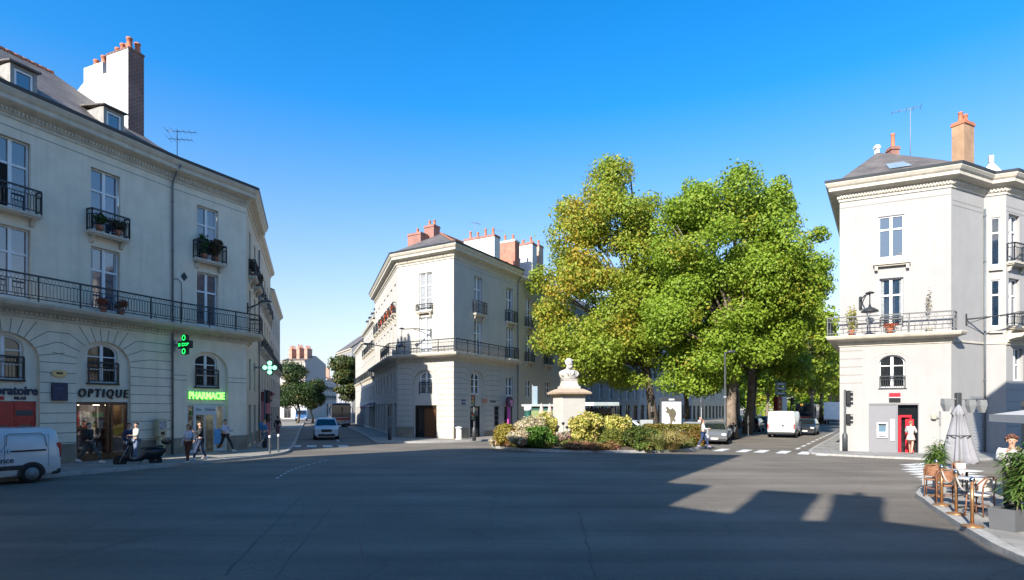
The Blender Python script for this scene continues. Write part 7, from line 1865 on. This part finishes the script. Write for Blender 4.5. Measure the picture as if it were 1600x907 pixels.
# balcony and window-sill plants
def pot_plant(label, M, m, r=.3, h=.6, n=500, size=.1, pot=True, seed=1, pm=None, rx=None):
    o = thing('potted_plant', label, 'plant', M); 
    if pot: b_ = MB(); b_.lathe([(.11, 0), (.16, .26), (.17, .28), (.15, .28), (.1, .22)], 12); b_.build('pot', pm or TERRA, o)
    rg = random.Random(seed); bl = [(rg.uniform(-.5, .5)*(rx or r), rg.uniform(-.4, .4)*r, .28+h*rg.uniform(.3, .8), (rx or r)*.6, r*.6, h*.35) for i in range(6)]
    link('foliage', leaf_mesh('foliage', bl, n, size, m, seed), o); return o
GRNP = leaf_mat('balcony_green', [(.02, .06, .012), (.05, .11, .02)], None, .3); BRNP = leaf_mat('balcony_brown', [(.06, .04, .02), (.10, .06, .03), (.05, .06, .02)], None, .3)
REDF = leaf_mat('geranium_red', [(.45, .03, .02), (.6, .08, .03), (.05, .1, .02), (.5, .15, .04)], None, .3)
pot_plant('leafy green plant on the small balcony over the pharmacy', FP @ T(PU-.4, -.25, 10.43), GRNP, .3, 1.0, 900, .12, seed=3); pot_plant('big brown withered bush beside the green one on the small balcony', FP @ T(PU+.3, -.25, 10.43), BRNP, .42, 1.0, 1600, .12, seed=4)
pot_plant('dark foliage box on the middle small balcony of the left building', FL @ T(4.4, -.26, 10.43), BRNP, .22, .45, 800, .09, seed=5, rx=.5); pot_plant('grey green foliage on the left of the middle small balcony', FL @ T(3.6, -.26, 10.43), GRNP, .22, .55, 700, .09, seed=6, rx=.35)
pot_plant('red geraniums behind the long balcony railing, left of the window', FL @ T(3.75, -.3, 6.8), REDF, .25, .4, 420, .08, seed=7); pot_plant('red and yellow flowers behind the long balcony railing, right of the window', FL @ T(4.55, -.3, 6.8), REDF, .25, .5, 480, .08, seed=8)
for i, q in enumerate((2.0, 5.2)): pot_plant(['dark bushy plant on the nearer corner balcony over the side street', 'dark bushy plant on the next balcony over the side street'][i], FLs @ T(q, -.22, 10.43), BRNP, .3, .7, 900, .11, seed=11+i, rx=.5)
for i, q in enumerate(qs[:5]): pot_plant('red geraniums on balcony %s of the sunlit wing, counted from the square' % ['one', 'two', 'three', 'four', 'five'][i], FML @ T(q, -.2, 10.43), REDF, .2, .45, 420, .12, seed=20+i, rx=.5)
pot_plant('red flower tub on the bank balcony under its tall window', FR @ T(2.35, -.3, 6.54), REDF, .2, .25, 350, .07, seed=30, rx=.45, pm=TERRA)
pot_plant('spindly yellow shrub in a red pot at the left end of the bank balcony', FR @ T(.55, -.32, 6.54), leaf_mat('yellow_sprig', [(.4, .35, .08), (.3, .3, .08)], None, .3), .28, 1.7, 260, .1, seed=31)
pot_plant('bare thin shrub in a pale pot at the right of the bank balcony', FR @ T(4.1, -.32, 6.54), leaf_mat('dry_sprig', [(.35, .3, .22), (.3, .27, .2)], None, .3), .18, 1.9, 110, .09, seed=32, pm=OFFW)
# ---------------------------------------------------------------- cafe terrace on the right
BRASS = mat('copper_post', (.42, .22, .10), .35, metal=.6, var=.2); RATT = mat('rattan', (.27, .12, .062), .7, var=.4, scale=14); RATW = mat('pale_weave', (.60, .56, .50), .8, var=.2, scale=20)
posts = []
for i, (px, py, lab) in enumerate(((1463, 776, 'copper rope post nearest the back planter'), (1471.5, 790, 'second copper rope post from the back planter'), (1494, 804, 'third copper rope post from the back planter'), (1519, 823.5, 'copper rope post nearest the viewer on a round base'))):
    x, y = gp(px, py); k = (2.5-.12)/2.5; x, y = x*k, y*k; posts.append((x, y))
    o = thing('rope_post', lab, 'post', T(x, y, .124), 'copper posts round the terrace'); b_ = MB(); b_.lathe([(.19, 0), (.19, .02), (.06, .05), (.03, .07)], 18); b_.build('base', BRASS, o)
    b_ = MB(); b_.lathe([(.032, .06), (.032, .9)], 12); b_.build('post', BRASS, o); b_ = MB(); b_.ball((0, 0, .94), .052, 12, 8); b_.build('knob', CHROME, o)
for i in range(3):
    a, c = posts[i], posts[i+1]; b_ = MB(); pts = []
    for k in range(11): s_ = k/10; pts.append((a[0]+(c[0]-a[0])*s_, a[1]+(c[1]-a[1])*s_, .124+.85-.9*s_*(1-s_)))
    M = T(a[0], a[1], 0); b_.tube([(p[0]-a[0], p[1]-a[1], p[2]) for p in pts], .02, 7)
    o = b_.build('rope', mat('rope_cream', (.5, .44, .36), .9), None, M); tag(o, ['slack cream rope between the two posts nearest the back planter', 'slack cream rope between the second and third copper posts', 'slack cream rope reaching the post nearest the viewer'][i], 'rope', 'ropes between the copper posts')
def chair(label, x, y, rot, weave=None):
    M = T(x, y, .124, R(rot)); t = thing('cafe_chair', label, 'chair', M, 'rattan bistro chairs'); weave = weave or RATT
    b_ = MB(); b_.lathe([(.19, .44), (.215, .45), (.215, .475), (.18, .49), (.01, .485)], 16); b_.build('seat', weave, t)
    for sx_ in (-1, 1):
        for f in (0, 1):
            b_ = MB()
            if f: b_.tube([(sx_*.19, .19, 0), (sx_*.19, .17, .45), (sx_*.2, .2, .7), (sx_*.14, .24, .84)], .015, 7)
            else: b_.tube([(sx_*.18, -.18, 0), (sx_*.165, -.16, .45)], .015, 7)
            b_.build('leg', RATT, t)
    b_ = MB(); n = 8
    b_.loft([[(.205*math.cos(q), .03+.2*math.sin(q), z) for q in np.linspace(.35, math.pi-.35, 9)] for z in (.56, .7, .84)], False, False, False); b_.build('backrest', weave, t)
    b_ = MB(); b_.tube([(.2, .08, .58), (.215, .1, .72), (.15, .2, .86), (0, .235, .88), (-.15, .2, .86), (-.215, .1, .72), (-.2, .08, .58)], .016, 7); b_.build('back_frame', RATT, t)
    b_ = MB(); b_.tube([(.17*math.cos(q), .17*math.sin(q), .22) for q in np.linspace(0, 2*math.pi, 17)], .01, 5); b_.build('stretcher', RATT, t); return t
chair('rattan chair with a white woven back beside the front planter', 10.35, 12.75, 200, RATW); chair('brown rattan chair between the middle posts and the table', 10.75, 14.3, 150)
chair('brown rattan chair behind the rope next to the back planter', 11.35, 15.5, 140); chair('rattan chair with a white seat by the parasol foot', 12.5, 15.9, 20, RATW); chair('brown rattan chair half hidden by the front planter', 11.3, 12.7, 30)
def table(label, x, y, m=None):
    t = thing('cafe_table', label, 'table', T(x, y, .124), 'round bistro tables'); b_ = MB(); b_.lathe([(.34, .72), (.35, .73), (.35, .745), (.01, .75)], 24); b_.build('tabletop', m or mat('table_white', (.5, .5, .48), .4), t); b_ = MB(); b_.lathe([(.03, .03), (.03, .72)], 10); b_.build('pedestal', BLACK, t)
    b_ = MB()
    for k in range(3): q = k*2.094; b_.tube([(0, 0, .08), (.3*math.cos(q), .3*math.sin(q), .015)], .018, 6)
    b_.build('foot', BLACK, t)
table('round white bistro table nearest the front planter', 10.75, 13.45); table('round white bistro table by the parasol', 12.0, 15.2)
def tub_plant(label, x, y, rot, w, d, h, m, ph, n, seed, spread):
    t = thing('planter', label, 'planter', T(x, y, .124, R(rot))); b_ = MB(); b_.loft([[(-w*k, -d*k, z), (w*k, -d*k, z), (w*k, d*k, z), (-w*k, d*k, z)] for k, z in ((.47, 0), (.5, h), (.46, h), (.46, h-.06))], True, True); b_.build('box', m, t)
    b_ = MB(); rg = random.Random(seed)
    stems = []
    for i in range(9):
        a = Vector((rg.uniform(-.36, .36)*w, rg.uniform(-.3, .3)*d, h-.06)); e = a+Vector((rg.uniform(-.5, .5)*spread*.8, rg.uniform(-.3, .3)*spread, ph*rg.uniform(.55, 1))); stems.append((a, e)); b_.tube([a, (a+e)/2+Vector((0, 0, .05)), e], [.012, .009, .004], 6)
    b_.build('stem', mat('cane', (.42, .34, .22), .7, var=.3), t)
    g = np.random.default_rng(seed); V = []
    for i in range(n):
        a, e = stems[g.integers(len(stems))]; s_ = .25+.8*g.random(); c = np.array(a+(e-a)*s_)+g.normal(size=3)*np.array([.06, .06, .04]); th = g.random()*6.283; dz = -.15-.5*g.random(); d_ = np.array([math.cos(th), math.sin(th), dz+.35]); d_ /= np.linalg.norm(d_); l = .11+.10*g.random(); sd_ = np.array([-d_[1], d_[0], 0]); sd_ /= np.linalg.norm(sd_)
        tip = c+d_*l*1.6+np.array([0, 0, -.05]); mid = c+d_*l*.7+np.array([0, 0, .02]); V += [c, mid+sd_*.018, tip, mid-sd_*.018]
    link('foliage', raw_quads('foliage', np.array(V), leaf_mat('oleander_leaf', [(.05, .11, .02), (.10, .19, .035), (.16, .26, .06), (.25, .33, .10)], None, .35)), t); return t
tub_plant('large dark grey planter at the right edge with a bushy bamboo like plant', 9.98, 11.4, 24, 1.05, .45, .42, mat('planter_grey', (.12, .125, .135), .6, var=.08), 1.2, 2600, 5, .55)
tub_plant('pale grey planter with a leafy shrub at the far end of the rope line', 11.95, 16.3, 24, .42, .42, .5, mat('planter_pale', (.36, .365, .37), .7, var=.1), 1.1, 1300, 6, .7)
# closed parasol
x, y = 15.2, 19.6
t = thing('parasol', 'closed pale grey parasol on a dark pole standing on the terrace', 'parasol', T(x, y, .12))
b_ = MB(); b_.smooth = True; rings = []
for z, r_, am in ((2.5, .02, 0), (2.42, .08, .05), (2.2, .22, .08), (2.12, .15, .2), (1.7, .21, .28), (1.2, .30, .3), (.75, .38, .35), (.6, .40, .5), (.5, .3, .6)):
    rings.append([((r_*(1+am*math.cos(8*q)))*math.cos(q), (r_*(1+am*math.cos(8*q)))*math.sin(q), z) for q in np.linspace(0, 2*math.pi, 49)[:-1]])
b_.loft(rings, True, False, True, True); b_.build('canopy', mat('parasol_cloth', (.26, .26, .285), .85, var=.08), t)
b_ = MB(); b_.lathe([(.025, .05), (.025, 2.55)], 10); b_.build('pole', DGREY, t); b_ = MB(); b_.lathe([(.34, 0), (.34, .06), (.05, .1)], 16); b_.build('base', DGREY, t); b_ = MB(); b_.tube([(.33*math.cos(q), .33*math.sin(q), 1.45) for q in np.linspace(0, 2*math.pi, 17)], .02, 5); b_.build('tie', DGREY, t)
# grey totem-like post with two heater heads behind the parasol
x, y = (1497-800)/900*22.5, 22.5
t = thing('signal_mast', 'grey street mast with two side mounted heads behind the closed parasol', 'traffic light', T(x, y, .1)); b_ = MB(); b_.bbox(-.09, .09, -.09, .09, 0, 3.0, .02); b_.build('post', DGREY, t)
for sg, z in ((-1, 2.35), (1, 2.3), (1.9, 2.3)):
    b_ = MB(); b_.loft([[(sg*.48-.13, -.1, z+.42), (sg*.48+.13, -.1, z+.42), (sg*.48+.13, .1, z+.42), (sg*.48-.13, .1, z+.42)], [(sg*.48-.14, -.13, z+.2), (sg*.48+.14, -.13, z+.2), (sg*.48+.14, .1, z+.2), (sg*.48-.14, .1, z+.2)], [(sg*.48-.06, -.1, z-.08), (sg*.48+.06, -.1, z-.08), (sg*.48+.06, .05, z-.08), (sg*.48-.06, .05, z-.08)]]); b_.build('signal_head', GREY, t)
b_ = MB(); b_.tube([(-.6, 0, 2.75), (1.05, 0, 2.75)], .022, 6); b_.build('crossbar', GREY, t)
x, y = (1551-800)/900*23, 23; pole('short dark square post right of the closed parasol', x-1.5, y, 1.6, .07)
# lantern on the bank wall
o = thing('wall_lantern', 'small lantern and pipe on the white wall right of the red door', 'wall lantern', FR @ T(4.55, 0, 1.9)); b_ = MB(); b_.bbox(-.34, -.1, -.2, -.04, .0, .26, .04); b_.build('lamp_glass', mat('lantern_glass', (.4, .38, .3), .3), o); b_ = MB(); b_.box(-.1, .06, -.1, -.004, .06, .16); b_.bbox(.02, .1, -.08, -.004, -.3, .45, .02); b_.tube([(.06, -.03, -.3), (.06, -.03, -1.7)], .012, 5); b_.build('bracket', GREY, o)
# awning of the cafe
Fa = FC @ T(0, 0, 0)
t = thing('awning', 'white fabric awning with a straight valance over the cafe terrace', 'awning', FC @ T(1.5, 0, 2.75))
AWN = mat('awning_white', (.45, .45, .44), .85, var=.05); b_ = MB(); b_.quad((0, -.05, 0), (4.6, -.05, 0), (4.6, -2.55, -.42), (0, -2.55, -.42)); b_.quad((0, -.05, -.03), (4.6, -.05, -.03), (4.6, -2.53, -.45), (0, -2.53, -.45)); b_.build('cloth', AWN, t, fix=False)
b_ = MB(); b_.box(0, 4.6, -2.57, -2.552, -.60, -.41); b_.build('valance', AWN, t)
for x_ in (.3, 4.3): b_ = MB(); b_.tube([(x_, -.05, -.25), (x_+.5 if x_ < 1 else x_-.5, -1.2, -.4), (x_, -2.5, -.48)], .025, 6); b_.build('arm', DGREY, t)
# ---------------------------------------------------------------- light, sky, camera
w = bpy.data.worlds.new("World"); scene.world = w; w.use_nodes = True
nt = w.node_tree; bg = nt.nodes['Background']
sky = nt.nodes.new('ShaderNodeTexSky'); sky.sky_type = 'NISHITA'; sky.sun_disc = False
EL, AZ = 32.0, 212.0        # the sun stands behind the viewer on the left: towards (-.53, -.85)
sky.sun_elevation = R(EL); sky.sun_rotation = R(AZ)
sky.air_density = 1.0; sky.dust_density = .5; sky.ozone_density = 3.0; sky.altitude = 0
# deep blue overhead, paling towards the hazy horizon
def hue(sat, val):
    h_ = nt.nodes.new('ShaderNodeHueSaturation'); h_.inputs['Saturation'].default_value = sat; h_.inputs['Value'].default_value = val; nt.links.new(sky.outputs[0], h_.inputs['Color']); return h_.outputs['Color']
tc = nt.nodes.new('ShaderNodeTexCoord'); sp = nt.nodes.new('ShaderNodeSeparateXYZ'); nt.links.new(tc.outputs['Generated'], sp.inputs[0])
mr = nt.nodes.new('ShaderNodeMapRange'); mr.inputs['From Min'].default_value = .04; mr.inputs['From Max'].default_value = .46; nt.links.new(sp.outputs['Z'], mr.inputs['Value'])
mx = nt.nodes.new('ShaderNodeMix'); mx.data_type = 'RGBA'; nt.links.new(mr.outputs['Result'], mx.inputs['Factor']); nt.links.new(hue(.3, .40), mx.inputs['A']); nt.links.new(hue(1.40, .85), mx.inputs['B']); nt.links.new(mx.outputs['Result'], bg.inputs['Color'])
bg.inputs['Strength'].default_value = .15
sl = bpy.data.lights.new('sun', 'SUN'); sl.energy = 3.85; sl.angle = R(.5); sl.color = (1, .94, .84)
so = bpy.data.objects.new('sun', sl); COL.objects.link(so)
to = Vector((-.53*math.cos(R(EL)), -.848*math.cos(R(EL)), math.sin(R(EL))))
so.rotation_euler = to.to_track_quat('Z', 'Y').to_euler(); so.location = (-20, -30, 40)
cam = bpy.data.cameras.new('camera'); co = bpy.data.objects.new('camera', cam); COL.objects.link(co)
co.location = (0, 0, 2.5); co.rotation_euler = (R(90), 0, 0)
cam.sensor_width = 36; cam.lens = 36*900/1600; cam.shift_y = (638-453.5)/1600; cam.clip_start = .1; cam.clip_end = 2000
scene.camera = co
scene.render.engine = 'CYCLES'
vs = scene.view_settings; vs.view_transform = 'Standard'; vs.look = 'None'; vs.exposure = 1.3; vs.gamma = 1; vs.use_curve_mapping = False
scene.cycles.max_bounces = 6; scene.cycles.diffuse_bounces = 3; scene.cycles.transparent_max_bounces = 8; scene.cycles.transmission_bounces = 2
scene.cycles.use_denoising = True
